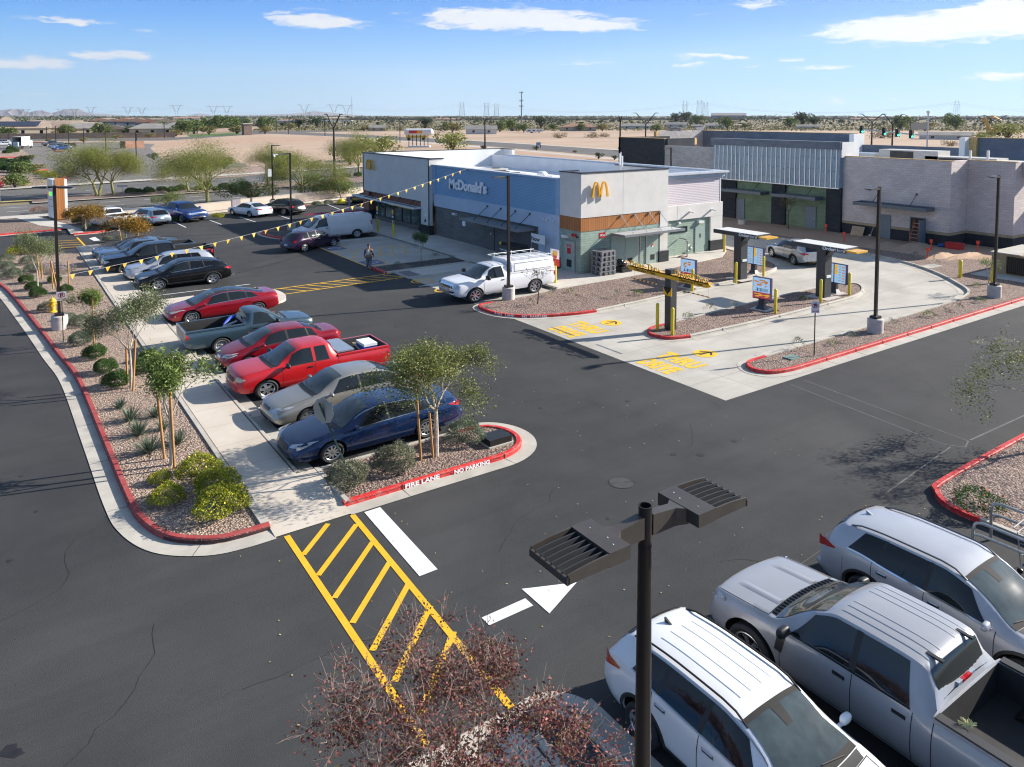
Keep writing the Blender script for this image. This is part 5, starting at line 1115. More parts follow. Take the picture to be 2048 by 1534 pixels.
V(sx(SUV,L=4.82,W=1.94,trim=CHR,rear=[('rear_bumper',rectp(-.8,.8,.42,.54,.03),CHR)],tail=[([(.52,.88),(.88,.88),(.90,1.06),(.84,1.08),(.50,1.0)],RED)],r=.38,clad=None),blk,'black sport utility vehicle with chrome trim at the low wall','car',-4.9,38.2,107.5,FG,detail=1)
V(sx(SEDAN,rim='5'),dgrey,'grey sedan just peeking out behind the restaurant entrance corner','car',4.6,41.0,107.5,FG,detail=1)
# middle of the lot
VAN=dict(kind='cargo_van',L=5.69,W=2.0,wr=.80,sill=.36,xf=.92,xr=4.36,r=.37,tw=.24,rim='steel',rimmat=STW,bow=.12,bowr=.04,plan=[(0,.82),(.1,.9),(.35,.96),(.9,1),(5.3,1),(5.55,.985),(5.69,.95)],
 top=[(0,.72),(.04,.86),(.14,.96),(.5,1.10),(.80,1.20),(.90,1.25),(1.62,1.95),(2.05,2.10),(3,2.13),(5.2,2.12),(5.5,2.07),(5.6,1.95),(5.65,1.3),(5.69,.75)],belt=[(0,.60),(.14,.84),(.5,.98),(.9,1.10),(1.6,1.22),(5.4,1.22),(5.62,1.1),(5.69,.62)],
 ws=(.92,1.60),rw=None,win=[(1.14,1.52,2.12,2.06)],seams=(1.08,2.22,5.3),handles=(2.04,),handlemat=BLK,mirrormat=BLK,mscale=1.3,head=[([(.58,.68),(.88,.70),(.88,.86),(.60,.84)],HLE)],tail=[([(.84,1.05),(.96,1.05),(.96,1.5),(.88,1.5)],RED)],front=[('grille',rectp(-.5,.5,.66,.84,.04),BLK),('front_bumper',rectp(-.88,.88,.42,.56,.04),CHR)],rear=[('rear_bumper',rectp(-.90,.90,.44,.58,.03),BLK),('rear_window',rectp(-.72,-.08,1.30,1.75,.05),GLT),('rear_window',rectp(.08,.72,1.30,1.75,.05),GLT)],plate=.7)
r_,c_=V(VAN,vanw,'white cargo van with ladders on its roof in front of the restaurant entrance','van',-6.6,21.4,180)
mb=MB()
for x in (.6,-1.4,-2.3): mb.tube([(x,-.85,2.12),(x,-.85,2.26),(x,.85,2.26),(x,.85,2.12)],.02,6)
mb.build('ladder_rack',BLK,r_,True)
for nm,lb,y,x0,x1,mt in (('ladder','long red and orange extension ladder on the white van roof',.55,-2.4,2.2,M('ladder_red',(.30,.03,.08),.5)),('ladder','shorter aluminium ladder on the rear of the white van roof',-.5,-2.9,-.2,ALU)):
    t=empty(nm,(-6.6,21.4,2.30),PI); tag(t,lb,'ladder'); part('side_rail',mt,t,(x0,x1,y-.2,y-.17,0,.08)); part('side_rail',mt,t,(x0,x1,y+.17,y+.2,0,.08))
    for i in range(int((x1-x0)/.3)): part('rung',mt,t,(x0+.15+i*.3,x0+.18+i*.3,y-.17,y+.17,.02,.05))
PTC=dict(SUV); PTC.update(hside=None,tside=(4.26,4.02,.80,1.0,.95,RED)); PTC.update(kind='wagon',L=4.29,W=1.70,wr=.54,sill=.24,xf=.84,xr=3.46,r=.325,rim='5',rails=None,fin=None,clad=None,tint=False,trim=BLK,bow=.16,bowr=.12,plan=[(0,.62),(.10,.74),(.3,.90),(.6,1.0),(1.1,1.),(1.5,.95),(2.6,.95),(3.1,1.),(3.7,1.),(4.1,.9),(4.29,.78)],
 top=[(0,.62),(.05,.76),(.15,.86),(.5,.96),(1.05,1.06),(1.2,1.12),(1.75,1.47),(2.2,1.59),(3.0,1.58),(3.55,1.46),(3.95,1.16),(4.15,.98),(4.24,.78),(4.29,.55)],belt=[(0,.5),(.15,.72),(.5,.84),(1.2,.96),(2,1.0),(3.4,1.02),(4.0,.95),(4.29,.5)],
 ws=(1.2,1.78),rw=(3.50,3.98),win=[(1.48,1.76,2.28,2.26),(2.36,2.34,3.02,2.98),(3.08,3.04,3.48,3.3)],seams=(1.36,2.32,3.12),handles=(2.16,2.96),handlemat=CHR,head=[([(.36,.66),(.56,.68),(.56,.82),(.40,.82)],HLE)],tail=[([(.60,.78),(.72,.80),(.70,1.0),(.60,.98)],RED)],front=[('grille',rectp(-.25,.25,.5,.78,.08),CHR)],rear=[('rear_bumper',rectp(-.72,.72,.40,.54,.05),M('grey_bumper',(.12,.11,.12),.5)),('reverse_lamp',rectp(-.42,-.30,.44,.52,.02),M('lit_reverse_lamp',(.9,.8,.6),.3,emit=(1,.75,.5),estr=3,var=0)),('reverse_lamp',rectp(.30,.42,.44,.52,.02),MATS.get('lit_reverse_lamp') or M('lit_reverse_lamp',(.9,.8,.6),.3,emit=(1,.75,.5),estr=3,var=0))],plate=.56)
V(PTC,purp,'rounded dark purple retro wagon driving past the white van','car',-9.3,18.1,22.8)
V(sx(SUV,rails=None),dgrey,'dark car mostly hidden between the white van and the pole island','car',-4.7,24.7,180)
# white work truck
F25=sx(PICK,L=5.95,W=2.03,sill=.42,r=.42,xf=1.0,xr=4.62,Ra=.50,rim='d7',win=[(1.62,1.98,2.72,2.68)],seams=(1.5,2.80,3.02),handles=(2.6,),mscale=1.7,
 top=[(0,.86),(.04,1.08),(.12,1.20),(.5,1.27),(1.2,1.33),(1.32,1.35),(1.95,1.80),(2.3,1.97),(2.85,1.98),(3.0,1.94),(3.06,1.90),(3.14,1.48),(5.95,1.46)],rw=None,tside=(5.94,5.82,.94,1.28,1.1,RED),hside=(.04,.22,.88,1.12,1.04,HLE),belt=[(0,.74),(.14,1.10),(.5,1.18),(1.3,1.25),(2,1.27),(3.0,1.28),(3.1,1.3),(3.2,1.36),(5.95,1.36)],bed=(3.08,5.88,1.48,.9),
 head=[([(.64,.86),(.95,.88),(.95,1.14),(.68,1.12)],HLE)],tail=[([(.86,.92),(.98,.92),(.98,1.3),(.88,1.3)],RED)],front=[('grille',rectp(-.60,.60,.82,1.14,.05),CHR),('grille_insert',rectp(-.54,.54,.92,1.02,.02),BLK),('front_bumper',rectp(-.95,.95,.52,.74,.05),CHR)])
r_,c_=V(F25,wht,'white heavy work truck with a camper shell and roof rack beside the corner light pole','pickup truck',-6.25,-.88,180)
x0=c_.cx-3.14-c_.bf*.5; x1=c_.cx-5.9-c_.bf*.5
mb=MB(); rows=[]
for i,(x,s_) in enumerate(((x0,.95),(x0-.04,1),(x1+.1,1),(x1,.94))):
    rows.append([(x+(.12 if z>1.6 and i>1 else 0)*(z-1.48),y*s_,z) for y,z in ((-.96,1.47),(-.95,1.75),(-.90,2.02),(-.80,2.10),(-.4,2.13),(0,2.14),(.4,2.13),(.80,2.10),(.90,2.02),(.95,1.75),(.96,1.47))])
mb.grid(rows); mb.add(rows[0],[tuple(range(11))]); mb.add(rows[-1],[tuple(range(11))]); cs=mb.build('camper_shell',wht,r_,30)
mb=MB(); 
for sg in (1,-1): mb.bx(x1+.25,x0-.15,sg*.962-.004,sg*.962+.004,1.50,1.52); mb.bx(x1+.3,x0-.2,sg*.93-.004,sg*.93+.004,1.97,1.985); mb.bx(x0-.2,x0-.18,sg*.957-.004,sg*.957+.004,1.5,1.95)
mb.build('panel_seam',GAP,cs)
mb=MB()
for sg in (1,-1):
    mb.tube([(x0+.3,sg*.8,2.28),(x1+.1,sg*.8,2.28)],.022,6)
    for x in (x0-.1,x0-1.2,x1+.3): mb.tube([(x,sg*.8,2.08),(x,sg*.8,2.36)],.02,6)
for x in (x0+.3,x0-.1,x0-.65,x0-1.2,x0-1.8,x1+.3): mb.tube([(x,-.8,2.27),(x,.8,2.27)],.018,6)
mb.build('roof_rack',LWH,r_,True)
[part('running_board',M('running_board_grey',(.2,.2,.2),.4,.4),r_,(c_.cx-3.2,c_.cx-1.6,min(.94*g,1.06*g),max(.94*g,1.06*g),.40,.45)) for g in (1,-1)]
V(sx(SUV,L=4.48,W=1.855,xf=.88,xr=3.52,fin=3.85,rails=(2.0,3.9),rim='5',tail=[([(.46,.90),(.86,.92),(.88,1.02),(.78,1.05),(.50,1.0)],RED)],rear=[('rear_bumper',rectp(-.8,.8,.34,.50,.03),BLK)]),paint('bright_silver',(.50,.52,.55),.5,.28),'bright silver crossover waiting in the order lane behind the menu boards','car',14.25,-4.0,66)
# foreground trio
KIA=dict(SUV); KIA.update(hside=(.06,.4,.76,.86,.88,HLE),tside=(4.38,3.96,.86,1.06,1.02,RED),arc=1,sensor=1,Ra=.43,wo=.03,L=4.42,W=1.81,wr=.60,xf=.86,xr=3.48,r=.345,rim='d5',rimmat=ALU,rails=(1.85,3.9),railmat=GAP,fin=3.72,finmat=BLK,trim=M('satin_trim',(.4,.41,.43),.3,.8),ribs=(2.15,3.55,(-.55,-.2,.2,.55)),
 head=[([(.46,.74),(.80,.80),(.86,.90),(.74,.90),(.46,.82)],HLE)],tail=[([(.40,.90),(.68,.90),(.68,1.0),(.40,.98)],RED)],
 top=[(0,.58),(.05,.76),(.14,.87),(.5,.96),(1.0,1.04),(1.12,1.07),(1.86,1.50),(2.25,1.60),(3.0,1.61),(3.75,1.55),(4.02,1.48),(4.26,1.14),(4.36,1.0),(4.40,.84),(4.42,.6)],ws=(1.12,1.95),rw=(3.98,4.24),win=[(1.42,1.80,2.36,2.33),(2.44,2.41,3.14,3.08),(3.22,3.14,3.72,3.5)],seams=(1.30,2.40,3.28),handles=(2.22,3.10),handlemat=CHR)
V(KIA,wht,'white compact crossover nearest the tall two-headed light pole','car',-19.12,-27.3,-90)
F15=sx(PICK,L=5.89,W=2.03,r=.42,Ra=.525,wo=.05,tw=.28,plan=[(0,.90),(.06,.95),(.2,.985),(.6,1),(5.2,1),(5.7,.99),(5.89,.97)],xf=.90,xr=4.62,rim='d6',rimmat=ALU,bedmat=1,ribs=(2.30,3.70,(-.78,-.55,-.32,.32,.55,.78)),
 head=[([(.70,.80),(.96,.84),(.97,1.08),(.74,1.06)],HLE)])
r_,c_=V(F15,gry,'metallic grey crew-cab pickup with ribbed roof between the white and silver crossovers','pickup truck',-16.45,-27.85,90)
mb=MB()
for sg in (1,-1):
    mb.grid([[c_.topp(lerp(.35,1.18,i/10),sg*lerp(.42,.62,j/3),[0,.022,.022,0][j]*min(1,i/2)) for j in range(4)] for i in range(11)])
mb.build('hood_bulges',gry,r_,50)
mb=MB(); 
for k in range(-9,10): a=c_.topp(1.22,k/10.5,.012); b=c_.topp(1.32,k/10.5,.012); mb.tube([a,b],.012,4)
mb.build('cowl_vent',BLK,r_)
mb=MB()
for sg in (1,-1): q=c_.topp(3.62,sg*.62,.02); mb.box((q[0],q[1],q[2]),(.24,.06,.035))
mb.build('roof_marker',BLK,r_); q=c_.topp(3.82,0,.0); part('high_brake_lamp',RED,r_,(q[0]-.06,q[0]-.01,-.12,.12,q[2]-.03,q[2]+.02)); part('cargo_lamp',HLE,r_,(q[0]-.055,q[0]-.012,.12,.24,q[2]-.03,q[2]+.018),(q[0]-.055,q[0]-.012,-.24,-.12,q[2]-.03,q[2]+.018))
for sg in (1,-1):
    mb=MB(); rows=[[c_.side(x,z,sg,.01) for x in (1.60-.02*j,1.46-.02*j)] for j,z in enumerate((1.12,1.0,.88,.78))]; mb.grid(rows); mb.build('fender_vent',BLK,r_)
if True:
    mb=MB(); mb.tube([c_.glass(1.35,.3,-1)[:2]+(1.2,),c_.glass(1.35,.3,-1)[:2]+(1.75,)],.006,5)
mb.build('antenna',BLK,r_)
[part('bed_rail_cap',M('rail_cap_black',(.03,.03,.031),.55),r_,(c_.cx-5.78,c_.cx-3.98,min(.86*g,1.0*g),max(.86*g,1.0*g),1.366,1.40)) for g in (1,-1)]
t=tag(empty('straw_clump',at_car(-16.45,-27.85,90,-1.35,.80,1.40)),'small tuft of dry straw on the grey pickup bed rail','straw'); random.seed(2); mb=MB()
for i in range(60): a=random.uniform(0,6.3); r0=random.uniform(0,.05); mb.tube([(r0*math.cos(a),r0*math.sin(a),.01),(.09*math.cos(a*2.3),.09*math.sin(a*1.7),random.uniform(.02,.08))],.003,3)
mb.build('straw',M('straw',(.55,.55,.30),.8),t)
for sg in (1,):
    text_mesh('STX',.13,M('decal_grey',(.08,.08,.09),.4),r_,frame((c_.side(5.05,1.10,1,.006)),(-1,0,0),(0,0,1)),'lettering',.001,bold=.006); text_mesh('4X4',.10,REDS,r_,frame((c_.side(5.32,1.02,1,.006)),(-1,0,0),(0,0,1)),'lettering',.001,bold=.006)
ROG=dict(SUV); ROG.update(tside=(4.64,4.26,.90,1.14,1.04,RED),sensor=1,Ra=.445,wo=.03,L=4.69,W=1.84,wr=.62,xf=.93,xr=3.63,r=.36,rim='d5',rimmat=ALU,rails=(2.0,4.05),railmat=ALD,fin=4.0,trim=CHR,handlemat=CHR,
 tail=[([(.46,.92),(.70,.92),(.70,1.02),(.46,1.0)],RED)],
 top=[(0,.58),(.05,.75),(.14,.87),(.5,.97),(1.1,1.07),(1.22,1.10),(1.98,1.57),(2.4,1.69),(3.3,1.68),(4.0,1.60),(4.28,1.52),(4.5,1.16),(4.62,1.02),(4.66,.86),(4.69,.62)],ws=(1.2,2.05),rw=(4.22,4.48),win=[(1.50,1.92,2.52,2.49),(2.60,2.57,3.38,3.30),(3.46,3.36,4.02,3.72)],seams=(1.40,2.56,3.52),handles=(2.38,3.32))
V(ROG,slg,'silver crossover with roof rails beside the cart rail on the right','car',-13.55,-27.45,-90)
# ================= street furniture and small things
BRZ=M('bronze_pole_paint',(.030,.025,.023),.38,.4,var=.12,scale=2); BRT=M('bronze_fixture_paint',(.085,.074,.064),.42,.35,var=.15,scale=5)
PBC=M('pole_base_concrete',(.50,.46,.43),.85,var=.12,scale=4,bump=.2); YB=M('bollard_yellow',(.74,.55,.02),.4,var=.08,scale=3)
CHRC=M('charcoal_sign_metal',(.050,.053,.058),.45,.2,var=.1); LENS=M('fixture_lens',(.5,.5,.48),.2)
def light_pole(label,x,y,heads,h=7.35,base=True,ang=0,group='light poles in the lots'):
    t=empty('light_pole',(x,y,0),ang); tag(t,label,'light pole',group)
    if base: mb=MB(); mb.lathe([(.001,.80),(.29,.80),(.32,.77),(.32,0)],28); mb.build('concrete_base',PBC,t,40)
    b=.80 if base else .0
    part('base_plate',BRZ,t,(-.17,.17,-.17,.17,b,b+.12)); mb=MB(); mb.box((0,0,(b+.1+h)/2),(.115,.115,h-b-.1)); mb.build('pole',BRZ,t)
    for hd in heads:
        q=empty('luminaire',(0,0,h),hd,t); mb=MB(); mb.bx(.05,.26,-.03,.03,-.12,-.04); mb.build('arm',BRZ,q)
        mb=MB(); mb.add([(.24,-.16,-.14),(.24,.16,-.14),(.24,.16,-.03),(.24,-.16,-.03),(.86,-.15,-.10),(.86,.15,-.10),(.86,.15,-.06),(.86,-.15,-.06)],[(0,1,2,3),(7,6,5,4),(0,4,5,1),(1,5,6,2),(2,6,7,3),(3,7,4,0)]); mb.build('fixture_head',BRT,q)
        part('lens',LENS,q,(.34,.8,-.12,.12,-.146,-.125))
    return t
light_pole('light pole on a round concrete base beside the white work truck',*G(1017,601),[PI])
light_pole('tall light pole in the long red-kerbed bed, in front of the pale block shop',*G(1750,668),[PI])
light_pole('light pole near the tan trash enclosure at the right edge',*G(1988,597),[PI])
light_pole('two-armed light pole in the bed beside the sidewalk, pennant string tied to it',*G(120,662),[rad(145),rad(-35)])
light_pole('light pole rising behind the white cargo van',-8.0,26.6,[PI])
pe=light_pole('light pole with a solar panel and white box by the low wall',-4.2,44.0,[0]); part('notice_board',LWH,pe,(-.45,-.1,-.12,.05,3.6,4.5)); mb=MB(); mb.box((.6,0,4.75),(.9,.6,.04),ry=.6); mb.build('solar_panel',M('solar_cell',(.03,.035,.06),.2),pe); mb=MB(); mb.ball((.2,0,6.0),(.16,.16,.12),8,6); mb.bx(.1,.6,-.1,.1,6.15,6.25); mb.build('security_camera',LWH,pe)
light_pole('slim light pole against the black block wall behind the restaurant',24.04,16.41,[PI])
# near pole with two louvred heads
t=empty('double_light_pole',(-23.60,-29.70,0)); tag(t,'round dark light pole in the foreground with two louvred heads','light pole')
mb=MB(); mb.lathe([(.048,7.05),(.052,7.30),(.052,7.42),(.044,7.42),(.044,7.15),(.001,7.15)],24); mb.tube([(0,0,.8),(0,0,7.06)],[.085,.052],24,False); mb.build('pole',BRZ,t,40)
mb=MB(); mb.lathe([(.001,.8),(.29,.8),(.3,0)],24); mb.build('concrete_base',PBC,t,40)
for sg in (1,-1):
    q=empty('luminaire',(0,0,7.28),0 if sg>0 else PI,t); q.scale=(1,1,1)
    mb=MB()
    def hull(ax,ay,z0,z1,bx,by,z2,z3): mb.add([(ax,-ay,z0),(ax,ay,z0),(ax,ay,z1),(ax,-ay,z1),(bx,-by,z2),(bx,by,z2),(bx,by,z3),(bx,-by,z3)],[(3,2,1,0),(4,5,6,7),(1,5,4,0),(2,6,5,1),(3,7,6,2),(0,4,7,3)])
    hull(.045,.042,-.13,.06,.28,.042,-.13,.035); hull(.28,.042,-.13,.035,.36,.10,-.11,.03); mb.build('arm',BRT,q)
    mb=MB(); mb.bx(.345,.535,-.215,.215,-.085,.035); mb.build('driver_housing',BRT,q); mb=MB()
    for y in (-.12,.05,.14): mb.ball((.40+abs(y)*.3,y,.036),(.008,.008,.004),6,4)
    mb.build('housing_bolt',STEEL,q)
    fr=MB()
    def arc(y,t_,z0,zb,k=8):
        rows=[]
        for i in range(k+1):
            u=i/k; x=.535+.36*u; z=z0*(1-u**2.2*.9); rows.append((x,z))
        vs=[]; 
        for x,z in rows: vs+=[(x,y-t_,zb),(x,y-t_,z),(x,y+t_,z),(x,y+t_,zb)]
        fs=[(4*i+a,4*i+(a+1)%4,4*i+4+(a+1)%4,4*i+4+a) for i in range(k) for a in range(4)]+[(3,2,1,0),(4*k,4*k+1,4*k+2,4*k+3)]
        return vs,fs
    for y in (-.208,.208): v,f=arc(y,.007,.030,-.075); fr.add(v,f)
    fr.bx(.885,.905,-.215,.215,-.078,-.02); fr.build('frame',BRT,q)
    for y in (-.15,-.09,-.03,.03,.09,.15): mb=MB(); v,f=arc(y,.004,.022,-.06); mb.add(v,f); mb.build('louvre',CHRC,q)
    part('lens_tray',GAP,q,(.535,.885,-.2,.2,-.078,-.068)); mb=MB()
    for y in (-.12,0,.12):
        for x in (.62,.74,.85): mb.ball((x,y,-.06),(.016,.016,.012),6,4)
    mb.build('lamp_cluster',STEEL,q)
    mb=MB(); mb.bx(.56,.88,-.012-.11,.0-.11,-.066,-.055); mb.bx(.56,.88,.10,.112,-.066,-.055); mb.build('lamp_strip',M('lamp_strip_cream',(.45,.42,.35),.6),q)
# bollards
BL=None
blab=['yellow bollard at the tip of the order-lane island, left of the clearance post','yellow bollard just right of the clearance post foot','yellow bollard right of the far single menu board','yellow bollard at the foot of the far order canopy','yellow bollard right of the far double menu board','yellow bollard at the end corner of the restaurant','yellow bollard right of the near single menu board','yellow bollard at the foot of the near order canopy','yellow bollard right of the near double menu board','yellow bollard standing alone on the gravel near the enclosure','yellow bollard half hidden by the rightmost light pole','yellow bollard under the red fries pennant behind the work truck','yellow bollard in front of the charcoal meter cabinet']
for i,(px,py) in enumerate(((1314.6,659.4),(1344.7,669.7),(1385,582),(1471.5,566),(1527,552.8),(1448,504.5),(1550.5,627),(1641,605),(1698.5,590),(1920,555),(1984.7,567),(1110.7,566.8),(1001,519))):
    x,y=G(px,py,.1)
    mb=MB(); h=1.32 if i not in (5,9,10,11) else (1.9 if i==5 else 1.15); r=.072 if i not in (9,10) else .1; mb.lathe([(.001,h+.04),(r*.6,h+.03),(r,h-.02),(r,0)],14)
    o=mb.build('bollard',YB,None,50,loc=(x,y,.1)); tag(o,blab[i],'bollard','yellow bollards')
# no-parking signs
SGW=M('sign_face_white',(.75,.76,.78),.4,var=.02); GPOST=M('green_post',(.02,.05,.035),.5,.2,var=.1)
def noparking(label,x,y,top,bot,w,pm,face,lean=0):
    t=empty('no_parking_sign',(x,y,.1),face); tag(t,label,'sign','fire lane no-parking signs')
    mb=MB(); mb.box((0,0,(top-.1)/2),(.045,.03,top-.1)); mb.build('post',pm,t)
    s=part('sign_plate',SGW,t,(.02,.026,-w/2,w/2,bot-.1,top-.1)); z0=lerp(bot,top,.62)-.1; R_=w*.38; mb=MB()
    for i in range(20):
        a0,a1=2*PI*i/20,2*PI*(i+1)/20; mb.add([(.029,R_*math.cos(a0),z0+R_*math.sin(a0)),(.029,R_*math.cos(a1),z0+R_*math.sin(a1)),(.029,R_*.8*math.cos(a1),z0+R_*.8*math.sin(a1)),(.029,R_*.8*math.cos(a0),z0+R_*.8*math.sin(a0))],[(0,1,2,3)])
    mb.box((.0305,0,z0),(.002,R_*1.9,R_*.2),rx=-rad(45)); mb.build('prohibition_ring',REDS,s)
    text_mesh('P',R_*1.7,GAP,s,frame((.0275,0,z0-R_*.6),(0,1,0),(0,0,1)),'lettering',.0005,bold=.01)
    text_mesh('FIRE LANE',w*.19,REDS,s,frame((.0275,0,bot-.1+(top-bot)*.12),(0,1,0),(0,0,1)),'lettering',.0005,bold=.003)
cf=lambda x,y: math.atan2(CAMY-y,CAMX-x)
x,y=G(1628,716); noparking('fire-lane no-parking sign on a dark post in the long red-kerbed bed',x,y,2.58,2.05,.30,BRZ,rad(-128))
x,y=G(127,688); noparking('fire-lane no-parking sign on a green post beside the yellow hydrant',x,y,2.52,2.1,.34,GPOST,rad(-98))
# stop sign seen from behind, leaning
t=empty('stop_sign',(-20.41,-16.19,.1),0); tag(t,'octagonal stop sign seen from behind on a leaning green post in the fire-lane island','stop sign')
tx,ty=-.62,.62; mb=MB(); mb.tube([(0,0,0),(tx,ty,2.35)],.032,4); mb.build('post',GPOST,t)
n_=Vector((.93,.36,-.05)).normalized(); u_=n_.cross(Vector((tx,ty,2.35)).normalized()).normalized(); v_=u_.cross(n_); c0=Vector((tx,ty,2.35))*.90
def octo(off,r): return [tuple(c0+n_*off+u_*r*math.cos(PI/8+i*PI/4)+v_*r*math.sin(PI/8+i*PI/4)) for i in range(8)]
mb=MB(); mb.add(octo(.028,.38)+octo(.034,.38),[tuple(range(8)),tuple(range(15,7,-1))]+[(i,(i+1)%8,8+(i+1)%8,8+i) for i in range(8)]); sp_=mb.build('sign_plate',M('sign_back_aluminium',(.42,.43,.42),.45,.5,var=.1),t)
mb=MB(); mb.add(octo(.036,.375),[tuple(range(8))]); mb.build('sign_face',REDS,sp_); text_mesh('STOP',.26,SGW,sp_,Matrix(((-u_.x,v_.x,n_.x,(c0+n_*.04-v_*.09).x),(-u_.y,v_.y,n_.y,(c0+n_*.04-v_*.09).y),(-u_.z,v_.z,n_.z,(c0+n_*.04-v_*.09).z),(0,0,0,1))),'lettering',.001,bold=.005)
# hydrant
x,y=G(106,628); t=empty('fire_hydrant',(x,y,.11)); tag(t,'yellow fire hydrant in the gravel near the two-armed light pole','fire hydrant'); HY=M('hydrant_yellow',(.72,.42,.03),.45,var=.1)
mb=MB(); mb.lathe([(.17,0),(.17,.05),(.11,.07),(.11,.55),(.16,.57),(.16,.61),(.13,.63),(.12,.70),(.06,.77),(.03,.78),(.03,.83),(.001,.83)],18); mb.build('barrel',HY,t,40)
for a,r,z,l in ((0,.05,.42,.2),(PI,.05,.42,.2),(-PI/2,.07,.40,.2)): mb=MB(); mb.tube([(0,0,z),(l*math.cos(a),l*math.sin(a),z)],r,10); mb.build('outlet',HY,t,40)
# black utility box on the island
t=tag(part('utility_box',M('utility_black',(.018,.017,.017),.4,var=.15),None,(-.36,.36,-.27,.27,0,.22)),'low black square utility box at the rounded end of the fire-lane island','utility box'); t.location=(-16.2,-16.15,.13); part('slab',KERB,t,(-.40,.40,-.31,.31,-.04,.02))
x,y=G(1583,720); t=tag(part('valve_box',M('valve_green',(.16,.24,.21),.6),None,(-.28,.28,-.2,.2,0,.05)),'flat green irrigation valve box at the tip of the long red-kerbed bed','valve box'); t.location=(x,y,.10)
x,y=G(430,1008); 
# clearance sign
t=empty('clearance_sign',(-3.95,-10.9,.1)); tag(t,'charcoal drive-thru clearance post with a long yellow arrow-ended arm','clearance sign')
mb=MB(); mb.box((0,0,1.53),(.36,.34,3.05)); mb.build('post',CHRC,t)
b=MB(); b.ext([(-2.45,2.72),(-2.2,2.62),(2.2,2.62),(2.45,2.72),(2.3,2.84),(-2.3,2.84)],'x',-.26,-.20); b.bx(-.26,.02,-2.3,2.3,2.80,2.84); bo=b.build('arm',GOLD,t)
for yy in (1.35,-1.35):
    text_mesh('Drive-Thru',.40,M('gold_letter',(.60,.36,.01),.4),bo,frame((-.24,yy,2.85),(0,-1,0),(0,0,1)),'raised_lettering',.015,bold=.004,sx=1.0)
    text_mesh('Clearance 9 Feet',.19,GAP,bo,frame((-.262,yy,2.665),(0,-1,0),(0,0,1)),'lettering',.002,bold=.004)
for y0,y1 in ((.75,2.25),(-2.25,-.75)):
    q=MB(); q.tube([(-.1,y0,2.15),(-.1,y1,2.15)],.022,6); cb=q.build('clearance_bar',GOLD,t)
    q=MB(); 
    for i in range(6): yy=lerp(y0,y1,(i+.25)/6); q.tube([(-.1,yy,2.15),(-.1,yy+.12,2.15)],.024,6)
    q.build('black_stripe',GAP,cb)
    q=MB(); q.tube([(-.1,y0+.1,2.15),(-.1,y0+.1,2.6)],.005,4); q.tube([(-.1,y1-.1,2.15),(-.1,y1-.1,2.6)],.005,4); q.build('chain',STEEL,cb)
q=MB(); q.bx(-.205,-.18,-.24,.24,1.75,2.15); cbn=q.build('badge',GOLD,t); q=MB(); q.ext([(-.22,2.16),(.22,2.16),(.16,2.0),(.05,1.88),(0,1.78),(-.05,1.88),(-.16,2.0)],'x',-.215,-.206); q.build('badge_mark',GAP,cbn)
# order canopies
for (y0,lab) in ((-9.45,'near charcoal Order Here canopy with a yellow end, over the near double menu board'),(-4.25,'far charcoal Order Here canopy with a yellow end, over the far double menu board')):
    t=empty('order_canopy',(6.35,y0,.1)); tag(t,lab,'order canopy','order canopies')
    mb=MB(); mb.bx(.0,.55,-1.95,-1.45,0,2.85); mb.add([(.0,-1.95,2.5),(.55,-1.95,2.5),(.55,-2.25,2.86),(.0,-2.25,2.86)],[(0,1,2,3)]); mb.build('post',CHRC,t)
    cn=part('canopy',CHRC,t,(-.05,1.2,-3.0,0,2.85,3.10)); part('canopy_top',M('canopy_pale_top',(.60,.60,.58),.6,var=.05),cn,(-.0,1.15,-2.95,-.05,3.10,3.115))
    part('yellow_tip',GOLD,t,(.1,1.05,-3.55,-3.0,2.90,3.0)); text_mesh('Order',.27,SIGW,cn,frame((-.056,-2.15,2.9),(0,-1,0),(0,0,1)),'lettering',.003,bold=.008); text_mesh('Here',.27,SIGW,cn,frame((-.056,-2.75,2.9),(0,-1,0),(0,0,1)),'lettering',.003)
    part('speaker_box',LWH,t,(.1,.45,-1.99,-1.95,1.2,1.35)); part('footing',PBC,t,(-.35,.9,-2.3,-1.1,0,.03))
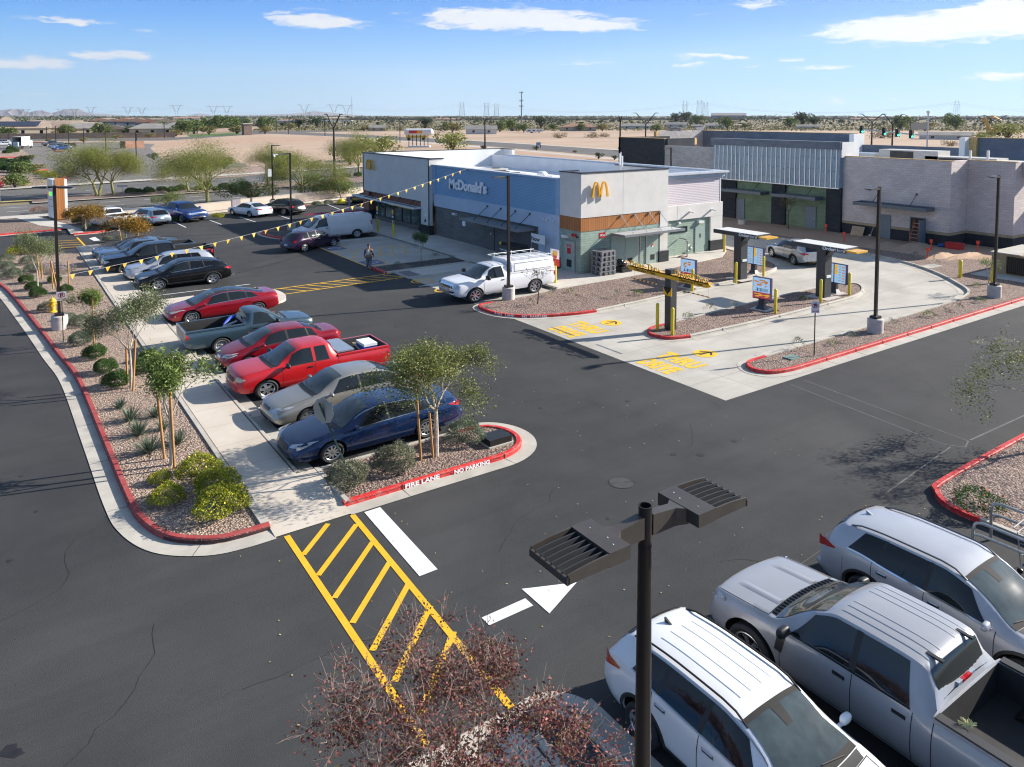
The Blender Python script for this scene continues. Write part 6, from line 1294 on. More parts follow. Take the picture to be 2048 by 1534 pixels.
# menu boards
def menu(label,x,y,w,h,z0,double,ang):
    t=empty('menu_board',(x,y,.1),ang); tag(t,label,'menu board','outdoor menu boards'); MP=M('menu_purple_frame',(.035,.02,.08),.4,.2)
    mb=MB(); mb.bx(-.1,.1,-.14,.14,0,z0); mb.add([(-.22,-.26,0),(.22,-.26,0),(.22,.26,0),(-.22,.26,0),(-.1,-.14,.25),(.1,-.14,.25),(.1,.14,.25),(-.1,.14,.25)],[(0,1,5,4),(1,2,6,5),(2,3,7,6),(3,0,4,7)]); mb.build('stand',CHRC,t); part('footing',PBC,t,(-.4,.4,-.45,.45,-.02,.02))
    cbx=part('cabinet',MP,t,(-.09,.09,-w/2,w/2,z0,z0+h)); n=2 if double else 1; rr=random.Random(int(abs(x*100)))
    for k in range(n):
        a=-w/2+.03+k*w/n; b_=a+w/n-.06; zt=z0+h-.03; zb=z0+.05
        scn=part('screen',M('screen_pale_blue',(.25,.38,.50),.15,var=.25,scale=3,emit=(.32,.52,.75),estr=.35),cbx,(-.095,-.09,a,b_,zb,zt))
        W_=b_-a; H_=zt-zb
        def blk(nm,mt,y0,y1,q0,q1,i): part(nm,mt,scn,(-.098-.0006*i,-.0955,a+W_*y0,a+W_*y1,zb+H_*q0,zb+H_*q1))
        FO=M('food_picture_orange',(.55,.20,.04),.3,var=.6,scale=14,emit=(.6,.22,.04),estr=.25); FY=M('food_picture_yellow',(.75,.42,.04),.3,var=.3,scale=9,emit=(.8,.45,.04),estr=.3); FR=M('food_picture_red',(.40,.05,.05),.3,var=.7,scale=12,emit=(.4,.05,.08),estr=.25); TX=M('menu_text_blue',(.03,.06,.12),.4)
        if not double:
            blk('picture',FR,0,1,0,.30,1); mb=MB()
            for i in range(16): mb.ball((-.099,a+W_*rr.uniform(.15,.85),zb+H_*rr.uniform(.60,.9)),(.003,W_*rr.uniform(.04,.12),H_*rr.uniform(.02,.05)),8,5)
            mb.build('picture',FO,scn); mb=MB()
            for i in range(12): mb.ball((-.1005,a+W_*rr.uniform(.1,.9),zb+H_*rr.uniform(.08,.24)),(.003,W_*.12,H_*.02),8,5)
            mb.build('picture',FY,scn); mb=MB()
            for i in range(5): mb.bx(-.098,-.0955,a+W_*.1,a+W_*rr.uniform(.4,.9),zb+H_*(.36+i*.03),zb+H_*(.372+i*.03))
            for xx in (.5,.72): mb.bx(-.0985,-.0955,a+W_*xx,a+W_*(xx+.05),zb+H_*.34,zb+H_*.5)
            mb.build('menu_text',TX,scn)
        elif k==0:     # right-hand half as seen by a driver
            blk('picture',FY,.72,.98,.45,.98,1); mb=MB()
            for i in range(6): mb.ball((-.099,a+W_*.2,zb+H_*(.12+i*.15)),(.003,W_*.14,H_*.035),8,5)
            mb.build('picture',FO,scn); mb=MB()
            for i in range(6):
                for j in range(2): mb.bx(-.098,-.0955,a+W_*.42,a+W_*(.62-.04*j),zb+H_*(.12+i*.15+j*.03),zb+H_*(.13+i*.15+j*.03))
            mb.build('menu_text',TX,scn)
        else:
            mb=MB()
            for i in range(7): mb.ball((-.099,a+W_*rr.uniform(.12,.8),zb+H_*rr.choice((.2,.24,.55,.58,.8))),(.003,W_*.09,H_*.02),8,5)
            mb.build('picture',FO,scn); mb=MB()
            for i in range(9): mb.bx(-.098,-.0955,a+W_*.15,a+W_*rr.uniform(.4,.85),zb+H_*(.08+i*.1),zb+H_*(.09+i*.1))
            mb.build('menu_text',TX,scn)
menu('near double menu board with two lit screens behind the near order canopy',7.9,-10.95,1.35,1.2,.62,True,0)
menu('far double menu board with two lit screens behind the far order canopy',8.5,-5.4,1.35,1.2,.62,True,0)
menu('near single menu board with food pictures on the order-lane island',2.1,-10.94,.92,1.22,.56,False,rad(8))
menu('far single menu board with food pictures on the restaurant bed',2.7,-5.75,.92,1.22,.56,False,rad(8))
# pallets, crates, gas meter, cabinets
PAL=M('grey_plastic_pallet',(.20,.205,.215),.55,var=.1)
for i in range(5):
    t=empty('plastic_pallet',(1.08,-.72,.15+i*.33),rad(2*i-4)); tag(t,'grey plastic pallet, %s in the stack against the green brick wall'%('lowest','second from the ground','in the middle','second from the top','topmost')[i],'pallet','stacked grey pallets')
    mb=MB(); mb.bx(-.55,.55,-.45,.45,.24,.31)
    mb2=MB()
    for x in (-.48,-.16,.16,.48):
        for y in (-.38,0,.38): mb2.add([(x-.09,y-.08,.24),(x+.09,y-.08,.24),(x+.09,y+.08,.24),(x-.09,y+.08,.24),(x-.05,y-.05,0),(x+.05,y-.05,0),(x+.05,y+.05,0),(x-.05,y+.05,0)],[(0,1,5,4),(1,2,6,5),(2,3,7,6),(3,0,4,7),(4,5,6,7)])
    mb2.bx(-.5,.5,-.06,.06,.18,.245); mb2.bx(-.06,.06,-.42,.42,.17,.243); mb.build('deck',PAL,t); mb2.build('feet',PAL,t)
    q=MB()
    for a_ in range(6):
        for b_ in range(4): q.box((-.46+a_*.18,-.33+b_*.22,.311),(.05,.14,.004),rz=.6)
    if i==4: q.build('deck_slot',GAP,t)
t=empty('open_crate',(2.55,-.85,.15)); tag(t,'black plastic crate with cardboard and a black bag beside the pallets','crate'); part('crate',BLK,t,(-.38,.38,-.28,.28,0,.36),(-.42,.42,-.32,.32,.33,.38)); mb=MB(); mb.box((.22,.1,.5),(.4,.3,.3),.4,rx=.4); mb.build('cardboard',M('cardboard',(.45,.27,.13),.8),t)
t=empty('rubbish_bag',(2.4,-.82,.53)); tag(t,'glossy black rubbish bag resting in the open crate','bag'); mb=MB(); mb.ball((0,0,.2),(.32,.26,.24),12,8); mb.ball((-.08,.05,.38),(.2,.2,.14),10,6); mb.build('bag',M('bag_plastic',(.012,.013,.016),.25),t,True)
t=empty('gas_meter',(8.95,.2,.15)); tag(t,'gas meter with pipes standing before the green brick wing','gas meter'); mb=MB(); mb.tube([(0,0,0),(0,0,1.25),(.1,.25,1.3),(.12,.8,1.3)],.045,8); mb.tube([(0,0,.9),(.28,0,.9),(.28,0,.7)],.035,8); mb.build('pipe',STEEL,t,True); mb=MB(); mb.ball((.28,0,.62),(.15,.1,.16),10,8); mb.lathe([(.001,1.28),(.12,1.27),(.12,1.2),(.05,1.18)],12); mb.ball((.02,0,.45),(.1,.1,.1),8,6); mb.build('meter_body',M('meter_pale_green',(.33,.38,.34),.5,.2),t,True); mb=MB(); mb.ball((-.25,.2,.04),(.35,.22,.08),8,5); mb.build('rock',M('rock_pink',(.4,.25,.19),.9),t,True)
t=empty('meter_cabinet',(-.75,6.0,.15)); tag(t,'charcoal low cabinet with white lettering in the shade by the grey brick wall','cabinet'); part('box',M('cabinet_charcoal',(.07,.07,.068),.5),t,(-.55,.6,-.75,.8,0,1.02)); part('lid',M('cabinet_charcoal',(.07,.07,.068),.5),t,(-.6,.64,-.8,.84,1.02,1.1)); text_mesh('TRASH ONLY',.16,SIGW,t,frame((-.56,.0,.72),(0,-1,0),(0,0,1)),'lettering',.001,bold=.004)
# fries pennant on its bollard and a white banner
x,y=G(1110.7,566.8,.1); t=empty('fries_banner',(x,y,1.25),rad(0)); tag(t,'red banner with a picture of fries above a yellow bollard','banner'); part('banner_cloth',REDS,t,(-.02,.0,-.36,.42,.0,1.05)); part('white_field',SGW,t,(-.024,-.02,-.36,.42,.45,1.05)); mb=MB(); mb.ball((-.025,.02,.62),(.006,.20,.17),14,8); mb.build('fries_carton',M('carton_red',(.6,.04,.03),.5),t); mb=MB()
for i in range(9): mb.box((-.032,.02+(i-4)*.045,.80+.03*math.cos(i*1.9)),(.006,.032,.30),rx=(i-4)*.06)
mb.build('fries',GOLD,t); arches(t,(-.026,.02,.06),(0,-1,0),(0,0,1),(-1,0,0),.26,.22,.006,GOLD,.0)
t=empty('white_banner',(-.55,3.4,1.05)); tag(t,'small white banner with black lettering behind the work truck rack','banner'); part('banner_cloth',SGW,t,(-.02,0,-.7,.7,.7,1.35)); text_mesh('Now',.42,GAP,t,frame((-.024,.25,.85),(0,-1,0),(0,0,1)),'lettering',.001,bold=.012); mb=MB(); mb.tube([(.02,-.7,-.9),(.02,-.7,1.4)],.02,6); mb.tube([(.02,.7,-.9),(.02,.7,1.4)],.02,6); mb.build('stake',STEEL,t)
for i,(px,py) in enumerate(((787,473),(756,464))):
    x,y=G(px,py,.1); t=empty('pickup_sign_post',(x,y,.1)); tag(t,'yellow post with stacked pickup signs before the glass front, '+('nearer the door' if i==0 else 'nearer the van'),'sign post','pickup sign posts'); mb=MB(); mb.cyl((0,0),.08,0,1.25,12); mb.build('bollard',YB,t,50); part('sign_panel',CHRC,t,(-.05,-.02,-.15,.15,1.2,2.35)); part('number_plate',GOLD,t,(-.06,-.05,-.15,.15,2.0,2.38)); part('white_label',SGW,t,(-.06,-.05,-.12,.12,1.7,1.85),(-.06,-.05,-.12,.12,1.3,1.42))
x,y=G(693,425); t=empty('accessible_sign',(-.3,33.6,0)); tag(t,'narrow blue accessible-parking sign above the white van','sign'); part('sign_plate',M('sign_blue',(.04,.12,.32),.4),t,(-.02,0,-.22,.22,.9,1.9)); mb=MB(); mb.tube([(0,0,0),(0,0,1.9)],.03,6); mb.build('post',CHRC,t)
x,y=G(683,408); t=empty('yellow_base_post',(x,y,.1)); tag(t,'leaning steel post in a yellow base before the low wall','post'); mb=MB(); mb.lathe([(.001,.55),(.25,.5),(.5,.2),(.55,0)],10); mb.build('base',YB,t,30); mb=MB(); mb.tube([(0,0,.4),(-.35,.1,2.4)],.05,6); mb.build('post',CHRC,t)
# pennant strings
PEN=M('pennant_yellow',(.80,.50,.06),.6,var=.15,scale=2); PENO=M('pennant_orange',(.80,.30,.02),.6,var=.15,scale=2); CORD=M('white_cord',(.65,.65,.65),.6)
def pennants(label,A,B,n,sag,mat,s=.26):
    t=empty('pennant_string',A); tag(t,label,'pennant string'); A=Vector(A); D=Vector(B)-A
    f=lambda u: D*u+Vector((0,0,-sag*4*u*(1-u)))
    mb=MB(); mb.tube([f(i/40) for i in range(41)],.006,4); mb.build('cord',CORD,t); rr=random.Random(3); dh=Vector((D.x,D.y,0)).normalized(); nn=Vector((-dh.y,dh.x,0))
    for i in range(n):
        u=(i+.6)/n; p=f(u); q=f(u+s/D.length); w_=nn*rr.uniform(-.05,.05); tip=(p+q)/2+Vector((0,0,-s*1.25))+nn*rr.uniform(-.06,.06)+dh*rr.uniform(-.04,.04); mb=MB(); mb.add([tuple(p),tuple(q),tuple(tip),tuple(p+nn*.003),tuple(q+nn*.003),tuple(tip+nn*.003)],[(0,1,2),(5,4,3),(0,3,4,1),(1,4,5,2),(2,5,3,0)]); mb.build('pennant',mat,t)
pennants('long string of yellow pennants from the two-armed light pole to the restaurant roof',(-25.27,4.07,2.75),(.1,12.6,6.5),36,.55,PEN,.215)
pennants('string of orange pennants from the low wall to the restaurant roof',(-4.2,44.0,2.2),(2.,30.1,7.0),24,1.1,PENO,.19)
# pylon sign
t=empty('pylon_sign',(-22.7,44.0,0),rad(10)); tag(t,'tall monument sign with an orange slatted side and white panels by the road','pylon sign'); part('white_cabinet',LWH,t,(-.45,.65,-.2,1.6,.35,4.3)); part('wood_side',WOOD,t,(-.3,.42,-.26,-.2,.2,4.45)); part('base',CHRC,t,(-.35,.55,-.1,1.5,0,.35)); part('price_display',M('led_green',(.02,.3,.05),.4,emit=(.05,.8,.15),estr=.6),t,(-.47,-.45,.2,1.0,2.6,3.0)); part('price_display',M('led_red',(.4,.02,.02),.4,emit=(.8,.05,.05),estr=.6),t,(-.47,-.45,1.0,1.4,2.6,3.0)); part('panel_line',GAP,t,(-.462,-.45,-.1,1.5,2.2,2.23),(-.462,-.45,-.1,1.5,3.2,3.23),(-.462,-.45,-.1,1.5,1.5,1.52))
x,y=G(1,404); t=empty('stop_sign',(x,y,0),rad(-95)); tag(t,'red stop sign at the left edge of the photo by the road','stop sign'); mb=MB(); mb.tube([(0,0,0),(0,0,2.6)],.04,6); mb.build('post',STEEL,t); mb=MB(); mb.ext([(.40*math.cos(PI/8+i*PI/4),2.2+.40*math.sin(PI/8+i*PI/4)) for i in range(8)],'x',.04,.06); q=mb.build('sign_plate',REDS,t); text_mesh('STOP',.28,SGW,q,frame((.065,0,2.1),(0,1,0),(0,0,1)),'lettering',.001)
# enclosure and concrete lids at the right edge
TANB=wallmat('tan_block_wall',(.34,.26,.155),(.38,.29,.18),(.28,.21,.13),.42,.205,.008)
t=empty('trash_enclosure',(19.9,-16.6,.1)); tag(t,'low tan block enclosure with a dark slatted grille at the right edge','enclosure'); part('block_wall',TANB,t,(0,4,0,3.4,0,1.42)); part('top_slab',KERB,t,(-.06,4.06,1.9,3.46,1.42,1.48),(-.06,4.06,-.06,1.5,1.42,1.48)); g=part('grille_recess',GAP,t,(-.02,0,1.2,2.6,.12,1.28))
for i in range(14): part('grille_slat',M('grille_brown',(.07,.05,.035),.6,.3),g,(-.05,-.015,1.23+i*.1,1.27+i*.1,.12,1.28))
part('concrete_apron',WALKB,t,(-1.4,4,-1.,3.9,-.02,.02))

mb=MB(); mb.lathe([(.25,.45),(.33,.45),(.34,0)],18); o=mb.build('concrete_riser',PBC,None,30,loc=(24.1,8.2,.1)); tag(o,'short round concrete riser on the dirt by the green shop wall','riser')
x,y=G(1815,534,.1); 
o=tag(part('concrete_cover',KERB,None,(18.2,19.6,-10.6,-9.9,.1,.14)),'flat concrete lid half sunk in the gravel beyond the loop','lid')
# building-site things by the shops
t=empty('step_ladder',(26.5,-5.25,.1)); tag(t,'orange step ladder standing in the open doorway','ladder'); LO=M('ladder_orange',(.55,.08,.02),.5)
for dy in (-.28,.28): mb=MB(); mb.tube([(-.35,dy,0),(.1,dy*.6,1.95)],.03,5); mb.build('side_rail',LO,t); mb=MB(); mb.tube([(.5,dy,0),(.12,dy*.6,1.95)],.025,5); mb.build('side_rail',LO,t)
for i in range(6): u=(i+.6)/6.5; mb=MB(); mb.box((lerp(-.35,.1,u),0,1.95*u),(.09,.5*(1-.4*u),.025)); mb.build('rung',STEEL,t)
t=empty('plywood_sheet',(26.3,-.9,.1)); tag(t,'plywood sheet leaning on the dark block base','board'); mb=MB(); mb.box((0,0,.42),(.03,1.0,.85),ry=.35); mb.build('board',M('plywood',(.40,.30,.2),.8,var=.2),t)
t=empty('shovel',(26.35,-2.0,.1)); tag(t,'long-handled shovel leaning on the pale block wall','shovel'); mb=MB(); mb.tube([(-.15,0,.2),(.32,-.15,1.5)],.02,5); mb.build('handle',M('tan_handle',(.5,.38,.25),.7),t); mb=MB(); mb.box((-.2,0,.14),(.04,.2,.3)); mb.build('blade',STEEL,t)
t=empty('tool_chest',(26.4,-7.9,.1)); tag(t,'red tool chest on the dirt at the block wall corner','tool chest'); part('chest',REDS,t,(-.3,.3,-.6,.4,0,.42)); part('lid',REDS,t,(-.32,.32,-.62,.42,.42,.5)); mb=MB(); mb.ball((0,.75,.15),(.25,.3,.16),8,6); mb.build('blue_tarp',M('tarp_blue',(.02,.08,.3),.5),t)
ORS=M('survey_orange',(.80,.07,.03),.6)
for i,(px,py) in enumerate(((1855,518),(1955,503),(1652,467),(1688,484),(1541,440),(1862,500))):
    x,y=G(px,py,.1); t=empty('survey_stake',(x,y,.1)); tag(t,['orange survey stake nearest the loop kerb','orange survey stake beside the small yellow-green tree','orange survey stake by the black shop pier','orange survey stake on the lane edge behind the silver crossover','orange survey stake by the first green wall','orange survey stake half way to the doorway'][i],'survey stake','survey stakes'); part('stake',ORS,t,(-.03,.03,-.03,.03,0,.75)); part('flagging',ORS,t,(-.05,.05,-.09,.09,.6,.85))
# cart rails and carts at the right
def cart(x,y,a,label):
    t=empty('shopping_cart',(x,y,.0),a); tag(t,label,'shopping cart','shopping carts'); W_=M('cart_wire',(.55,.56,.57),.3,.8,var=0)
    mb=MB(); 
    for z,x0,x1,w in ((.45,-.35,.35,.22),(.98,-.42,.48,.28)): mb.tube([(x0,-w,z),(x1,-w*.8,z),(x1,w*.8,z),(x0,w,z),(x0,-w,z)],.010,5)
    for i in range(9):
        u=i/8; 
        for sg in (1,-1): mb.tube([(lerp(-.35,.35,u),sg*lerp(.22,.18,u),.45),(lerp(-.42,.48,u),sg*lerp(.28,.23,u),.98)],.004,4)
        mb.tube([(lerp(-.35,.35,u),-.2,.45),(lerp(-.35,.35,u),.2,.45)],.004,4)
    for k in (.6,.72,.85):
        for sg in (1,-1): mb.tube([(-.38,sg*.24,k),(.42,sg*.21,k)],.004,4)
    mb.build('basket',W_,t); mb=MB(); mb.tube([(-.45,-.26,1.02),(-.5,-.26,1.04),(-.5,.26,1.04),(-.45,.26,1.02)],.016,6); mb.build('handle',M('cart_handle_grey',(.3,.3,.3),.5),t)
    mb=MB(); 
    for sg in (1,-1): mb.tube([(-.42,sg*.27,.98),(-.35,sg*.25,.2),(.45,sg*.2,.16)],.012,5)
    mb.build('chassis',W_,t)
    for px_,py_ in ((-.35,.25),(-.35,-.25),(.42,.18),(.42,-.18)): mb=MB(); mb.lathe([(.001,-.015),(.06,-.015),(.06,.015),(.001,.015)],10,(px_,py_,.062),'y'); mb.build('wheel',BLK,t)
t=empty('cart_rail',(-10.0,-26.35,0)); tag(t,'bent steel cart-corral rail nearest the red kerb','cart rail','cart corral rails')
def railm(t,pts): mb=MB(); mb.tube(smoothline(pts,6),.03,10); mb.build('rail',STEEL,t,True)
railm(t,[(-.0,0,0),(-.0,0,.85),(0.05,-.12,.98),(.05,-.4,1.0),(.05,-2.2,1.0),(.05,-4.5,1.0)]); railm(t,[(0,-.02,.68),(.03,-.3,.70),(.05,-2.2,.70),(.05,-4.5,.70)])
t=empty('cart_rail',(-11.15,-26.5,0)); tag(t,'bent steel cart-corral rail nearest the silver crossover','cart rail','cart corral rails'); railm(t,[(-.0,0,0),(-.0,0,.85),(0.05,-.12,.98),(.05,-.4,1.0),(.05,-2.2,1.0),(.05,-4.5,1.0)]); railm(t,[(0,-.02,.68),(.03,-.3,.70),(.05,-2.2,.70),(.05,-4.5,.70)])
cart(-10.55,-27.6,rad(-88),'shopping cart between the two corral rails'); cart(-10.5,-28.6,rad(-90),'second shopping cart, nested behind the first and cut by the photo edge')
# ---------- the walking person
def person(x,y,ang):
    t=empty('person',(x,y,0),ang); tag(t,'person in pale shirt, grey sweatpants and cap walking away across the lot','person')
    SK=M('skin',(.30,.17,.11),.6); SH=M('pale_grey_shirt',(.62,.62,.60),.85,var=.1,scale=6); SL=M('charcoal_sleeve',(.05,.05,.06),.85); PT=M('grey_sweatpants',(.16,.16,.17),.9,var=.15,scale=6); CP=M('dark_cap',(.03,.02,.03),.8)
    def skin(name,nodes,edges,mat,par,sub=2):
        me=bpy.data.meshes.new(name); me.from_pydata([n[0] for n in nodes],edges,[]); o=bpy.data.objects.new(name,me); COL.objects.link(o)
        m=o.modifiers.new('s','SKIN'); m.use_smooth_shade=True
        for i,n in enumerate(nodes): v=me.skin_vertices[0].data[i]; v.radius=n[1]; v.use_root=(i==0)
        o.modifiers.new('d','SUBSURF').levels=sub; o.modifiers['d'].render_levels=sub
        dg=bpy.context.evaluated_depsgraph_get(); m2=bpy.data.meshes.new_from_object(o.evaluated_get(dg)); bpy.data.objects.remove(o)
        m2.name=name; m2.materials.clear(); m2.materials.append(mat); q=bpy.data.objects.new(name,m2); COL.objects.link(q); q.parent=par; return q
    N=[((0,0,.95),(.15,.12)),((0,0,1.12),(.15,.11)),((0,0,1.32),(.17,.12)),((0,0,1.44),(.10,.08)),((.01,0,1.53),(.055,.055)),((.02,0,1.62),(.085,.075)),((.02,0,1.72),(.075,.07)),
       ((.0,.19,1.40),(.065,.06)),((-.03,.25,1.15),(.048,.045)),((.03,.27,.92),(.036,.034)),((.06,.27,.84),(.03,.02)),((0,-.19,1.40),(.065,.06)),((.0,-.25,1.15),(.048,.045)),((.08,-.27,.93),(.036,.034)),((.11,-.27,.85),(.03,.02)),
       ((0,.09,.88),(.10,.10)),((.07,.10,.50),(.065,.065)),((.0,.10,.10),(.045,.045)),((.12,.11,.04),(.045,.03)),((0,-.09,.88),(.10,.10)),((.02,-.10,.50),(.065,.065)),((-.16,-.10,.12),(.045,.045)),((-.05,-.11,.05),(.045,.03))]
    E_=[(0,1),(1,2),(2,3),(3,4),(4,5),(5,6),(2,7),(7,8),(8,9),(9,10),(2,11),(11,12),(12,13),(13,14),(0,15),(15,16),(16,17),(17,18),(0,19),(19,20),(20,21),(21,22)]
    skin('body',N,E_,SK,t)
    skin('shirt',[((0,0,.98),(.175,.145)),((0,0,1.15),(.175,.14)),((0,0,1.32),(.19,.14)),((0,0,1.45),(.12,.10))],[(0,1),(1,2),(2,3)],SH,t)
    for sg in (1,-1): skin('sleeve',[((0,sg*.17,1.40),(.085,.08)),((-.01,sg*.25,1.15),(.066,.062)),((.05,sg*.27,.97),(.055,.05))],[(0,1),(1,2)],SL,t)
    skin('trousers',[((0,0,.98),(.165,.135)),((0,.09,.86),(.12,.12)),((.07,.10,.50),(.09,.09)),((.0,.10,.13),(.075,.075)),((0,-.09,.86),(.12,.12)),((.02,-.10,.50),(.09,.09)),((-.15,-.10,.15),(.075,.075))],[(0,1),(1,2),(2,3),(0,4),(4,5),(5,6)],PT,t)
    for dx,dy in ((.06,.10),(-.1,-.10)): mb=MB(); mb.ball((dx+.02,dy,.055),(.14,.055,.055),10,6); mb.build('shoe',M('shoe_tan',(.25,.2,.16),.8),t,True)
    mb=MB(); mb.ball((.02,0,1.73),(.105,.092,.075),12,8); mb.box((.13,0,1.71),(.12,.14,.012)); mb.build('cap',CP,t,True)
    for sg in (1,-1):     # short curled fingers
        for k in range(4): mb=MB(); mb.tube([(.04+.02*k+(.03 if sg<0 else 0),sg*.27,.83),(.05+.02*k+(.03 if sg<0 else 0),sg*.265,.79-.008*(k%2)),(.05+.018*k+(.03 if sg<0 else 0),sg*.25,.765)],.009,5); mb.build('finger',SK,t,True)
        mb=MB(); mb.tube([(.09+(.04 if sg<0 else 0),sg*.26,.86),(.12+(.04 if sg<0 else 0),sg*.24,.82)],.011,5); mb.build('thumb',SK,t,True)
person(-9.1,8.9,rad(48))
# ================= trees, shrubs
BARK=M('pale_bark',(.44,.38,.31),.9,var=.3,scale=9,bump=.4); BARKD=M('dark_bark',(.09,.065,.05),.9,var=.3,scale=9,bump=.4); BARKG=M('green_bark',(.24,.22,.085),.8,var=.3,scale=5,bump=.3); TWIG=M('grey_twig',(.27,.21,.18),.9,var=.25,scale=9)
STK=M('wooden_stake',(.42,.22,.08),.8,var=.15,scale=4)
L_ELM=leafmat('elm_leaf',(.075,.115,.022),(.27,.27,.08)); L_OLV=leafmat('olive_leaf',(.09,.125,.05),(.25,.28,.14)); L_WIL=leafmat('willow_leaf',(.075,.12,.025),(.22,.28,.07)); L_ORG=leafmat('turning_leaf',(.12,.12,.02),(.40,.19,.03)); L_PAL=leafmat('palo_verde_leaf',(.15,.18,.035),(.30,.31,.085)); L_RED=leafmat('maroon_leaf',(.10,.028,.028),(.30,.11,.09),trans=.2); L_BRN=leafmat('olive_brown_leaf',(.07,.065,.02),(.15,.12,.04))
L_DRK=leafmat('dark_shrub_leaf',(.028,.070,.018),(.10,.18,.04)); L_SAG=leafmat('sage_leaf',(.10,.135,.085),(.22,.26,.17)); L_YEL=leafmat('yellow_green_leaf',(.16,.20,.012),(.42,.42,.035)); L_GRY=leafmat('grey_green_leaf',(.13,.14,.08),(.28,.28,.19)); L_YUC=leafmat('yucca_leaf',(.06,.10,.06),(.17,.22,.15)); L_FAR=leafmat('desert_tree_leaf',(.075,.12,.03),(.17,.22,.065)); L_FARD=leafmat('dark_tree_leaf',(.022,.045,.020),(.065,.09,.035)); L_FARY=leafmat('dry_tree_leaf',(.16,.15,.05),(.28,.24,.09)); L_DRY=leafmat('dry_brush_leaf',(.16,.12,.07),(.30,.23,.14))
F_YEL=M('yellow_flower',(.85,.62,.02),.6,var=0); F_ORG=M('orange_flower',(.75,.12,.02),.6,var=0); F_PUR=M('lilac_flower',(.38,.25,.50),.6,var=0); F_RED=M('red_flower',(.6,.02,.05),.6,var=0)
def leafq(mb,p,s,asp,rr,droop=0.,m=0,up=None):
    d=Vector((rr.gauss(0,1),rr.gauss(0,1),rr.gauss(0,.7)-droop)); 
    if d.length<1e-3: d=Vector((1,0,0))
    d.normalize(); n=Vector((rr.gauss(0,1),rr.gauss(0,1),rr.gauss(0,1)+.5)); w=d.cross(n)
    if w.length<1e-3: w=d.cross(Vector((1,.3,.2)))
    w.normalize(); s=s*rr.uniform(.7,1.3); a=d*s; b=w*s*asp*.5
    mb.add([tuple(p),tuple(p+a*.5+b),tuple(p+a),tuple(p+a*.5-b)],[(0,1,2,3)],m)
def grow(wood,tips,p,d,L,r,depth,rr,spread=.6,up=.15,nb=3,taper=.62,shrink=.74,wob=.12,n=5):
    pts=[p]; rs=[r]; q=p.copy(); dd=d.copy(); k=3
    for i in range(k):
        dd=(dd+Vector((rr.gauss(0,wob),rr.gauss(0,wob),rr.gauss(0,wob)+up*.25))).normalized(); q=q+dd*L/k; pts.append(q.copy()); rs.append(lerp(r,r*taper,(i+1)/k))
    wood.tube(pts,rs,n if r>.02 else 4 if r>.008 else 3,False)
    if depth<=0: tips.append((pts[-1],dd,L)); tips.append((pts[-2],dd,L)); return
    for i in range(nb):
        a=2*PI*(i+rr.random()*.7)/nb; u=dd.cross(Vector((0,0,1))); 
        if u.length<.1: u=Vector((1,0,0))
        u.normalize(); v=dd.cross(u); nd=(dd+(u*math.cos(a)+v*math.sin(a))*spread*rr.uniform(.7,1.3)); nd.z+=up*rr.uniform(.3,1.2); nd.normalize()
        st_=pts[-1] if i<nb-1 or depth<2 else pts[2]
        grow(wood,tips,st_,nd,L*shrink*rr.uniform(.8,1.2),rs[-1]*.78,depth-1,rr,spread,up,nb,taper,shrink,wob,n)
TREES={}
def make_tree(key,h,trunk,tr,kind,seed,leafm,barkm,nleaf,ls,asp,crown=1.,depth=4,spread=.6,up=.15,nb=3,droop=0.,lspread=.16,multi=1,lean=0.,shrink=.74,twigs=None,wob=.12,hang=0.):
    rr=random.Random(seed); wood=MB(); tips=[]
    for k in range(multi):
        a=2*PI*k/multi+rr.random(); d=Vector((math.cos(a)*(.25 if multi>1 else lean),math.sin(a)*(.25 if multi>1 else 0),1)).normalized()
        base=Vector((math.cos(a)*.05*(multi>1),math.sin(a)*.05*(multi>1),-.05)); top=base+d*trunk
        wood.tube([base,base+d*trunk*.5+Vector((rr.gauss(0,.02),rr.gauss(0,.02),0)),top],[tr*1.25,tr,tr*.85],8,False)
        L0=(h-trunk)*crown*.36
        for i in range(nb+ (1 if multi==1 else 0)):
            b=2*PI*i/(nb+1)+rr.random()*.8; nd=Vector((math.cos(b)*spread*1.25,math.sin(b)*spread*1.25,1)).normalized(); grow(wood,tips,top-d*trunk*.1*rr.random(),nd,L0,tr*.6,depth-1,rr,spread,up,nb,shrink=shrink,wob=wob)
    zmax=max(t[0].z for t in tips); f=h/zmax if zmax>0 else 1
    lf=MB(); per=nleaf/len(tips)
    for (p,d,L) in tips:
        cnt=int(per)+(1 if rr.random()<per%1 else 0)
        dens=rr.random(); cnt=int(cnt*(.35+1.3*dens))
        dirn=(d+Vector((0,0,-droop))).normalized()
        for i in range(cnt):
            t=rr.random(); off=Vector((rr.gauss(0,1),rr.gauss(0,1),rr.gauss(0,1)))*lspread*(1+.0*t); q=p+dirn*(L*1.1*(t-.35))+off; q.z-=droop*L*t*1.2+hang*t*dens*rr.uniform(.6,1.)
            leafq(lf,q,ls,asp,rr,droop*.6)
    return wood,lf
def put_tree(key,label,cat,loc,rz,s,build,name,group=None,stakes=0):
    if key not in TREES:
        wood,lf,bm_,lm=build(); wo=wood.build('trunk',bm_,None,True,fix=False); lo=lf.build('crown',lm,None,fix=False); TREES[key]=(wo.data,lo.data); bpy.data.objects.remove(wo); bpy.data.objects.remove(lo)
    t=empty(name,loc,rz); t.scale=(s,s,s); tag(t,label,cat,group)
    for nm,me in zip(('trunk','crown'),TREES[key]): o=bpy.data.objects.new(nm,me); COL.objects.link(o); o.parent=t
    return t
def T(key,h,trunk,tr,leafm,barkm,nleaf,ls,asp,seed=1,**k):
    def f(): w,l=make_tree(key,h,trunk,tr,key,seed,leafm,barkm,nleaf,ls,asp,**k); return w,l,barkm,leafm
    return f
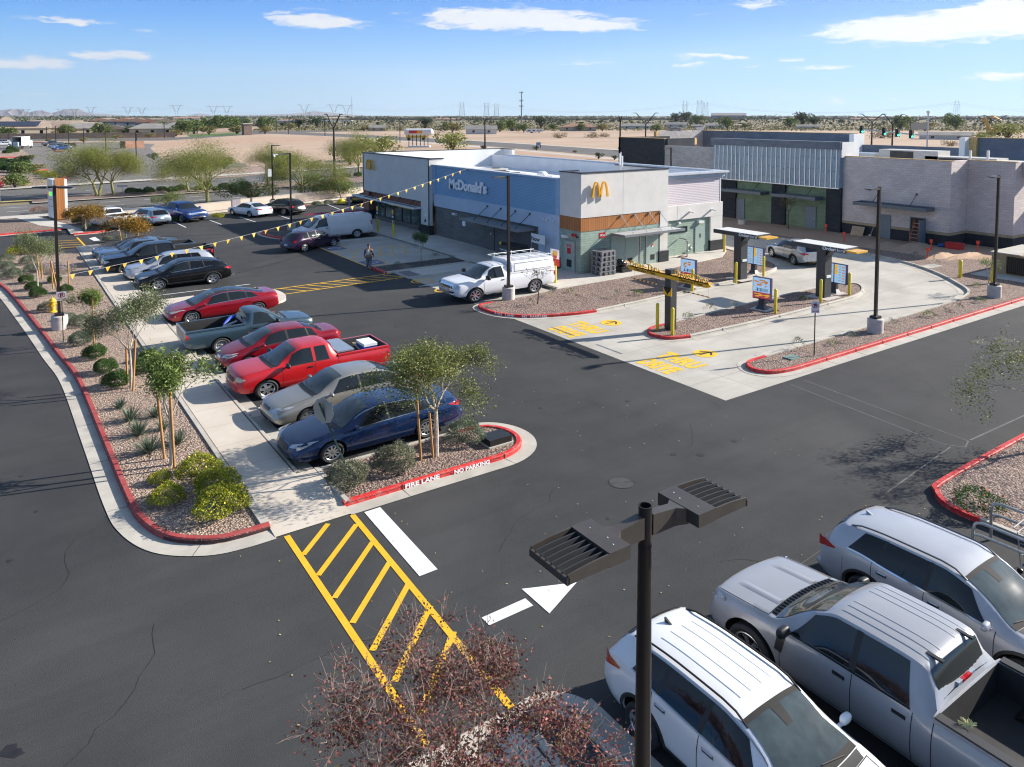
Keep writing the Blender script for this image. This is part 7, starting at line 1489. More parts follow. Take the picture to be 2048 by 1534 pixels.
elm=T('elm',3.95,1.6,.06,L_ELM,BARK,19000,.060,.6,3,depth=4,spread=.66,up=.14,droop=.35,lspread=.13,nb=3,shrink=.78,hang=.65)
olive=T('olive',3.3,1.3,.05,L_OLV,BARK,12500,.062,.5,5,depth=4,spread=.50,up=.18,droop=.15,lspread=.15,hang=.35)
willow=T('willow',3.1,1.35,.05,L_WIL,BARK,6500,.12,.24,8,depth=3,spread=.40,up=.28,droop=.05,lspread=.15,hang=.25)
orange=T('orange',2.7,1.1,.045,L_ORG,BARK,9000,.085,.55,11,depth=3,spread=.85,up=.07,droop=.12,lspread=.17,hang=.25)
palo=T('palo',5.6,1.6,.13,L_PAL,BARKG,36000,.095,.34,13,depth=4,spread=.62,up=.10,droop=.10,lspread=.36,hang=.15,multi=2,nb=3,shrink=.80)
sapl=T('sapling',2.1,1.1,.025,L_BRN,BARKD,420,.06,.5,17,depth=3,spread=.55,up=.3,lspread=.05)
yts=T('yellow_sapling',2.3,1.2,.03,L_WIL,BARK,700,.08,.35,19,depth=3,spread=.6,up=.3,lspread=.06)
oval=T('oval_young',2.2,.85,.03,L_DRK,BARK,2600,.07,.5,23,depth=3,spread=.38,up=.45,lspread=.10)
x,y=G(872,912,.1); put_tree('elm','young elm with drooping green and bronze leaves leaning over the navy sedan','tree',(x,y,.1),2.7,1.,elm,'young_elm')
SS=[]
def stake(px,py,h,label,lean=0.): x,y=G(px,py,.1); mb=MB(); mb.tube([(0,0,0),(lean,0,h)],.035,8); o=mb.build('tree_stake',STK,None,50,loc=(x,y,.1)); tag(o,label,'tree stake','wooden tree stakes')
stake(842,921,2.9,'taller wooden stake left of the leaning elm trunk',-.15); stake(866,915,1.5,'short wooden stake against the leaning elm trunk',-.1)
B1T=[('willow','nearest young tree in the long sidewalk bed, narrow bright leaves and white trunk',343,930,.9,1.08,willow),('olive','grey-green bushy young tree in the long bed beside the teal pickup',262,776,2.2,1.12,olive),('willow','narrow-leaved small tree just right of the no-parking sign',183,683,4.,.80,willow),('olive','wide olive-green tree behind the two-armed light pole',76,591,.3,1.12,olive)]
for i,(k,lb,px,py,rz,s,f) in enumerate(B1T):
    x,y=G(px,py,.1); tt_=put_tree(k,lb,'tree',(x,y,.1),rz,s,f,'young_tree','young trees in the long sidewalk bed')
    if k=='olive': tt_.scale=(s*.70,s*.70,s*1.12)
    else: tt_.scale=(s*.85,s*.85,s*1.1)
for px,py,h,lb,l in ((329,918,2.1,'stake left of the nearest white trunk in the long bed',-.12),(349,938,2.4,'stake right of the nearest white trunk in the long bed',-.05),(255,770,1.6,'stake left of the grey-green tree trunk',0),(266,782,2.0,'stake right of the grey-green tree trunk',.12),(178,676,1.1,'stake left of the small tree by the no-parking sign',0),(188,690,2.2,'stake right of the small tree by the no-parking sign',0),(106,578,1.8,'leaning stake left of the two-armed light pole',-.05),(116,590,2.1,'slanted stake against the two-armed light pole',-.25),(138,572,1.6,'stake right of the two-armed light pole',.0),(79,552,1.7,'stake left of the wide olive-green tree trunk',-.1),(84,558,1.6,'stake right of the wide olive-green tree trunk',.0)): stake(px,py,h,lb,l)
for i,(px,py,lb,s,rz) in enumerate(((172,462,'orange and green young tree in the far bed by the monument sign',1.15,.4),(252,495,'orange-leaved young tree in front of the white pickup',1.2,2.))):
    x,y=G(px,py,.1); put_tree('orange',lb,'tree',(x,y,.1),rz,s,orange,'turning_tree','orange-leaved young trees')
stake(243,482,1.6,'wooden stake left of the tree in front of the white pickup',-.2); stake(276,476,1.6,'wooden stake right of the tree in front of the white pickup',.05); stake(166,455,1.9,'wooden stake beside the tree near the monument sign',-.1)
x,y=G(842,523,.1); put_tree('oval_young','small dark oval tree in the planter before the restaurant','tree',(x,y,.1),1,1.05,oval,'young_tree')
x,y=G(1075,608,.1); put_tree('sapling','thin nearly bare sapling beside the white work truck','tree',(x,y,.1),1,1.1,sapl,'sapling')
x,y=G(1976,581,.1); put_tree('yellow_sapling','thin yellow-green sapling left of the rightmost light pole','tree',(x,y,.1),1,1.,yts,'sapling')
x,y=24.9,4.2; put_tree('sapling','bare young tree before the middle black shop pier','tree',(x,y,.1),2.5,1.6,sapl,'sapling')
# median trees
for i,(px,py,s,rz,lb) in enumerate(((196,393,1.25,.3,'leftmost palo verde in the road median, broad yellow-green crown'),(228,391,1.1,2.4,'slender palo verde just right of the leftmost median tree'),(415,414,1.28,1.2,'double-trunked palo verde rising behind the royal blue pickup'),(378,385,.95,3.,'small-trunked palo verde in the median behind the double-trunked one'),(536,374,1.05,4.1,'palo verde in the median behind the solar-panel light pole'),(600,401,1.12,5.2,'palo verde with bright yellow trunk above the black sport utility'),(718,352,1.25,.9,'palo verde behind the entrance corner of the restaurant'))):
    x,y=G(px,py); put_tree('palo' if i%2==0 else 'palo2',lb,'tree',(x,y,0),rz,s,palo if i%2==0 else T('palo2',5.6,1.7,.13,L_PAL,BARKG,42000,.10,.34,31,depth=4,spread=.7,up=.08,droop=.12,lspread=.36,hang=.15,multi=1,lean=.15,nb=3,shrink=.80),'palo_verde','palo verde trees along the road')
# shrubs
SHR={}
def shrub(key,r,h,leafm,n,ls,asp,flower=None,nf=0,seed=1,shape='ball',spiky=0.):
    rr=random.Random(seed); mb=MB(); fl=MB(); k=0
    lob=[(rr.uniform(0,2*PI),rr.uniform(-.5,1),rr.uniform(.10,.22)) for _ in range(9)]
    for i in range(n):
        u=rr.random(); th=rr.uniform(0,2*PI); z=rr.uniform(-.35,1) if shape=='ball' else rr.uniform(-.8,1); q=math.sqrt(max(0,1-z*z)) if shape=='ball' else (1 if abs(z)<.75 else .8)
        R_=(.55+.45*u**.35)*(1+.12*math.sin(3*th+seed)+.08*math.sin(5*th+z*4))
        for (a,zz,am) in lob: dd=math.cos(th-a)*q+z*zz; R_*=1+am*.5*max(0,dd-.6)
        p=Vector((r*R_*q*math.cos(th),r*R_*q*math.sin(th),h*.42+h*.58*R_*z)); p.z=max(p.z,.02)
        if spiky: d=Vector((math.cos(th)*q,math.sin(th)*q,z+.4)).normalized(); s=ls*rr.uniform(.7,1.3); w=d.cross(Vector((0,0,1))).normalized()*s*asp*.5; mb.add([tuple(p-w),tuple(p+w),tuple(p+d*s)],[(0,1,2)])
        else: leafq(mb,p,ls,asp,rr)
        if flower and rr.random()<nf/n and u>.6: q2=p*1.04; leafq(fl,q2,.06,.9,rr,m=1); mb.add(fl.v[-4:],[(0,1,2,3)],1)
    return mb
def put_shrub(key,label,loc,s,rz,build,name='shrub',cat='shrub',group=None,mats=None,z=.1,sz=None):
    if key not in SHR: o=build().build('s',mats,None,fix=False); SHR[key]=o.data; bpy.data.objects.remove(o)
    o=bpy.data.objects.new(name,SHR[key]); COL.objects.link(o); o.location=(loc[0],loc[1],z); o.rotation_euler=(0,0,rz); o.scale=(s,s,s if sz is None else sz); tag(o,label,cat,group); return o
sb=dict(dark=(lambda: shrub('d',.52,.78,L_DRK,7500,.055,.5,seed=2),[L_DRK]),sage=(lambda: shrub('g',.6,.75,L_SAG,6500,.06,.33,seed=4),[L_SAG]),yel=(lambda: shrub('y',.62,.75,L_YEL,4200,.06,.5,F_YEL,130,seed=6),[L_YEL,F_YEL]),grey=(lambda: shrub('r',.5,.7,L_GRY,5500,.055,.42,seed=8),[L_GRY]),lil=(lambda: shrub('l',.6,.5,L_GRY,1700,.06,.4,F_PUR,420,seed=9),[L_GRY,F_PUR]),org=(lambda: shrub('o',.55,.6,L_DRK,1700,.06,.5,F_ORG,90,seed=10),[L_DRK,F_ORG]),red=(lambda: shrub('e',.6,.5,L_DRY,900,.06,.5,F_RED,240,seed=12),[L_DRY,F_RED]),wisp=(lambda: shrub('w',.30,.45,L_GRY,200,.10,.2,seed=14,spiky=1),[L_GRY]))
def SHB(kind,px,py,s,label,group,sz=None,z=.1,name='shrub'):
    x,y=G(px,py,z); f,ms=sb[kind]; return put_shrub(kind,label,(x,y),s,(px*7+py)%6.28,f,name,'shrub',group,ms,z,sz)
g1='rounded shrubs in the long sidewalk bed'
for kind,px,py,s,lb in (('dark',190,716,.74,'dark green ball shrub below the small tree by the no-parking sign'),('dark',210,745,.72,'dark green ball shrub, middle of the three left of the grey-green tree'),('dark',233,773,.78,'dark green ball shrub nearest the grey-green tree trunk'),('dark',285,745,.70,'dark green shrub behind the grey-green tree trunk'),('dark',298,722,.6,'dark green shrub beside the sidewalk edge behind the grey-green tree'),('sage',158,652,.75,'sage green mound above its twin right of the no-parking sign'),('sage',162,688,.78,'sage green mound nearest the no-parking sign post'),('sage',136,640,.5,'small sage tuft behind the light pole base'),
 ('dark',52,566,.66,'dark shrub furthest back of three in the left gravel'),('dark',66,580,.66,'dark shrub in the middle of three in the left gravel'),('dark',76,594,.72,'dark shrub nearest of three in the left gravel'),('sage',12,524,.75,'pale sage mound at the left edge, furthest back'),('sage',14,540,.8,'pale sage mound at the left edge, middle one'),('sage',24,556,.85,'pale sage mound at the left edge, nearest one'),('sage',58,528,.8,'pale sage mound left of the two tree stakes, back'),('sage',66,545,.8,'pale sage mound left of the two tree stakes, front'),('dark',110,565,.62,'dark shrub between the stakes and the light pole'),('dark',132,585,.6,'dark shrub right of the two-armed light pole'),('grey',92,622,.7,'dry yellowish grey shrub left of the hydrant'),
 ('lil',100,540,1.0,'lilac-flowered low bush behind the light pole, left'),('lil',128,545,1.,'lilac-flowered low bush right of the light pole'),('lil',212,668,.8,'lilac-flowered bush by the sidewalk past the small tree'),('yel',40,510,1.0,'yellow-green mass at the back of the left bed'),
 ('yel',397,952,.80,'back yellow-flowered bush of three at the near end of the long bed'),('yel',432,982,.80,'middle yellow-green bush of three at the near end of the long bed'),('yel',443,1024,.92,'largest yellow-green bush nearest the red kerb corner'),('yel',335,1005,.62,'low yellow-green bush left of the three large ones'),('yel',320,965,.42,'smallest yellow-green tuft below the nearest young tree')): SHB(kind,px,py,s,lb,g1)
g2='grey shrubs on the fire-lane island'
SHB('grey',697,970,.95,'grey-green shrub around the leaning stop-sign post',g2); SHB('grey',790,937,1.02,'grey-green shrub in the middle of the fire-lane island',g2); o=SHB('sage',932,884,.80,'pale grey shrub right of the elm trunk',g2); o.scale.z=1.
# yuccas
def yucca(seed,n=110,L=.62):
    rr=random.Random(seed); mb=MB()
    for i in range(n):
        a=rr.uniform(0,2*PI); e=rr.uniform(.25,1.35); l=L*rr.uniform(.6,1.1); d=Vector((math.cos(a)*math.cos(e),math.sin(a)*math.cos(e),math.sin(e))); w=d.cross(Vector((0,0,1))).normalized()*.012
        b=Vector((d.x*.04,d.y*.04,.02)); m=b+d*l*.55; t=b+d*l+Vector((0,0,-l*.12*math.cos(e)))
        mb.add([tuple(b-w),tuple(b+w),tuple(m+w),tuple(m-w),tuple(t)],[(0,1,2,3),(3,2,4)])
    return mb
for i,(px,py,s,lb) in enumerate(((240,817,.75,'red yucca furthest back at the grey-green tree foot'),(260,842,1.,'red yucca second from the back, kerb side'),(277,872,1.1,'red yucca in the middle of the kerb-side row'),(298,906,1.15,'red yucca nearest of the kerb-side row'),(355,890,.95,'red yucca right of the nearest young tree'),(310,835,.8,'red yucca by the white stones near the sidewalk'),(325,860,.7,'small red yucca behind the nearest young tree'))):
    x,y=G(px,py,.1); put_shrub('yucca',lb,(x,y),s,i*1.3,lambda: yucca(5),'yucca','yucca','yuccas in the long sidewalk bed',[L_YUC])
# small tufts on the gravel strips
tf=((1140,585,'small pale tuft below the pallets'),(1105,592,'small pale tuft near the sapling'),(1232,595,'grey tuft in the middle of the restaurant bed'),(1276,590,'green tuft left of the clearance arm'),(1152,600,'dry tuft beside the work-truck island'),(1060,612,'pale tuft at the sapling foot'),(1376,636,'grey tuft right of the clearance post'),(1420,625,'grey tuft in the order-lane island middle'),(1470,615,'grey tuft near the near single menu board'),(1607,600,'grey tuft left of the near order canopy'),(1480,705,'x'),(1595,697,'tuft near the valve box'),(1665,690,'grey tuft left of the sign shadow'),(1705,683,'tuft beside the long red kerb'),(1785,655,'leafy tuft right of the tall light pole'),(1858,633,'green tuft by the red kerb, middle'),(1890,628,'yellow-flowered tuft by the red kerb'),(1918,622,'small green tuft by the red kerb'),(1960,605,'yellow tuft below the rightmost light pole'),(1830,517,'dry tuft beside the dug soil'),(1875,530,'pale tuft beyond the loop kerb'),(1955,573,'pale tuft in the pole shadow'),(640,600,'x'),(870,520,'dark tuft in the shaded planter, right'),(795,530,'dark tuft in the shaded planter, left'),(905,522,'tall tuft at the planter end'))
for i,(px,py,lb) in enumerate(tf):
    if lb=='x': continue
    x,y=G(px,py,.1); put_shrub('wisp' if i%3 else 'green_tuft',lb,(x,y),.75+.3*(i%4)/3,i,(sb['wisp'][0] if i%3 else (lambda: shrub('gt',.25,.3,L_WIL,260,.06,.4,seed=21))),'tuft','plant','small plants on the gravel strips',[L_GRY] if i%3 else [L_WIL])
# far end of the lot
g3='shrubs by the low wall'
for kind,px,py,s,lb in (('dark',158,448,.9,'dark clipped shrub below the orange and green tree'),('sage',178,460,.8,'pale clipped shrub at the foot of the orange and green tree'),('dark',128,432,.9,'dark shrub at the foot of the monument sign'),('red',80,425,1.3,'red-flowered bush left of the monument sign'),('red',150,432,1.1,'red-flowered bush right of the monument sign'),('yel',425-2,436,.0,'') ,('yel',436,437,.75,'bright shrub against the low wall right of the blue pickup'),('dark',350,442,.6,'dark shrub between the ice blue crossover and the blue pickup'),('sage',633,412,.75,'sage shrub against the wall right of the black vehicle'),('sage',657,409,.75,'sage shrub left of the yellow-based post'),('grey',240,478,.6,'dry shrub at the end of the sidewalk row'),('grey',215,482,.6,'dry shrub beyond the far crosswalk'),('yel',85,505,1.0,'yellow-green shrub at the far-bed edge')):
    if s: SHB(kind,px,py,s,lb,g3)
# near crape myrtle, trunk below the frame
def myrtle():
    rr=random.Random(41); wood=MB(); tips=[]
    for k in range(6):
        a=2*PI*k/6+rr.random()*.5; d=Vector((math.cos(a)*.30,math.sin(a)*.30,1)).normalized(); b=Vector((math.cos(a)*.08,math.sin(a)*.08,-.05)); wood.tube([b,b+d*.7,b+d*1.35],[.035,.03,.026],6,False)
        grow(wood,tips,b+d*1.3,d,.62,.024,4,rr,.55,.10,3,shrink=.78,wob=.10)
    lf=MB()
    for (p,d,L) in tips:
        if rr.random()<.10: continue
        zc=p.z; cnt=int(max(0,rr.gauss(36 if zc<2.6 else 13 if zc<2.95 else 4,6)))
        for i in range(cnt): q=p+d*L*(rr.random()-.6)+Vector((rr.gauss(0,.07),rr.gauss(0,.07),rr.gauss(0,.07))); leafq(lf,q,.043,.6,rr,.1,0 if rr.random()<.78 else 1)
        if rr.random()<.8: e=p+d*L*rr.uniform(.5,1.3); m_=p+d*L*.5+Vector((rr.gauss(0,.04),rr.gauss(0,.04),0)); wood.tube([p,m_,e],[.004,.003,.002],3,False); [leafq(lf,m_.lerp(e,rr.random()),.022,.6,rr) for _ in range(4)]
        for _ in range(1): e=p+Vector((rr.gauss(0,.14),rr.gauss(0,.14),rr.uniform(.0,.22))); wood.tube([p,e],[.003,.0015],3,False)
    return wood,lf
w_,l_=myrtle(); MYX,MYY=G(890,1480,2.2); t=empty('crape_myrtle',(MYX,MYY,.0)); t.scale=(1.0,1.0,1.0); tag(t,'reddish-brown half-bare crape myrtle in the foreground over the crosswalk','tree'); w_.build('trunk',TWIG,t,fix=False); l_.build('crown',[L_RED,L_BRN],t,fix=False)
# tree at the right edge with drooping twigs
t=put_tree('elm_thin','drooping sparse elm at the right photo edge over the red kerb','tree',(-3.75,-25.3,.1),2.2,.95,T('elm_thin',4.0,1.5,.06,L_ELM,BARK,6500,.062,.6,33,depth=4,spread=.8,up=.10,droop=.35,lspread=.10,nb=3,shrink=.82,hang=.9),'young_elm')
SHB('org',1955,1018,.9,'orange-flowered dark shrub in the bed at the right','shrubs at the right edge'); x,y=-5.2,-25.7; 
# fallen leaves and pebbles scattered on the paving near the camera
rr=random.Random(7); mb=MB()
for i in range(170):
    x=rr.uniform(-24,-9); y=rr.uniform(-29,-13); z=.012 if x>-21 or y<-17.5 else .16
    if -21<x<-15.3 and -17.1<y<-14.8: continue
    leafq(mb,Vector((x,y,z)),.035,.6,rr) if False else mb.box((x,y,z),(.03*rr.uniform(.5,1.3),.02*rr.uniform(.5,1.3),.004),rr.uniform(0,3))
o=mb.build('fallen_leaves',M('dry_leaf_litter',(.42,.33,.16),.8,var=.4,scale=.7),None,fix=False); tag(o,'tiny dry leaves and specks scattered over the dark paving','leaf litter',kind='stuff')
# ================= the road, the neighbourhood and the far plain
def strip(name,mat,fa,fb,x0,x1,z,n=24):
    mb=MB(); rows=[[(lerp(x0,x1,i/n),f(lerp(x0,x1,i/n)),z) for i in range(n+1)] for f in (fa,fb)]; mb.grid(rows); return tag(mb.build(name,mat,None),kind='structure')
nk=lambda x:50.4+.03*(x+10); mn=lambda x:62.+.10*(x+10); mf=lambda x:68.+.20*(x+14); fk=lambda x:84.+.25*(x+10)
RCON=ground_mat('old_road_concrete',(.44,.41,.36),(.52,.49,.43),.3,.9,.1)
strip('road_verge',GRAV,lambda x:41.2+.31*(x+14) if x<14 else 50,lambda x:nk(x)-2.2,-22,14,-.004)
strip('road_verge',GRAV,lambda x:34,lambda x:nk(x)-2.2,-26.,-21,-.003,6)
strip('road',ASPR,nk,mn,-140,40,.004,40); strip('road',ASPR,mf,fk,-140,40,.004,40)
strip('road_sidewalk',RCON,lambda x:nk(x)-2.2,lambda x:nk(x)-.1,-140,40,.10); strip('road_sidewalk',RCON,lambda x:fk(x)+.1,lambda x:fk(x)+3.,-140,60,.12,40)
strip('road_gutter',RCON,lambda x:nk(x)-.1,lambda x:nk(x)+.5,-140,40,.012)
med=strip('median_ground',GRAV,mn,mf,-24,40,.10)
for f,s_ in ((mn,1),(mf,-1)): strip('median_kerb',RCON,lambda x:f(x)-.25*s_,lambda x:f(x)+.25*s_,-24,40,.16)
YK=ground_mat('kerb_yellow_paint',(.62,.47,.13),(.70,.55,.18),1,.8,.1)
strip('median_nose',YK,lambda x:63.4,lambda x:64.3,-30,-24,.14,4); strip('median_nose',YK,lambda x:66.,lambda x:67.,-34,-28,.14,4)
mks=MB()
for i in range(26):
    x=-60+i*4.2
    for off in (4.2,8.0): mks.add([(x,nk(x)+off,.012),(x+1.8,nk(x+1.8)+off,.012),(x+1.8,nk(x+1.8)+off+.14,.012),(x,nk(x)+off+.14,.012)],[(0,1,2,3)])
    mks.add([(x,mf(x)+6.5,.012),(x+1.8,mf(x+1.8)+6.5,.012),(x+1.8,mf(x+1.8)+6.64,.012),(x,mf(x)+6.64,.012)],[(0,1,2,3)])
tag(mks.build('lane_marking',WHP),kind='structure')
# low wall and kerb behind the far row
WALLP=wallmat('pale_render_wall',(.52,.44,.37),(.56,.48,.41),(.47,.40,.34),3.9,3.,.01,var=.15)
a_=rad(17.5); 
t=empty('low_wall',(-20.4,40.1,0),a_); tag(t,'long low cream rendered wall between the far parking row and the road','wall'); part('wall_panel',WALLP,t,(0,12.8,0,.2,0,.98),(13.7,38.,0,.2,0,1.08)); part('wall_pier',M('mauve_render',(.26,.23,.26),.8),t,(12.8,13.7,-.06,.26,0,1.1)); part('wall_cap',RCON,t,(-.02,12.8,-.02,.22,.98,1.02),(13.7,38,-.02,.22,1.08,1.12))
kp=[(-20.6+math.cos(a_)*u,38.9+math.sin(a_)*u) for u in (-.5,10,20,34)]; kerb(kp,KERB,gut=.4); sheet('far_planting_strip_ground',kp+[(p[0]-.35,p[1]+1.1) for p in kp[::-1]],.10,GRAVT)
far_isl=smoothline([(-22.4,34.2),(-21,34.3),(-20.0,34.9),(-19.7,36.0),(-20.3,38.6)],5); kerb(far_isl,KRED,gut=.4); sheet('far_island_ground',far_isl+[(-20.6,40.3),(-21.6,47.9),(-23.,47.9),(-24.3,41),(-22.6,38)],.10,GRAV)
sheet('far_landscape_ground',[(-32,36.8),(-22.6,37.7),(-24.3,41),(-25.,47.5),(-60,46.5),(-60,34)],.09,GRAV); kerb([(-60,33.5),(-32,36.6),(-23,37.6)],KRED,gut=.4)
sheet('far_walk_ground',[(-22.6,34.2),(-22.6,37.7),(-24.3,41.),(-25.8,48),(-24.2,48),(-22.4,41),(-21.7,37.),(-21.7,34.3)],.112,WALKB)
# second road, on the right beyond the shops
def pxsheet(name,pts,z,mat): return sheet(name,[G(*p) for p in pts],z,mat)
def inter(pts,n=6): return smoothline(pts,n)
pxsheet('cross_road',inter([(420,262.5),(560,268),(700,274.5),(860,284),(1000,294),(1250,316),(1500,345)],4)+[(1500,318)]+inter([(1260,302),(1100,291),(860,276.5),(700,268.5),(560,263.6),(420,259.6)],4),-.018,ASPR)
pxsheet('cross_road_edge',[(700,275.4),(860,285.2),(1000,295.6),(1250,318),(1250,321),(1000,298),(860,287),(700,276.4)],-.012,RCON)
pxsheet('cross_road_edge',[(860,275.5),(1100,289.8),(1260,300.6),(1260,302),(1100,291),(860,276.5)],-.012,RCON)
pxsheet('cross_road_verge',[(860,287),(1000,298),(1250,321),(1250,332),(1000,304),(860,291)],-.024,DIRT)
# commercial lot across the road at the left
pxsheet('worn_parking_lot',[(-30,345),(60,352),(140,371),(300,359.5),(350,350),(500,333),(480,325),(330,322),(300,296),(310,288.5),(235,284),(130,285),(60,285),(20,286),(-30,290)],-.014,ASPL)
for i,pts in enumerate((((-20,345),(60,352),(90,361),(135,369),(120,373),(-20,377)),((300,358),(345,351),(500,333),(700,318),(700,331),(480,354),(300,364)),((-20,330),(60,330),(75,337),(60,343),(-20,344)),((-20,303),(45,300),(62,312),(-20,316)),((-20,316),(55,316),(58,320),(-20,322)))): pxsheet('verge_ground',pts,.05,GRAVT)
for pts in (((-20,316.5),(48,314)),((58,344),(97,340)),((118,352),(132,361)),((60,285),(150,287)),((72,333),(82,332)),((108,301),(115,304),(126,304)),((222,309),(238,312))): kerb([G(*p) for p in pts],KRED,h=.22,w=.35)
pxsheet('dirt_field',[(312,291),(480,283),(650,273),(720,290),(735,320),(700,330),(500,332),(330,321)],-.02,DESERT)
pxsheet('bare_bank',[(310,286),(460,277),(640,272),(690,280),(520,286),(330,293)],-.017,DIRT)
pxsheet('park_lawn',[(374,270),(480,265.5),(478,269.5),(380,274)],-.012,M('lawn',(.06,.13,.02),.9,var=.3,scale=.2))
pxsheet('neighbourhood_street',[(-20,283),(330,281),(520,268),(690,262),(690,259.5),(520,264),(330,276),(-20,278)],-.022,ASPR)
# houses
TILE=[M('roof_tile_brown',(.26,.20,.165),.9,var=.2,scale=.3),M('roof_tile_terracotta',(.33,.18,.13),.9,var=.2,scale=.3),M('roof_tile_grey',(.23,.22,.21),.9,var=.2,scale=.3),M('roof_tile_tan',(.34,.27,.21),.9,var=.2,scale=.3)]
HW=[M('house_wall_cream',(.48,.40,.30),.9),M('house_wall_yellow',(.50,.40,.20),.9),M('house_wall_white',(.62,.60,.56),.9),M('house_wall_blue_grey',(.12,.15,.20),.9)]
def house(label,pxa,pxb,base,top,rt,wt,group,ang=None,hip=False,gable='x'):
    x0,y0=G((pxa+pxb)/2,base); d=math.hypot(x0-CAMX,y0-CAMY); w=(pxb-pxa)/F_PX*d; h=ZAT(x0,y0,top)
    a=math.atan2(y0-CAMY,x0-CAMX)-PI/2 if ang is None else ang; t=empty('house',(x0,y0,0),a); tag(t,label,'house',group); dp=w*.55 if w>14 else w*.8; e=h*.56
    part('wall',HW[wt],t,(-w/2,w/2,0,dp,0,e)); mb=MB(); o_=.5
    if hip: mb.add([(-w/2-o_,-o_,e),(w/2+o_,-o_,e),(w/2+o_,dp+o_,e),(-w/2-o_,dp+o_,e),(-w/2+dp*.5,dp/2,h),(w/2-dp*.5,dp/2,h)],[(0,1,5,4),(1,2,5),(2,3,4,5),(3,0,4)])
    elif gable=='x': mb.add([(-w/2-o_,-o_,e),(w/2+o_,-o_,e),(w/2+o_,dp+o_,e),(-w/2-o_,dp+o_,e),(-w/2-o_,dp/2,h),(w/2+o_,dp/2,h)],[(0,1,5,4),(2,3,4,5),(1,2,5),(3,0,4)])
    else: mb.add([(-w/2-o_,-o_,e),(w/2+o_,-o_,e),(w/2+o_,dp+o_,e),(-w/2-o_,dp+o_,e),(0,-o_,h),(0,dp+o_,h)],[(0,4,5,3),(1,2,5,4),(0,1,4),(2,3,5)]); part('gable_wall',HW[wt],t,(-w*.2,w*.2,-.2,0,e*.9,e+(h-e)*.35))
    mb.build('roof',TILE[rt],t)
    for k in range(max(2,int(w/6))): xx=-w/2+w*(k+.5)/max(2,int(w/6)); part('window',GLT,t,(xx-.6,xx+.6,-.03,0,e*.35,e*.75))
    return t
HG='houses across the far side of the lot'
hs=((-25,80,273,244,3,0,0,'large two-tone house at the far left with a dark solar roof'),(78,130,271,243,0,0,0,'brown-roofed house just right of the solar-roofed house'),(108,180,270,247,2,0,0,'grey-roofed ranch house left of the yellow gabled one'),(150,214,266,244,3,0,1,'tan hipped house behind the ranch house'),(208,256,270,250,0,1,2,'yellow-walled house with its gable toward us'),(268,342,270,247,2,0,1,'grey hip-roofed house right of the yellow gable'),(0,30,262,233,3,2,1,'pale roof at the left photo edge behind the solar-roofed house'),(96,156,262,241,3,0,0,'long brown roof behind the ranch houses'),
 (182,222,249,236,1,3,2,'first dark-sided terracotta house from the left'),(206,246,251,237,0,3,2,'second dark-sided house from the left'),(228,270,252,236,1,3,2,'third dark-sided house with the ridge nearest the park'),(252,296,254,235.5,0,3,2,'fourth dark-sided house, brown roof'),(276,318,255,237,1,3,2,'terracotta house behind the white gable'),(306,356,258,236.5,3,2,2,'white-gabled house at the right end of the estate'),(330,372,262,245,2,0,1,'low grey house before the park trees'),(60,100,252,240,0,0,1,'brown roof far behind, left of the estate'),(195,235,243,236,3,0,1,'tan ridge at the back of the estate, left'),(240,290,242,235.5,1,0,1,'terracotta ridge at the back of the estate'),(290,335,243,236,0,0,1,'brown ridge at the back of the estate, right'),(352,396,240,234,1,2,0,'long pink-roofed building beyond the park trees'))
for i,(a,b,bs,tp,rt,wt,k,lb) in enumerate(hs):
    t=house(lb,a,b,bs,tp,rt,wt,HG,hip=(k==1),gable='y' if k==2 else 'x')
    if i==0:
        mb=MB(); d=math.hypot(t.location.x-CAMX,t.location.y-CAMY); w=105/F_PX*d; h=ZAT(t.location.x,t.location.y,244); dp=w*.55; e=h*.56
        mb.add([(-w*.42,-.2+dp*.10,e+(h-e)*.22),(w*.33,-.2+dp*.10,e+(h-e)*.22),(w*.38,dp*.44,e+(h-e)*.93),(-w*.36,dp*.44,e+(h-e)*.93)],[(0,1,2,3)]); o=mb.build('solar_array',M('solar_cell',(.03,.035,.06),.2),t); o.location.z=.5
FB='buildings across the plain'
fb=((932,993,268,251,2,2,0,'white metal barn with open brown side beyond the cross road'),(1122,1192,262,247,1,0,1,'low house with a red tile roof and stone front'),(1332,1372,255,244.5,2,2,0,'long white metal shed'),(1244,1304,258,247,2,2,0,'flat pale workshop left of the long shed'),(1336,1366,263,254,2,2,2,'small white gabled shelter near the traffic signals'),(1384,1404,256,249,2,2,0,'small white trailer building'),(1412,1448,257,246.5,2,2,0,'white roofed yard building'),(1470,1494,254,248,3,0,0,'tan flat hut in the brush'),(1596,1636,258,249,2,2,0,'pale low shed at the brush edge'),(1850,1932,279,264,2,2,0,'long cream site office beyond the signals'),(740,770,262,250,2,0,0,'small yard shed left of the tank'),(1020,1030,262,257,2,2,0,'tiny white hut by the green trees'),(556,640,246,238.,1,0,1,'pink adobe row beyond the carports'),(640,700,240,234,3,0,1,'tan house on the skyline'),(1424,1490,237,226,2,3,0,'distant blue hospital block on the skyline'),(1560,1620,240,235,3,0,1,'pale roofs in the far trees'),(1700,1760,241,236,1,0,1,'pinkish roofs in the far trees'),(860,930,241,236.5,1,0,1,'low terracotta roof in the far trees'))
for i,(a,b,bs,tp,rt,wt,k,lb) in enumerate(fb): t=house(lb,a,b,bs,tp,rt,wt,FB,hip=(k==1),gable='y' if k==2 else 'x'); t.name='far_building'
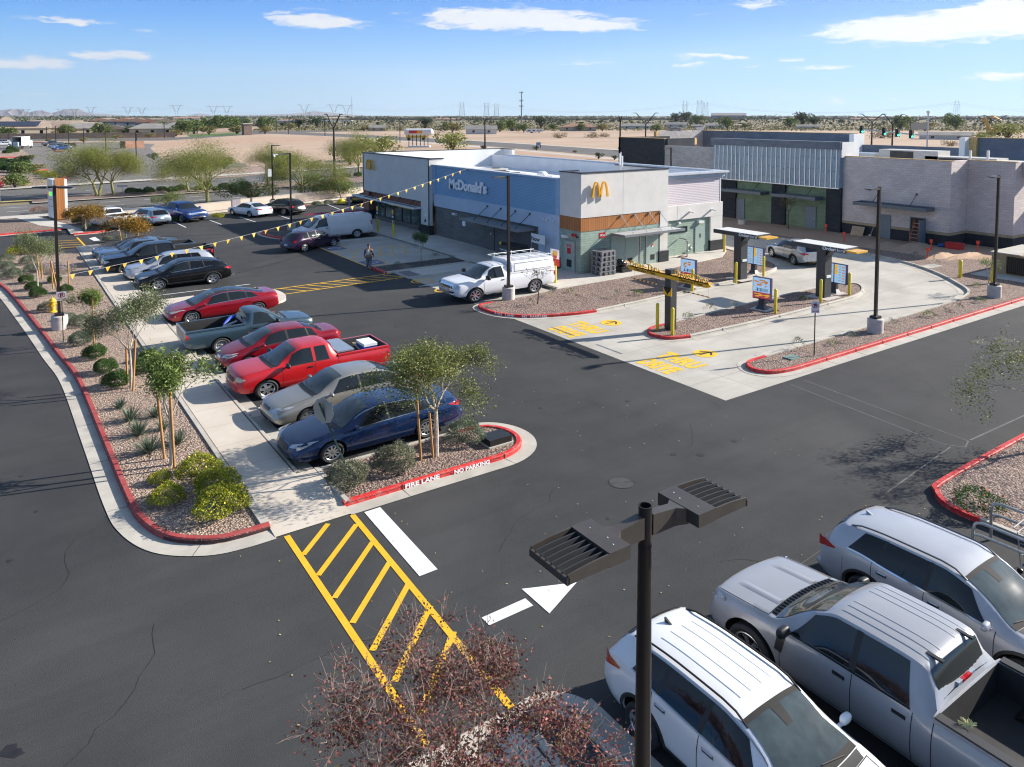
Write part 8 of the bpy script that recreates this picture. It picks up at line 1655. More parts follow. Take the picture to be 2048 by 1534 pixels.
# estate boundary wall and gate pillar
BWL=wallmat('brown_block_fence',(.18,.135,.11),(.22,.17,.14),(.13,.10,.085),.6,.3,.02)
def longwall(label,pa,pb,h,name='block_wall',mt=None):
    a,b=G(*pa),G(*pb); l=math.hypot(b[0]-a[0],b[1]-a[1]); t=part(name,mt or BWL,None,(0,l,-.15,.15,0,h)); t.location=(a[0],a[1],0); t.rotation_euler=(0,0,math.atan2(b[1]-a[1],b[0]-a[0])); tag(t,label,'wall'); return t
longwall('long brown block wall below the estate houses',(-20,279),(350,275),2.6); longwall('brown block wall behind the park lawn',(395,267),(520,259),2.4); longwall('dark freeway embankment along the horizon on the right',(1400,238.5),(2100,239.5),5.,'embankment',M('embankment_shade',(.12,.10,.09),.9,var=.2,scale=.02))
longwall('brown freeway wall across the plain in the middle distance',(700,240.5),(1500,240.5),4.5,'embankment',M('embankment_brown',(.22,.16,.12),.9,var=.2,scale=.02))
t=empty('gate_pillar',G(494,270)); tag(t,'tall stone gate pillar by the park lawn','pillar'); part('shaft',BWL,t,(-1.8,1.8,-1.8,1.8,0,6.)); part('cap',RCON,t,(-2.2,2.2,-2.2,2.2,6,6.5))
for i,(a,b,y,tp) in enumerate(((482,590,252,241),(585,660,249,240),(648,705,252,240.5))):
    p,q=G(a,y),G(b,y); l=math.hypot(q[0]-p[0],q[1]-p[1]); h=ZAT(p[0],p[1],tp); t=empty('solar_carport',p,math.atan2(q[1]-p[1],q[0]-p[0])); tag(t,['left solar carport roof beyond the park trees','middle solar carport roof beyond the park trees','right solar carport roof beyond the tall street lamp'][i],'carport','solar carports'); part('roof',M('carport_blue_white',(.40,.50,.60),.4),t,(0,l,-4,4,h-.4,h)); 
    for k in range(7): part('post',CHRC,t,(l*k/6.2,l*k/6.2+.4,-.2,.2,0,h-.4))
# brick enclosure in the far lot and small monument walls
for a,b,y,tp,lb in ((252,286,296,282,'square brick enclosure in the far lot'),(0,12,370,353,'small dark brick sign wall at the left edge'),(325,336,348,338,'short brick sign stub by the far kerb')):
    p=G((a+b)/2,y); d=math.hypot(p[0]-CAMX,p[1]-CAMY); w=(b-a)/F_PX*d; t=part('brick_enclosure',wallmat('orange_brick_far',(.28,.15,.10),(.34,.20,.14),(.2,.12,.09),.6,.3,.02) if 'orange_brick_far' not in MATS else MATS['orange_brick_far'],None,(-w/2,w/2,-.3,w*.5 if a==252 else .3,0,ZAT(p[0],p[1],tp))); t.location=(p[0],p[1],0); t.rotation_euler=(0,0,rad(20)); tag(t,lb,'enclosure' if a==252 else 'sign wall')
# trees: shared crowns, one object each
def blobtree(seed,r,h,trunk,leafm,n,ls,flat=1.):
    rr=random.Random(seed); lf=MB(); wd=MB(); lobes=[(Vector((rr.gauss(0,r*.45),rr.gauss(0,r*.45),trunk+(h-trunk)*rr.uniform(.3,.72))),r*rr.uniform(.35,.62)) for _ in range(9)]
    for (c,q) in lobes: wd.tube([(0,0,0),(c.x*.15,c.y*.15,trunk),(c.x*.7,c.y*.7,c.z)],[.05*h,.035*h,.008*h],5,False)
    for i in range(n):
        c,q=lobes[rr.randrange(9)]; d=Vector((rr.gauss(0,1),rr.gauss(0,1),rr.gauss(0,1))).normalized()*q*(.5+.5*rr.random()**.5); d.z*=flat*.8; leafq(lf,c+d,ls,.7,rr)
    return wd,lf
FT=[('green',21,1.,1.45,.25,L_FAR,900,.17),('dark',22,.9,1.6,.2,L_FARD,900,.17),('dry',23,1.,1.2,.15,L_FARY,800,.16),('brush',24,1.,.8,.0,L_DRY,600,.14),('palo',25,1.1,1.5,.35,L_PAL,900,.15)]
for nm,sd,r,h,tk,lm,n,ls in FT:
    w1,l1=blobtree(sd,r,h,tk,lm,n,ls); wo=w1.build('trunk',BARKD,None,fix=False); lo=l1.build('crown',lm,None,fix=False); TREES['far_'+nm]=(wo.data,lo.data); bpy.data.objects.remove(wo); bpy.data.objects.remove(lo)
def fartree(nm,px,base,wpx,label,group,hs=1.,i=0):
    x,y=G(px,base); d=math.hypot(x-CAMX,y-CAMY); s=wpx/F_PX*d/2.3; t=put_tree('far_'+nm,label,'tree' if nm!='brush' else 'bush',(x,y,0),(px*13.7)%6.28,s,None,{'green':'desert_tree','dark':'dark_tree','dry':'dry_tree','brush':'desert_bush','palo':'palo_verde'}[nm],group); t.scale.z=s*hs/ZS*.95; return t
FTG={'green':'green desert trees in the middle distance','dark':'dark evergreen trees in the middle distance','dry':'yellowish desert trees in the middle distance','brush':'dry brush clumps in the middle distance','palo':'fine-leaved pale trees in the middle distance'}
FTL={'green':'mid green round desert tree in the middle distance','dark':'dark evergreen tree in the middle distance','dry':'yellowish dry-looking desert tree in the middle distance','brush':'low brown dry brush clump in the middle distance','palo':'fine-leaved pale green tree in the middle distance'}
nt_=(('green',60,271,36,'green tree between the solar-roofed house and its neighbour'),('green',10,278,34,'green tree at the left edge below the solar roof'),('green',132,271,32,'green tree left of the stop sign across the lot'),('green',197,272,40,'largest green tree before the yellow gabled house'),('green',266,270,28,'green tree right of the yellow gabled house'),('green',322,268,36,'green tree left of the park'),('dry',98,285,14,'small yellow tree by the brick posts'),('dry',166,284,16,'orange-leaved small tree before the brown wall'),('dry',232,278,16,'small yellowish tree at the wall end'),('dry',298,276,18,'yellowish tree near the gabled estate'),('green',362,270,46,'left park tree, dark green'),('green',388,268,44,'second park tree above the orange shrub'),('dry',352,273,26,'orange-brown shrub tree at the park edge'),('green',412,262,40,'third tree from the left in the park'),('green',440,263,50,'large park tree in the middle'),('green',466,262,44,'park tree left of the stone pillar'),('dry',418,269,34,'grey-green round bush tree on the lawn'),('dry',474,268,32,'grey-green round bush tree beside the stone pillar'),('green',492,258,34,'green tree behind the stone pillar'),('green',528,262,44,'green tree right of the stone pillar'),('dry',530,268,32,'grey round bush tree right of the pillar'),('dark',598,256,28,'dark tree between the carports'),('dark',634,255,30,'dark tree near the tall street lamp'),('dry',580,259,26,'brown tree left of the dark pair'),('dark',851,258,34,'tall dark cottonwood behind the white tank'),('dry',728,262,20,'bright orange round tree left of the tank'),('dry',905,264,40,'pale round tree left of the barn'),('green',890,262,30,'olive tree between tank and barn'),('green',1025,262,40,'bright green tree right of the barn'),('green',1000,264,36,'rounded green tree just behind the barn'),('green',1048,265,30,'dark-shaded green tree above the caravan'),('dark',1081,256,36,'dark rounded tree above the caravan'),('green',1108,261,24,'green tree left of the red-roofed house'),('green',1160,262,26,'green tree before the red-roofed house'),('dry',1205,262,30,'pale tree right of the red-roofed house'),('brush',1115,276,30,'low brown bush in the open field'),('brush',1182,275,28,'twiggy bush in the open field'),('brush',1212,274,22,'second twiggy bush in the open field'),('green',1313,264,26,'bright green tree by the little gabled shelter'),('dark',1351,246,30,'dark grove left of the transmission towers'),('dark',1372,246,34,'dark grove below the transmission towers'),('green',1392,250,34,'green grove below the towers'),('green',1455,258,40,'pale green tree above the block parapet'),('green',1580,256,34,'green tree right of the parapet'),('dark',1604,252,40,'dark tree group above the studded front'),('dark',1627,255,30,'dark tree right of the tree group'),('green',1800,260,44,'hazy green tree between the street lamps'),('dry',1850,262,34,'yellowish tree at the traffic signals'),('green',1912,259,42,'broad dark green tree beyond the site office'),('brush',1760,276,44,'tan bush behind the traffic signals'),('brush',1905,292,28,'tan bush right of the signal mast'),('palo',1965,290,38,'palm-like spiky tree right of the signals'),('palo',2015,285,56,'spiky pale green tree behind the far parapet'),('palo',760,322,84,'broad pale green tree beside the restaurant entrance block'),('palo',905,306,70,'pale green tree rising behind the roof, centre'),('palo',700,330,60,'pale green tree left of the restaurant block'),('dark',966,300,14,'small dark round tree along the cross road'),('dark',1073,301,14,'second small round tree along the cross road'),('dry',1150,306,12,'third small tree along the cross road'),('dark',1197,318,20,'bushy small tree along the cross road'),('dark',1229,320,14,'last small tree along the cross road'),('dark',308,320,20,'young dark tree in the far lot'),('green',1900,247,30,'round tree on the far embankment'),
 ('dark',190,420-6,.0,''),('green',455,410,.0,''))
for i,(nm,px,b,w_,lb) in enumerate(nt_):
    if w_: fartree(nm,px,b,w_,lb,FTG[nm],1.,i)
# leafy shrubs near the wall and along the median
for i,(px,py,s) in enumerate(((261,389,1.1),(278,388,.8),(297,389,1.2),(325,385,1.0),(345,387,1.15),(362,383,1.15),(398,384,1.0),(412,379,1.3),(433,384,.9),(449,379,1.1),(479,383,1.0),(488,376,1.2),(690,358,1.2),(716,355,1.1),(735,352,1.0))):
    x,y=G(px,py); put_shrub('dark2','rounded dark green median shrub','',1,0,None) if False else None
    o=bpy.data.objects.new('median_shrub',SHR['dark']); COL.objects.link(o); o.location=(x,y,.1); o.scale=(s*1.05,s*1.05,s*.95); o.rotation_euler=(0,0,i); tag(o,'rounded dark green clipped shrub on the road median','shrub','clipped shrubs on the road median')
wf,lf_=blobtree(77,1.1,1.5,.35,L_PAL,5200,.075); _w=wf.build('trunk',BARKG,None,fix=False); _l=lf_.build('crown',leafmat('feathery_leaf',(.14,.19,.06),(.26,.30,.12),trans=.4),None,fix=False); TREES['far_feather']=(_w.data,_l.data); bpy.data.objects.remove(_w); bpy.data.objects.remove(_l)
def feather(px,py,s,label,nm='feather'): x,y=G(px,py); t=put_tree('far_'+nm,label,'bush',(x,y,0),px%6.28,s,None,'feathery_bush','feathery bushes behind the low wall'); return t
for px,py,s,lb in ((505,405,2.0,'feathery green bush behind the low wall left of the solar pole'),(640,398,2.0,'large feathery green bush above the black vehicle'),(665,396,1.7,'feathery green bush right of the large one'),(620,375,1.6,'feathery bush on the far side of the near road'),(333,412,1.1,'staked feathery sapling behind the ice blue crossover'),(600,405,.0,'')):
    if s: feather(px,py,s,lb)
# random mid-distance growth
rr=random.Random(99); cnt=0
for i in range(150):
    px=rr.uniform(360,2040); base=233+3.2/rr.uniform(.09,.75)*rr.uniform(.35,1.) ; base=min(base,266)
    nm=rr.choice(('green','green','dry','dry','brush','dark')) if base<262 else 'brush'
    x,y=G(px,base)
    fartree(nm,px,base,max(5,(base-231)*rr.uniform(.45,1.15)*(.8 if nm!='brush' else .7)),FTL[nm],FTG[nm],rr.uniform(.75,1.1),i)
# distant treeline: one uncountable mass of foliage
mb=MB(); rr=random.Random(5)
for i in range(4600):
    px=rr.uniform(-80,2130); d=rr.uniform(650,4200) if i%3 else rr.uniform(1400,5500); x,y=GD(px,d); r=rr.uniform(2.,4.2)*(1+d/4500); h=r*rr.uniform(.9,1.45)*(.55+.25*math.sin(px*.013)+.2*math.sin(px*.041+2)+.2*rr.random()*2)/ZS; n=9
    for k in range(n):
        a=rr.uniform(0,6.28); q=r*rr.uniform(.2,1.); z=h*rr.uniform(.15,1.)*(1.1-.5*(q/r)**2); leafq(mb,Vector((x+q*math.cos(a),y+q*math.sin(a),z)),r*.75,.8,rr)
tag(mb.build('distant_woodland',leafmat('distant_tree_leaf',(.028,.05,.022),(.085,.10,.045),trans=.1),None,fix=False),'unbroken belt of distant trees along the horizon','woodland',kind='stuff')
mb=MB()
for i in range(12000):
    px=rr.uniform(300,2150); b=rr.uniform(236,262)**1.0; b=236+(b-236)**1.0; x,y=G(px,b); r=rr.uniform(.5,1.6)
    for k in range(5): a=rr.uniform(0,6.28); leafq(mb,Vector((x+r*.6*math.cos(a),y+r*.6*math.sin(a),r*rr.uniform(.2,.9))),r*.8,.8,rr)
tag(mb.build('desert_brush',leafmat('brush_mix_leaf',(.07,.085,.03),(.20,.17,.075)),None,fix=False),'low scattered creosote and grass covering the open plain','brush',kind='stuff')
# mountains
MT=M('mountain_rock',(.20,.16,.15),.95,var=.2,scale=.0006)
def mountain(name,label,pts,d0,depth):
    rr=random.Random(int(d0)); mb=MB(); rows=[]; top=[]; n=len(pts)
    P_=smoothline(pts,5); base=[];rid=[];back=[]
    for px,py in P_: x,y=GD(px,d0); x1,y1=GD(px,d0+depth*.5); z=ZAT(x1,y1,py+rr.uniform(-.3,.3)); x2,y2=GD(px,d0+depth); base.append((x,y,-5)); rid.append((x1,y1,max(z,0))); back.append((x2,y2,-5))
    mid=[((a[0]+b[0])/2+rr.uniform(-80,80),(a[1]+b[1])/2+rr.uniform(-80,80),(b[2])*rr.uniform(.35,.6)) for a,b in zip(base,rid)]
    mb.grid([base,mid,rid,back]); o=mb.build(name,MT,None,True); tag(o,kind='structure'); return o
mountain('hills','a',[(-60,224),(-10,221),(20,218.5),(42,219),(60,226),(75,227)],12500,2500); mountain('hills','b',[(50,229),(62,223.5),(78,221),(90,222),(104,230)],11500,2000); mountain('hills','c',[(96,230),(118,222),(140,218),(160,219),(178,227),(215,228.5),(250,231)],13000,2500); mountain('hills','d',[(380,230),(400,227),(430,230),(540,229),(600,226),(628,222.5),(660,225),(700,229),(730,231)],15500,2500)
# transmission towers
TWR=M('tower_steel',(.20,.21,.22),.6,.4,var=0)
def vtower(px,top,base,label):
    x,y=G(px,233.5) if False else GD(px,2300.); h=ZAT(x,y,top); t=empty('transmission_tower',(x,y,0),-YAW+rad(5)); tag(t,label,'transmission tower','transmission towers on the skyline'); r=.38; mb=MB(); w_=h*.20
    for sg in (1,-1):
        mb.tube([(0,0,0),(sg*w_*.35,0,h*.45),(sg*w_,0,h*.92)],r,4); mb.tube([(sg*w_*.1,0,h*.45),(sg*w_*1.35,0,h*.95),(sg*w_,0,h)],r*.7,4)
        mb.tube([(sg*w_*2.1,0,h*.93),(sg*w_*1.2,0,h*.97)],r*.8,4); mb.tube([(sg*w_*.35,0,h*.45),(sg*w_*.75,0,h*.6),(sg*w_*.5,0,h*.7),(sg*w_*.95,0,h*.8)],r*.5,4)
    mb.tube([(-w_*2.1,0,h*.93),(w_*2.1,0,h*.93)],r*.8,4); mb.build('lattice_frame',TWR,t,fix=False); return t
def ltower(px,top,d,label,k=1.):
    x,y=GD(px,d); h=ZAT(x,y,top); t=empty('transmission_tower',(x,y,0),-YAW+rad(12)); tag(t,label,'transmission tower','transmission towers on the skyline'); mb=MB(); b=h*.15; r=d/2300*.33
    for sx__ in (1,-1):
        for sy__ in (1,-1): mb.tube([(sx__*b,sy__*b*.5,0),(sx__*b*.6,sy__*b*.35,h*.72),(sx__*b*.55,sy__*.2,h)],r,4)
    for i in range(7): u0,u1=i/7*.75,(i+1)/7*.75; w0,w1=b*(1-.4*u0/.75),b*(1-.4*u1/.75); mb.tube([(-w0,-w0*.5,h*u0),(w1,-w1*.5,h*u1)],r*.6,3); mb.tube([(w0,w0*.5,h*u0),(-w1,w1*.5,h*u1)],r*.6,3); mb.tube([(-w1,0,h*u1),(w1,0,h*u1)],r*.5,3)
    for z in (.80,.92): mb.tube([(-b*1.25,0,h*z),(b*1.25,0,h*z)],r*.8,4)
    mb.build('lattice_frame',TWR,t,fix=False); return t
for i,px in enumerate((41,52,122,149,182,256,284,353,427,454,609,668,693)): vtower(px,(219,218,217,217,213,214,214.5,209,211,211,208,208,209)[i],236,'V-shaped transmission tower on the skyline, number of towers to its left: %s'%('none','one','two','three','four','five','six','seven','eight','nine','ten','eleven','twelve')[i])
tl=[ltower(924,203,2100,'lattice tower on the skyline just left of the cell mast pair'),ltower(973,204,2200,'lattice tower on the skyline, middle of the three near the cell mast'),ltower(993,206,2300,'lattice tower on the skyline nearest the cell mast'),ltower(1370,201,1900,'lattice tower on the skyline, left of the trio'),ltower(1399,199.5,1900,'tallest lattice tower in the middle of the skyline trio'),ltower(1411,203.5,2000,'lattice tower at the right of the skyline trio'),ltower(1913,201,1500,'large double-peaked lattice tower at the right of the skyline')]
mb=MB()
pp=[(-60,214),(353,212),(668,210),(924,208),(993,210),(1399,204),(1913,204),(2150,214)]
for off in (0,3.5):
    for (a,ya),(b,yb) in zip(pp[:-1],pp[1:]):
        da,db=(2300 if a<1000 else 1900 if a<1500 else 1500),(2300 if b<1000 else 1900 if b<1500 else 1500); A=GD(a,da); B=GD(b,db); za,zb=ZAT(A[0],A[1],ya+off),ZAT(B[0],B[1],yb+off); n=14; l=math.hypot(B[0]-A[0],B[1]-A[1]); sg=min(za*.55,l*.05)
        mb.tube([(lerp(A[0],B[0],i/n),lerp(A[1],B[1],i/n),lerp(za,zb,i/n)-sg*4*(i/n)*(1-i/n)) for i in range(n+1)],.16,3,False)
tag(mb.build('power_line',TWR,None,fix=False),'thin power lines strung along the skyline towers','power line')
def mast(px,top,base,d,label,name,w=.5,ant=True):
    x,y=GD(px,d); h=ZAT(x,y,top); t=empty(name,(x,y,0)); tag(t,label,'mast'); mb=MB(); mb.tube([(0,0,0),(0,0,h)],[w,w*.6],8); mb.build('pole',TWR,t)
    if ant:
        mb=MB()
        for z in (.97,.72,.55): 
            for a in range(3): mb.box((w*2.4*math.cos(a*2.1),w*2.4*math.sin(a*2.1),h*z),(w,w*.5,h*.05),a*2.1); mb.tube([(0,0,h*z),(w*2.4*math.cos(a*2.1),w*2.4*math.sin(a*2.1),h*z)],w*.2,4)
        mb.build('antenna_array',M('antenna_dark',(.05,.05,.055),.6),t)
mast(1043,183,234,820,'tall cell-phone mast above the restaurant roof','cell_mast',.75); mast(704,193,234,1500,'slim red and white radio mast left of centre','radio_mast',.5,False)
# street lamps with Y arms, plain poles, traffic signals
def ylamp(px,base,fork,arm,armtop,label,k=1.):
    x,y=G(px,base); h1=ZAT(x,y,fork); h2=ZAT(x,y,armtop); d=math.hypot(x-CAMX,y-CAMY); w_=arm/F_PX*d; t=empty('street_lamp',(x,y,0),-YAW); tag(t,label,'street lamp','Y-armed street lamps'); r=.07+d*.00045; mb=MB(); mb.tube([(0,0,0),(0,0,h1)],[r*1.6,r],6); mb.build('pole',BRZ,t)
    for sg in (1,-1): mb=MB(); mb.tube([(0,0,h1),(sg*w_*.85,0,h2),(sg*w_,0,h2)],r*.8,5); q=mb.build('arm',BRZ,t); mb=MB(); mb.box((sg*w_*1.05,0,h2),(w_*.25,.3,.15)); mb.build('lamp_head',CHRC,q)
ylamp(669,357,257,15,228.5,'Y-armed street lamp on the median, left of the restaurant'); ylamp(1291,292,249,22,226,'Y-armed street lamp above the black block wall'); ylamp(1743,292,244,22,228,'left of the two Y-armed lamps by the traffic signals'); ylamp(1784,296,250,18,229,'right of the two Y-armed lamps by the traffic signals'); ylamp(1989,272,244,20,231,'Y-armed street lamp near the excavator'); ylamp(1240,312,247,3,233,'Y-armed street lamp left of the black block wall'); ylamp(970,300,246,3,236,'Y-armed street lamp rising behind the roof')
for i,(px,b,tp) in enumerate(((212,304,262),(274,295,268.5),(273+0,322,265),(138,291,254),(168,287,257),(112,285,252),(329,276,245),(553,264,240),(577,268,243),(94,283,254),(650,272,239),(800,285,238),(17,285,260),(1500,258,238),(400,263,243))):
    x,y=G(px,b); h=ZAT(x,y,tp); t=empty('thin_pole',(x,y,0)); tag(t,'thin dark pole across the road whose top reaches above its surroundings','pole','thin dark poles across the road'); mb=MB(); r=.06+math.hypot(x-CAMX,y-CAMY)*.0003; mb.tube([(0,0,0),(0,0,h)],r,5); mb.build('pole',BRZ,t); part('lamp_head',BRZ,t,(-.1,1.,-.2,.2,h-.1,h+.05))
x,y=G(1854,300); h=ZAT(x,y,262); t=empty('traffic_signal',(x,y,0),0); tag(t,'long horizontal traffic-signal mast with green lights beyond the shops','traffic signal'); A=Vector(GD(1722,math.hypot(x-CAMX,y-CAMY)*.99)); dv=Vector((A.x-x,A.y-y,0)); mb=MB(); mb.tube([(0,0,0),(0,0,ZAT(x,y,226))],.22,8); mb.tube([(0,0,h-1.5),tuple(dv+Vector((0,0,h)))],.25,6); mb.build('mast_arm',M('galvanised_pale',(.48,.52,.56),.4,.5),t)
for u in (.22,.42,.62,.98,):
    p=dv*u+Vector((0,0,lerp(h-1.5,h,u))); mb=MB(); mb.box(tuple(p),(.9,.9,2.6)); q=mb.build('signal_head',GAP,t); mb=MB(); mb.ball(tuple(p+Vector((-.42,-.5,-.75))),(.3,.3,.3),8,6); mb.build('green_lamp',M('green_signal_light',(.02,.4,.3),.3,emit=(.05,.9,.6),estr=2,var=0),q)
part('street_name_sign',CHRC,t,(-9,-1,-.3,-.1,h+.5,h+2.6)); mb=MB(); mb.ball((0,0,ZAT(x,y,226)+.3),(.5,.5,.5),8,6); mb.build('dish',LWH,t)
# vehicles and things in the far field
def farcar(px,py,mt,label,sp,a=0.): x,y=G(px,py); return V(sp,mt,label,'car' if sp is not PICK else 'pickup truck',x,y,a,'cars in the lot across the road',detail=0)
SM=sx(SEDAN); 
farcar(106,292,dgrey,'dark pickup furthest left in the lot across the road',PICK,200); farcar(116,295.5,steel,'pale blue sedan second from left across the road',SM,200); farcar(123,300,rblu,'blue crossover nearest us in the row across the road',SUV,200); farcar(133,294,blk,'black car at the back of the row across the road',SM,200); farcar(8,291,wht,'white car at the left edge across the road',SM,180); farcar(3,288,slv,'silver car behind the white one at the left edge',SUV,180); farcar(1256,301.5,rblu,'small blue pickup driving on the cross road',PICK,90)
for i,(px,py) in enumerate(((500,251.5),(512,252),(540,251),(565,250.5),(585,250.5),(604,249.5),(690,251),(735,257.5))): farcar(px,py,wht if i%2==0 else dgrey,'%s car parked by the carports, %s'%('white' if i%2==0 else 'dark',('leftmost','second from left','third from left','under the middle','near the dark tree','past the dark tree','right of the tall lamp','by the yard shed')[i]),SM if i%3 else SUV,10*i)
x,y=G(44,297); t=empty('box_truck',(x,y,0),rad(66)); tag(t,'white box truck with its rear door open and a crate inside across the road','truck'); W5=M('truck_white',(.70,.70,.68),.5); 
mb=MB(); mb.bx(-3.2,2.2,-1.25,-1.18,1.,3.9); mb.bx(-3.2,2.2,1.18,1.25,1.,3.9); mb.bx(-3.2,2.2,-1.18,1.18,3.83,3.9); mb.bx(2.13,2.2,-1.18,1.18,1.,3.83); mb.bx(-3.2,2.13,-1.18,1.18,1.,1.08); mb.build('cargo_box',W5,t); part('cab',W5,t,(2.3,4.1,-1.05,1.05,.6,2.5)); part('interior_shade',M('box_interior',(.20,.15,.11),.9),t,(1.9,2.1,-1.15,1.15,1.1,3.8)); part('crate',M('wrapped_load',(.40,.48,.52),.4),t,(-3.9,-2.,-.6,.6,.9,2.3)); part('bumper',BLK,t,(-3.4,-3.1,-1.1,1.1,.5,.75))
for xx in (-2.2,3.1):
    for yy in (-1.05,1.05): mb=MB(); mb.lathe([(.001,-.14),(.45,-.14),(.45,.14),(.001,.14)],14,(xx,yy,.45),'y'); mb.build('wheel',RUB,t)
# tank on stilts
x,y=G(838,294); d=math.hypot(x-CAMX,y-CAMY); w_=58/F_PX*d; zt=ZAT(x,y,257); zb=ZAT(x,y,271); t=empty('storage_tank',(x,y,0),-YAW); tag(t,'white cylindrical tank with red and orange panels raised on black legs','tank'); R_=(zt-zb)/2; zc=(zt+zb)/2
mb=MB(); mb.lathe([(.001,-w_/2),(R_*.7,-w_/2+.15),(R_,-w_/2+R_*.5),(R_,w_/2-R_*.5),(R_*.7,w_/2-.15),(.001,w_/2)],20,(0,0,zc),'x'); mb.build('tank_body',W5,t,30)
part('red_panel',REDS,t,(-w_*.32,-w_*.05,-R_-.06,-R_*.9,zc-R_*.35,zc+R_*.45)); part('orange_panel',M('orange_panel',(.75,.30,.02),.5),t,(-w_*.05,w_*.14,-R_-.06,-R_*.9,zc-R_*.35,zc+R_*.45)); text_mesh('FUEL',R_*.6,SIGW,t,frame((-w_*.2,-R_-.08,zc-R_*.12),(1,0,0),(0,0,1)),'lettering',.01,bold=.02) if False else None
for k in range(6): part('leg',GAP,t,(-w_*.33+k*w_*.13-.1,-w_*.33+k*w_*.13+.1,-R_*.7,-R_*.7+.2,0,zb+.3))
part('base_frame',LWH,t,(-w_*.35,w_*.38,-R_,R_,0,.5))
for (pa,pb,b,tp,lb,nm) in ((1052,1074,266,258,'white camping trailer in the field','camping_trailer'),(1070,1086,265,258,'cream motorhome behind the camping trailer','motorhome')):
    x,y=G((pa+pb)/2,b); d=math.hypot(x-CAMX,y-CAMY); w_=(pb-pa)/F_PX*d; h=ZAT(x,y,tp); t=empty(nm,(x,y,0),-YAW); tag(t,lb,'trailer'); mb=MB(); mb.ext([(-w_/2,.5),(w_/2,.5),(w_/2,h*.9),(w_/2-.4,h),(-w_/2+.3,h),(-w_/2,h*.85)],'y',0,2.4); mb.build('body',W5,t); part('window',GLT,t,(-w_*.3,-w_*.1,-.03,0,h*.5,h*.75),(w_*.1,w_*.3,-.03,0,h*.5,h*.75)); part('wheel',RUB,t,(-w_*.1,w_*.1,-.02,.2,0,.6))
x,y=G(838,277); t=empty('tanker_truck',(G(860,280)[0],G(860,280)[1],0),-YAW); tag(t,'small yellow truck parked below the white tank','truck'); part('body',GOLD,t,(-7,-1,0,2,1,2.2)); part('cab',GOLD,t,(-9,-7.2,0,2,.8,3.)); part('wheel',RUB,t,(-8.5,-7.6,-.1,2.1,0,1.),(-3,-2,-.1,2.1,0,1.))
x,y=G(1980,270); t=empty('excavator',(x,y,0),-YAW); tag(t,'yellow excavator with raised arm on the right plain','excavator'); YX=M('excavator_yellow',(.55,.33,.06),.6); mb=MB(); mb.tube([(0,0,2),(-2.5,0,9),(1,0,10.5)],[.8,.7,.5],5); mb.tube([(1,0,10.5),(5,0,8)],.5,5); mb.build('arm',YX,t); part('cab',YX,t,(-1,3,-1.5,1.5,1.5,4.5)); part('track',GAP,t,(-3,4,-1.8,-1.2,0,1.4),(-3,4,1.2,1.8,0,1.4)); mb=MB(); mb.box((-2.8,0,8.2),(1.6,1.6,1.6),.3,ry=.5); mb.build('bucket',YX,t)
for px,py,w_,h,lb in ((1077,296,9,6,'blue-grey signboard in the field'),(1298,294,18,7,'white framed signboard above the black block wall'),(1400,264,14,5,'dark bordered signboard beyond the parapet')):
    x,y=G(px,py); d=math.hypot(x-CAMX,y-CAMY); ww=w_/F_PX*d; hh=h/F_PX*d/ZS; t=empty('signboard',(x,y,0),-YAW); tag(t,lb,'signboard'); part('board',M('board_blue_grey',(.30,.36,.45),.6) if px==1077 else SGW,t,(-ww/2,ww/2,0,.1,hh*.9,hh*1.9)); part('post',CHRC,t,(-ww/2,-ww/2+.2,.1,.3,0,hh*1.8),(ww/2-.2,ww/2,.1,.3,0,hh*1.8))
# signs on the near side of the road
for px,b,tp,lb in ((205-82,365,338,'round sign back on a thin post at the lot entrance'),(720//3+6,392,370,'street name sign on the median'),(70,395,362,'x')):
    if lb=='x': continue
    x,y=G(px,b); h=ZAT(x,y,tp); t=empty('road_sign',(x,y,0),-YAW); tag(t,lb,'sign'); mb=MB(); mb.tube([(0,0,0),(0,0,h)],.05,5); mb.build('post',STEEL,t)
    mb=MB(); 
    if px==123: mb.ext([(.55*math.cos(k*PI/8),h-.5+.55*math.sin(k*PI/8)) for k in range(16)],'y',-.05,-.02)
    else: mb.bx(-.6,.6,-.05,-.02,h-.3,h)
    mb.build('sign_plate',STEEL,t)
# clipped hedge rows across the road
for i,(px,py,s) in enumerate(((5,325,1.5),(20,326,1.3),(36,325,1.6),(45,324,1.4),(4,334,1.6),(18,335,1.4),(32,333,1.8),(48,333,1.9),(8,344,2.0),(24,344,2.2),(42,345,2.2),(56,343,2.),(14,308,1.7),(28,306,2.0),(22,300,1.8),(100,357,1.6),(112,356,1.8),(84,352,1.5),(20,367,1.6),(45,372,1.2))):
    x,y=G(px,py); k='yel' if i>14 else 'dark'; o=bpy.data.objects.new('hedge_shrub',SHR[k]); COL.objects.link(o); o.location=(x,y,.0); o.scale=(s,s,s*.9); o.rotation_euler=(0,0,i); tag(o,'dark clipped shrub in the planting rows across the road' if k=='dark' else 'yellow-green low shrub in the planting rows across the road','shrub','shrubs in the planting rows across the road')
for px,py,s,nm,lb in ((48,332,1.2,'dark','small tree in the planting rows, left'),(66,346,1.25,'dry','small brown-leaved tree at the planting row end'),(54,322,1.1,'dry','reddish small tree above the planting rows'),(30,376,1.3,'green','young green tree by the far left sign wall'),(42,352,1.5,'green','feathery green tree at the left behind the hedges'),(455,332,1.0,'dark','dark bush beyond the median palo verdes'),(880//2+8,338,1.2,'dark','dark bush pair beyond the median trees')):
    x,y=G(px,py); t=put_tree('far_'+nm,lb,'tree',(x,y,0),px%6,s*1.2,None,'small_tree','small trees across the road')
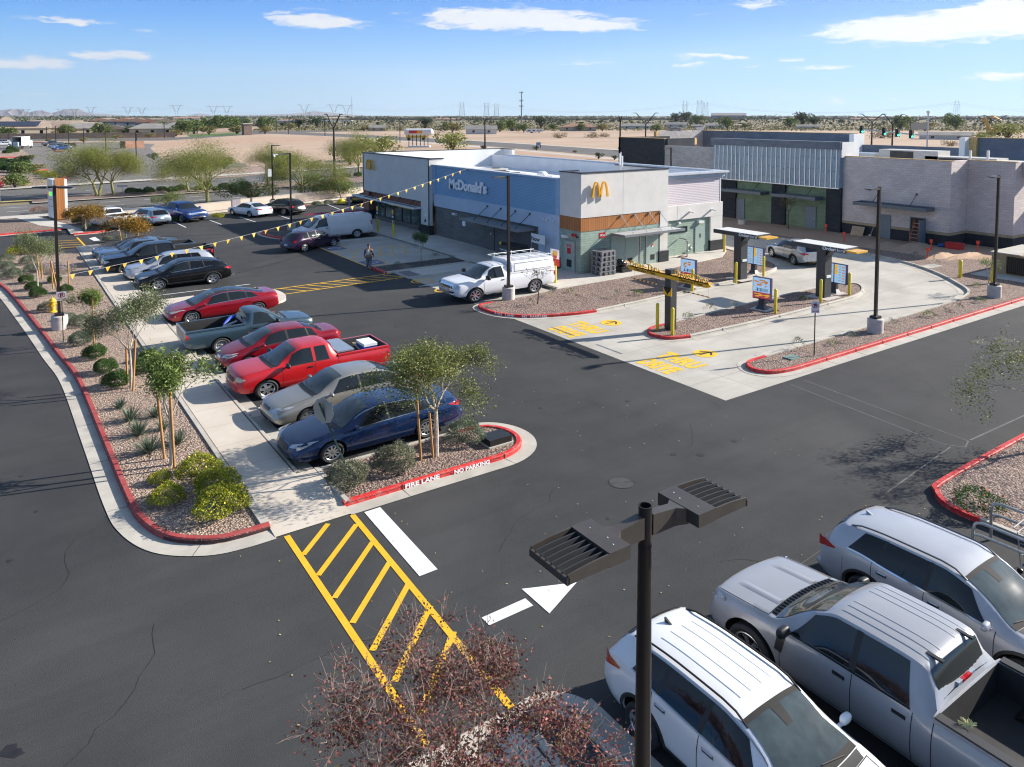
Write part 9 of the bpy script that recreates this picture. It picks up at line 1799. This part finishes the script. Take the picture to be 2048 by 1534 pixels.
# air: one closed box of thin haze around everything below the clouds
EXT=9000.
mb=MB(); mb.bx(-EXT,EXT,-3000,17500,-8,1200); hz=mb.build('haze',None); hz.data.materials.clear(); m=bpy.data.materials.new('haze_air'); m.use_nodes=True; nt=m.node_tree; nt.nodes.remove(nt.nodes['Principled BSDF']); pv=nt.nodes.new('ShaderNodeVolumePrincipled'); pv.inputs['Color'].default_value=(.80,.88,1.,1); pv.inputs['Density'].default_value=HAZE; pv.inputs['Anisotropy'].default_value=.3; nt.links.new(pv.outputs[0],nt.nodes['Material Output'].inputs['Volume']); hz.data.materials.append(m); tag(hz,'thin pale haze filling the air','haze',kind='stuff')
# ================= camera, light, sky
cam=bpy.data.cameras.new('camera'); co=bpy.data.objects.new('camera',cam); COL.objects.link(co); sc.camera=co
cam.sensor_width=36; cam.lens=F_PX/2048*36; cam.shift_x=(1024-CX)/2048; cam.shift_y=(CY-767)/2048; cam.clip_start=.1; cam.clip_end=40000
co.location=(CAMX,CAMY,CAMH); co.rotation_euler=(PI/2-TILT,0,-YAW)
SUN_EL=rad(26.2); SUN_AZ=rad(-16.5)
sl=bpy.data.lights.new('sun','SUN'); sl.energy=5.; sl.angle=rad(.55); sl.color=(1.,.93,.83); so=bpy.data.objects.new('sun',sl); COL.objects.link(so)
sd=Vector((math.cos(SUN_EL)*math.cos(SUN_AZ),math.cos(SUN_EL)*math.sin(SUN_AZ),math.sin(SUN_EL))); so.rotation_euler=sd.to_track_quat('Z','Y').to_euler(); so.location=(0,0,60)
w=bpy.data.worlds.new('World'); sc.world=w; w.use_nodes=True; nt=w.node_tree; N=nt.nodes; Lk=nt.links; bg=N['Background']
sky=N.new('ShaderNodeTexSky'); sky.sky_type='NISHITA'; sky.sun_disc=False; sky.sun_elevation=SUN_EL; sky.sun_rotation=PI/2-SUN_AZ; sky.altitude=400; sky.air_density=1.; sky.dust_density=.4; sky.ozone_density=1.
tc=N.new('ShaderNodeTexCoord'); sp=N.new('ShaderNodeSeparateXYZ'); Lk.new(tc.outputs['Generated'],sp.inputs[0])
def mth(op,a,b=None,c=None):
    n=N.new('ShaderNodeMath'); n.operation=op
    for i,v in enumerate((a,b,c)):
        if v is None: continue
        if isinstance(v,(int,float)): n.inputs[i].default_value=v
        else: Lk.new(v,n.inputs[i])
    return n.outputs[0]
# the low band of the sky follows the pale-to-blue run of a clear winter noon; overhead is the plain sky model
cr=N.new('ShaderNodeValToRGB'); e=cr.color_ramp.elements; K_=1/(.085*2**EXPO)
def kc(r,g,b): return (r*K_/10,g*K_/10,b*K_/10,1)
e[0].position=.0; e[0].color=kc(.56,.82,1.0); e[1].position=1.; e[1].color=kc(.05,.16,.48)
for p_,c_ in ((.03,(.42,.75,1.0)),(.075,(.22,.60,1.05)),(.12,(.075,.40,1.0)),(.17,(.03,.28,.90)),(.4,(.05,.20,.62))):
    q=e.new(p_); q.color=kc(*c_)
Lk.new(sp.outputs[2],cr.inputs[0])
mu=N.new('ShaderNodeVectorMath'); mu.operation='SCALE'; mu.inputs[3].default_value=10.; Lk.new(cr.outputs[0],mu.inputs[0])
bl=N.new('ShaderNodeMapRange'); bl.inputs[1].default_value=.17; bl.inputs[2].default_value=.38; Lk.new(sp.outputs[2],bl.inputs[0])
mx=N.new('ShaderNodeMix'); mx.data_type='RGBA'; Lk.new(bl.outputs[0],mx.inputs[0]); Lk.new(mu.outputs[0],mx.inputs[6]); Lk.new(sky.outputs[0],mx.inputs[7])
col=mx.outputs[2]
# clouds: soft patches at chosen bearings, broken up by noise
az0=mth('ARCTAN2',sp.outputs[0],sp.outputs[1]); el0=mth('ARCSINE',sp.outputs[2])
wv_=N.new('ShaderNodeCombineXYZ'); Lk.new(mth('MULTIPLY',az0,22.),wv_.inputs[0]); Lk.new(mth('MULTIPLY',el0,80.),wv_.inputs[1])
wn=N.new('ShaderNodeTexNoise'); wn.inputs['Scale'].default_value=1.; wn.inputs['Detail'].default_value=6; wn.inputs['Roughness'].default_value=.6; Lk.new(wv_.outputs[0],wn.inputs['Vector']); ws_p=N.new('ShaderNodeSeparateColor'); Lk.new(wn.outputs['Color'],ws_p.inputs[0])
az=mth('ADD',az0,mth('MULTIPLY',mth('SUBTRACT',ws_p.outputs[0],.5),.10)); el=mth('ADD',el0,mth('MULTIPLY',mth('SUBTRACT',ws_p.outputs[1],.5),.016))
def bearing(px,py):
    X=(px-CX); Y=F_PX*CST+(CY-py)*SNT; Z=-F_PX*SNT+(CY-py)*CST
    x=X*CYW+Y*SYW; y=-X*SYW+Y*CYW; return math.atan2(x,y),math.atan2(Z,math.hypot(x,y))
nv=N.new('ShaderNodeCombineXYZ'); Lk.new(mth('MULTIPLY',az,9.),nv.inputs[0]); Lk.new(mth('MULTIPLY',el,46.),nv.inputs[1])
nz=N.new('ShaderNodeTexNoise'); nz.inputs['Scale'].default_value=3.2; nz.inputs['Detail'].default_value=8; nz.inputs['Roughness'].default_value=.62; nz.inputs['Distortion'].default_value=.5; Lk.new(nv.outputs[0],nz.inputs['Vector'])
tot=None
CL=[(1010,36,170,22,1.62),(1150,50,130,14,1.42),(920,28,70,10,0.92),(640,42,95,15,1.26),(560,28,40,6,0.8),(140,42,70,7,1.15),(220,110,80,10,1.15),(50,128,80,13,1.26),(40,165,60,4,0.57),(1830,58,150,26,1.62),(1990,36,120,30,1.69),(1760,78,60,7,1.03),(1520,8,60,10,0.92),(1400,112,50,7,1.03),(1460,112,35,6,1.03),(1380,129,35,6,0.92),(1590,118,40,7,1.03),(1620,136,60,6,1.03),(1160,126,60,6,0.8),(1290,134,60,3,0.57),(2000,153,80,9,1.03),(1510,133,40,4,0.69),(1640,200,130,11,0.68),(1780,200,70,5,0.57),(1480,203,110,4,0.52),(300,63,30,4,0.57),(30,186,60,5,0.63),(130,215,120,5,0.47),(600,20,40,5,0.69),(1930,120,20,4,0.46),(1400,30,30,4,0.46),(1000,215,300,8,0.34),(1950,195,90,6,0.52)]
for px,py,sx_,sy2,a in CL:
    A,E=bearing(px,py); da=sx_/F_PX; de=sy2/F_PX
    u=mth('MULTIPLY',mth('SUBTRACT',az,A),1/da); v=mth('MULTIPLY',mth('SUBTRACT',el,E),1/de)
    r2=mth('ADD',mth('MULTIPLY',u,u),mth('MULTIPLY',v,v)); g=mth('MULTIPLY',mth('POWER',2.718,mth('MULTIPLY',r2,-.9)),a)
    tot=g if tot is None else mth('MAXIMUM',tot,g)
cl=mth('SUBTRACT',mth('ADD',mth('MULTIPLY',tot,.80),mth('MULTIPLY',nz.outputs['Fac'],1.55)),1.12)
mr=N.new('ShaderNodeMapRange'); mr.interpolation_type='SMOOTHSTEP'; mr.inputs[1].default_value=0; mr.inputs[2].default_value=.50; mr.inputs[4].default_value=1.; Lk.new(cl,mr.inputs[0])
gate=N.new('ShaderNodeMapRange'); gate.inputs[1].default_value=.03; gate.inputs[2].default_value=.22; Lk.new(tot,gate.inputs[0])
fac=mth('MULTIPLY',mr.outputs[0],gate.outputs[0])
n2=N.new('ShaderNodeTexNoise'); n2.inputs['Scale'].default_value=5.; n2.inputs['Detail'].default_value=5; Lk.new(nv.outputs[0],n2.inputs['Vector'])
cw=N.new('ShaderNodeMix'); cw.data_type='RGBA'; cw.inputs[6].default_value=(.80*K_,.86*K_,.93*K_,1); cw.inputs[7].default_value=(1.0*K_,1.0*K_,1.0*K_,1); Lk.new(n2.outputs['Fac'],cw.inputs[0])
m2=N.new('ShaderNodeMix'); m2.data_type='RGBA'; Lk.new(fac,m2.inputs[0]); Lk.new(col,m2.inputs[6]); Lk.new(cw.outputs[2],m2.inputs[7])
Lk.new(m2.outputs[2],bg.inputs[0]); bg.inputs[1].default_value=.085
# heights: the photo's vertical scale is lower than its horizontal one, measured on doors, poles and vehicles alike
for o in list(sc.objects):
    if o.parent is None and o.type not in ('CAMERA','LIGHT'):
        o.scale.z*=ZS; o.location.z*=ZS
sc.view_settings.view_transform='Standard'; sc.view_settings.look='None'; sc.view_settings.exposure=EXPO; sc.view_settings.gamma=1
sc.render.engine='CYCLES'; sc.cycles.use_denoising=True
try: sc.cycles.denoiser='OPENIMAGEDENOISE'
except Exception: pass
sc.cycles.filter_width=1.15; sc.cycles.max_bounces=6; sc.cycles.transparent_max_bounces=8; sc.cycles.diffuse_bounces=3; sc.cycles.glossy_bounces=3; sc.cycles.caustics_reflective=False; sc.cycles.caustics_refractive=False; sc.cycles.sample_clamp_indirect=6
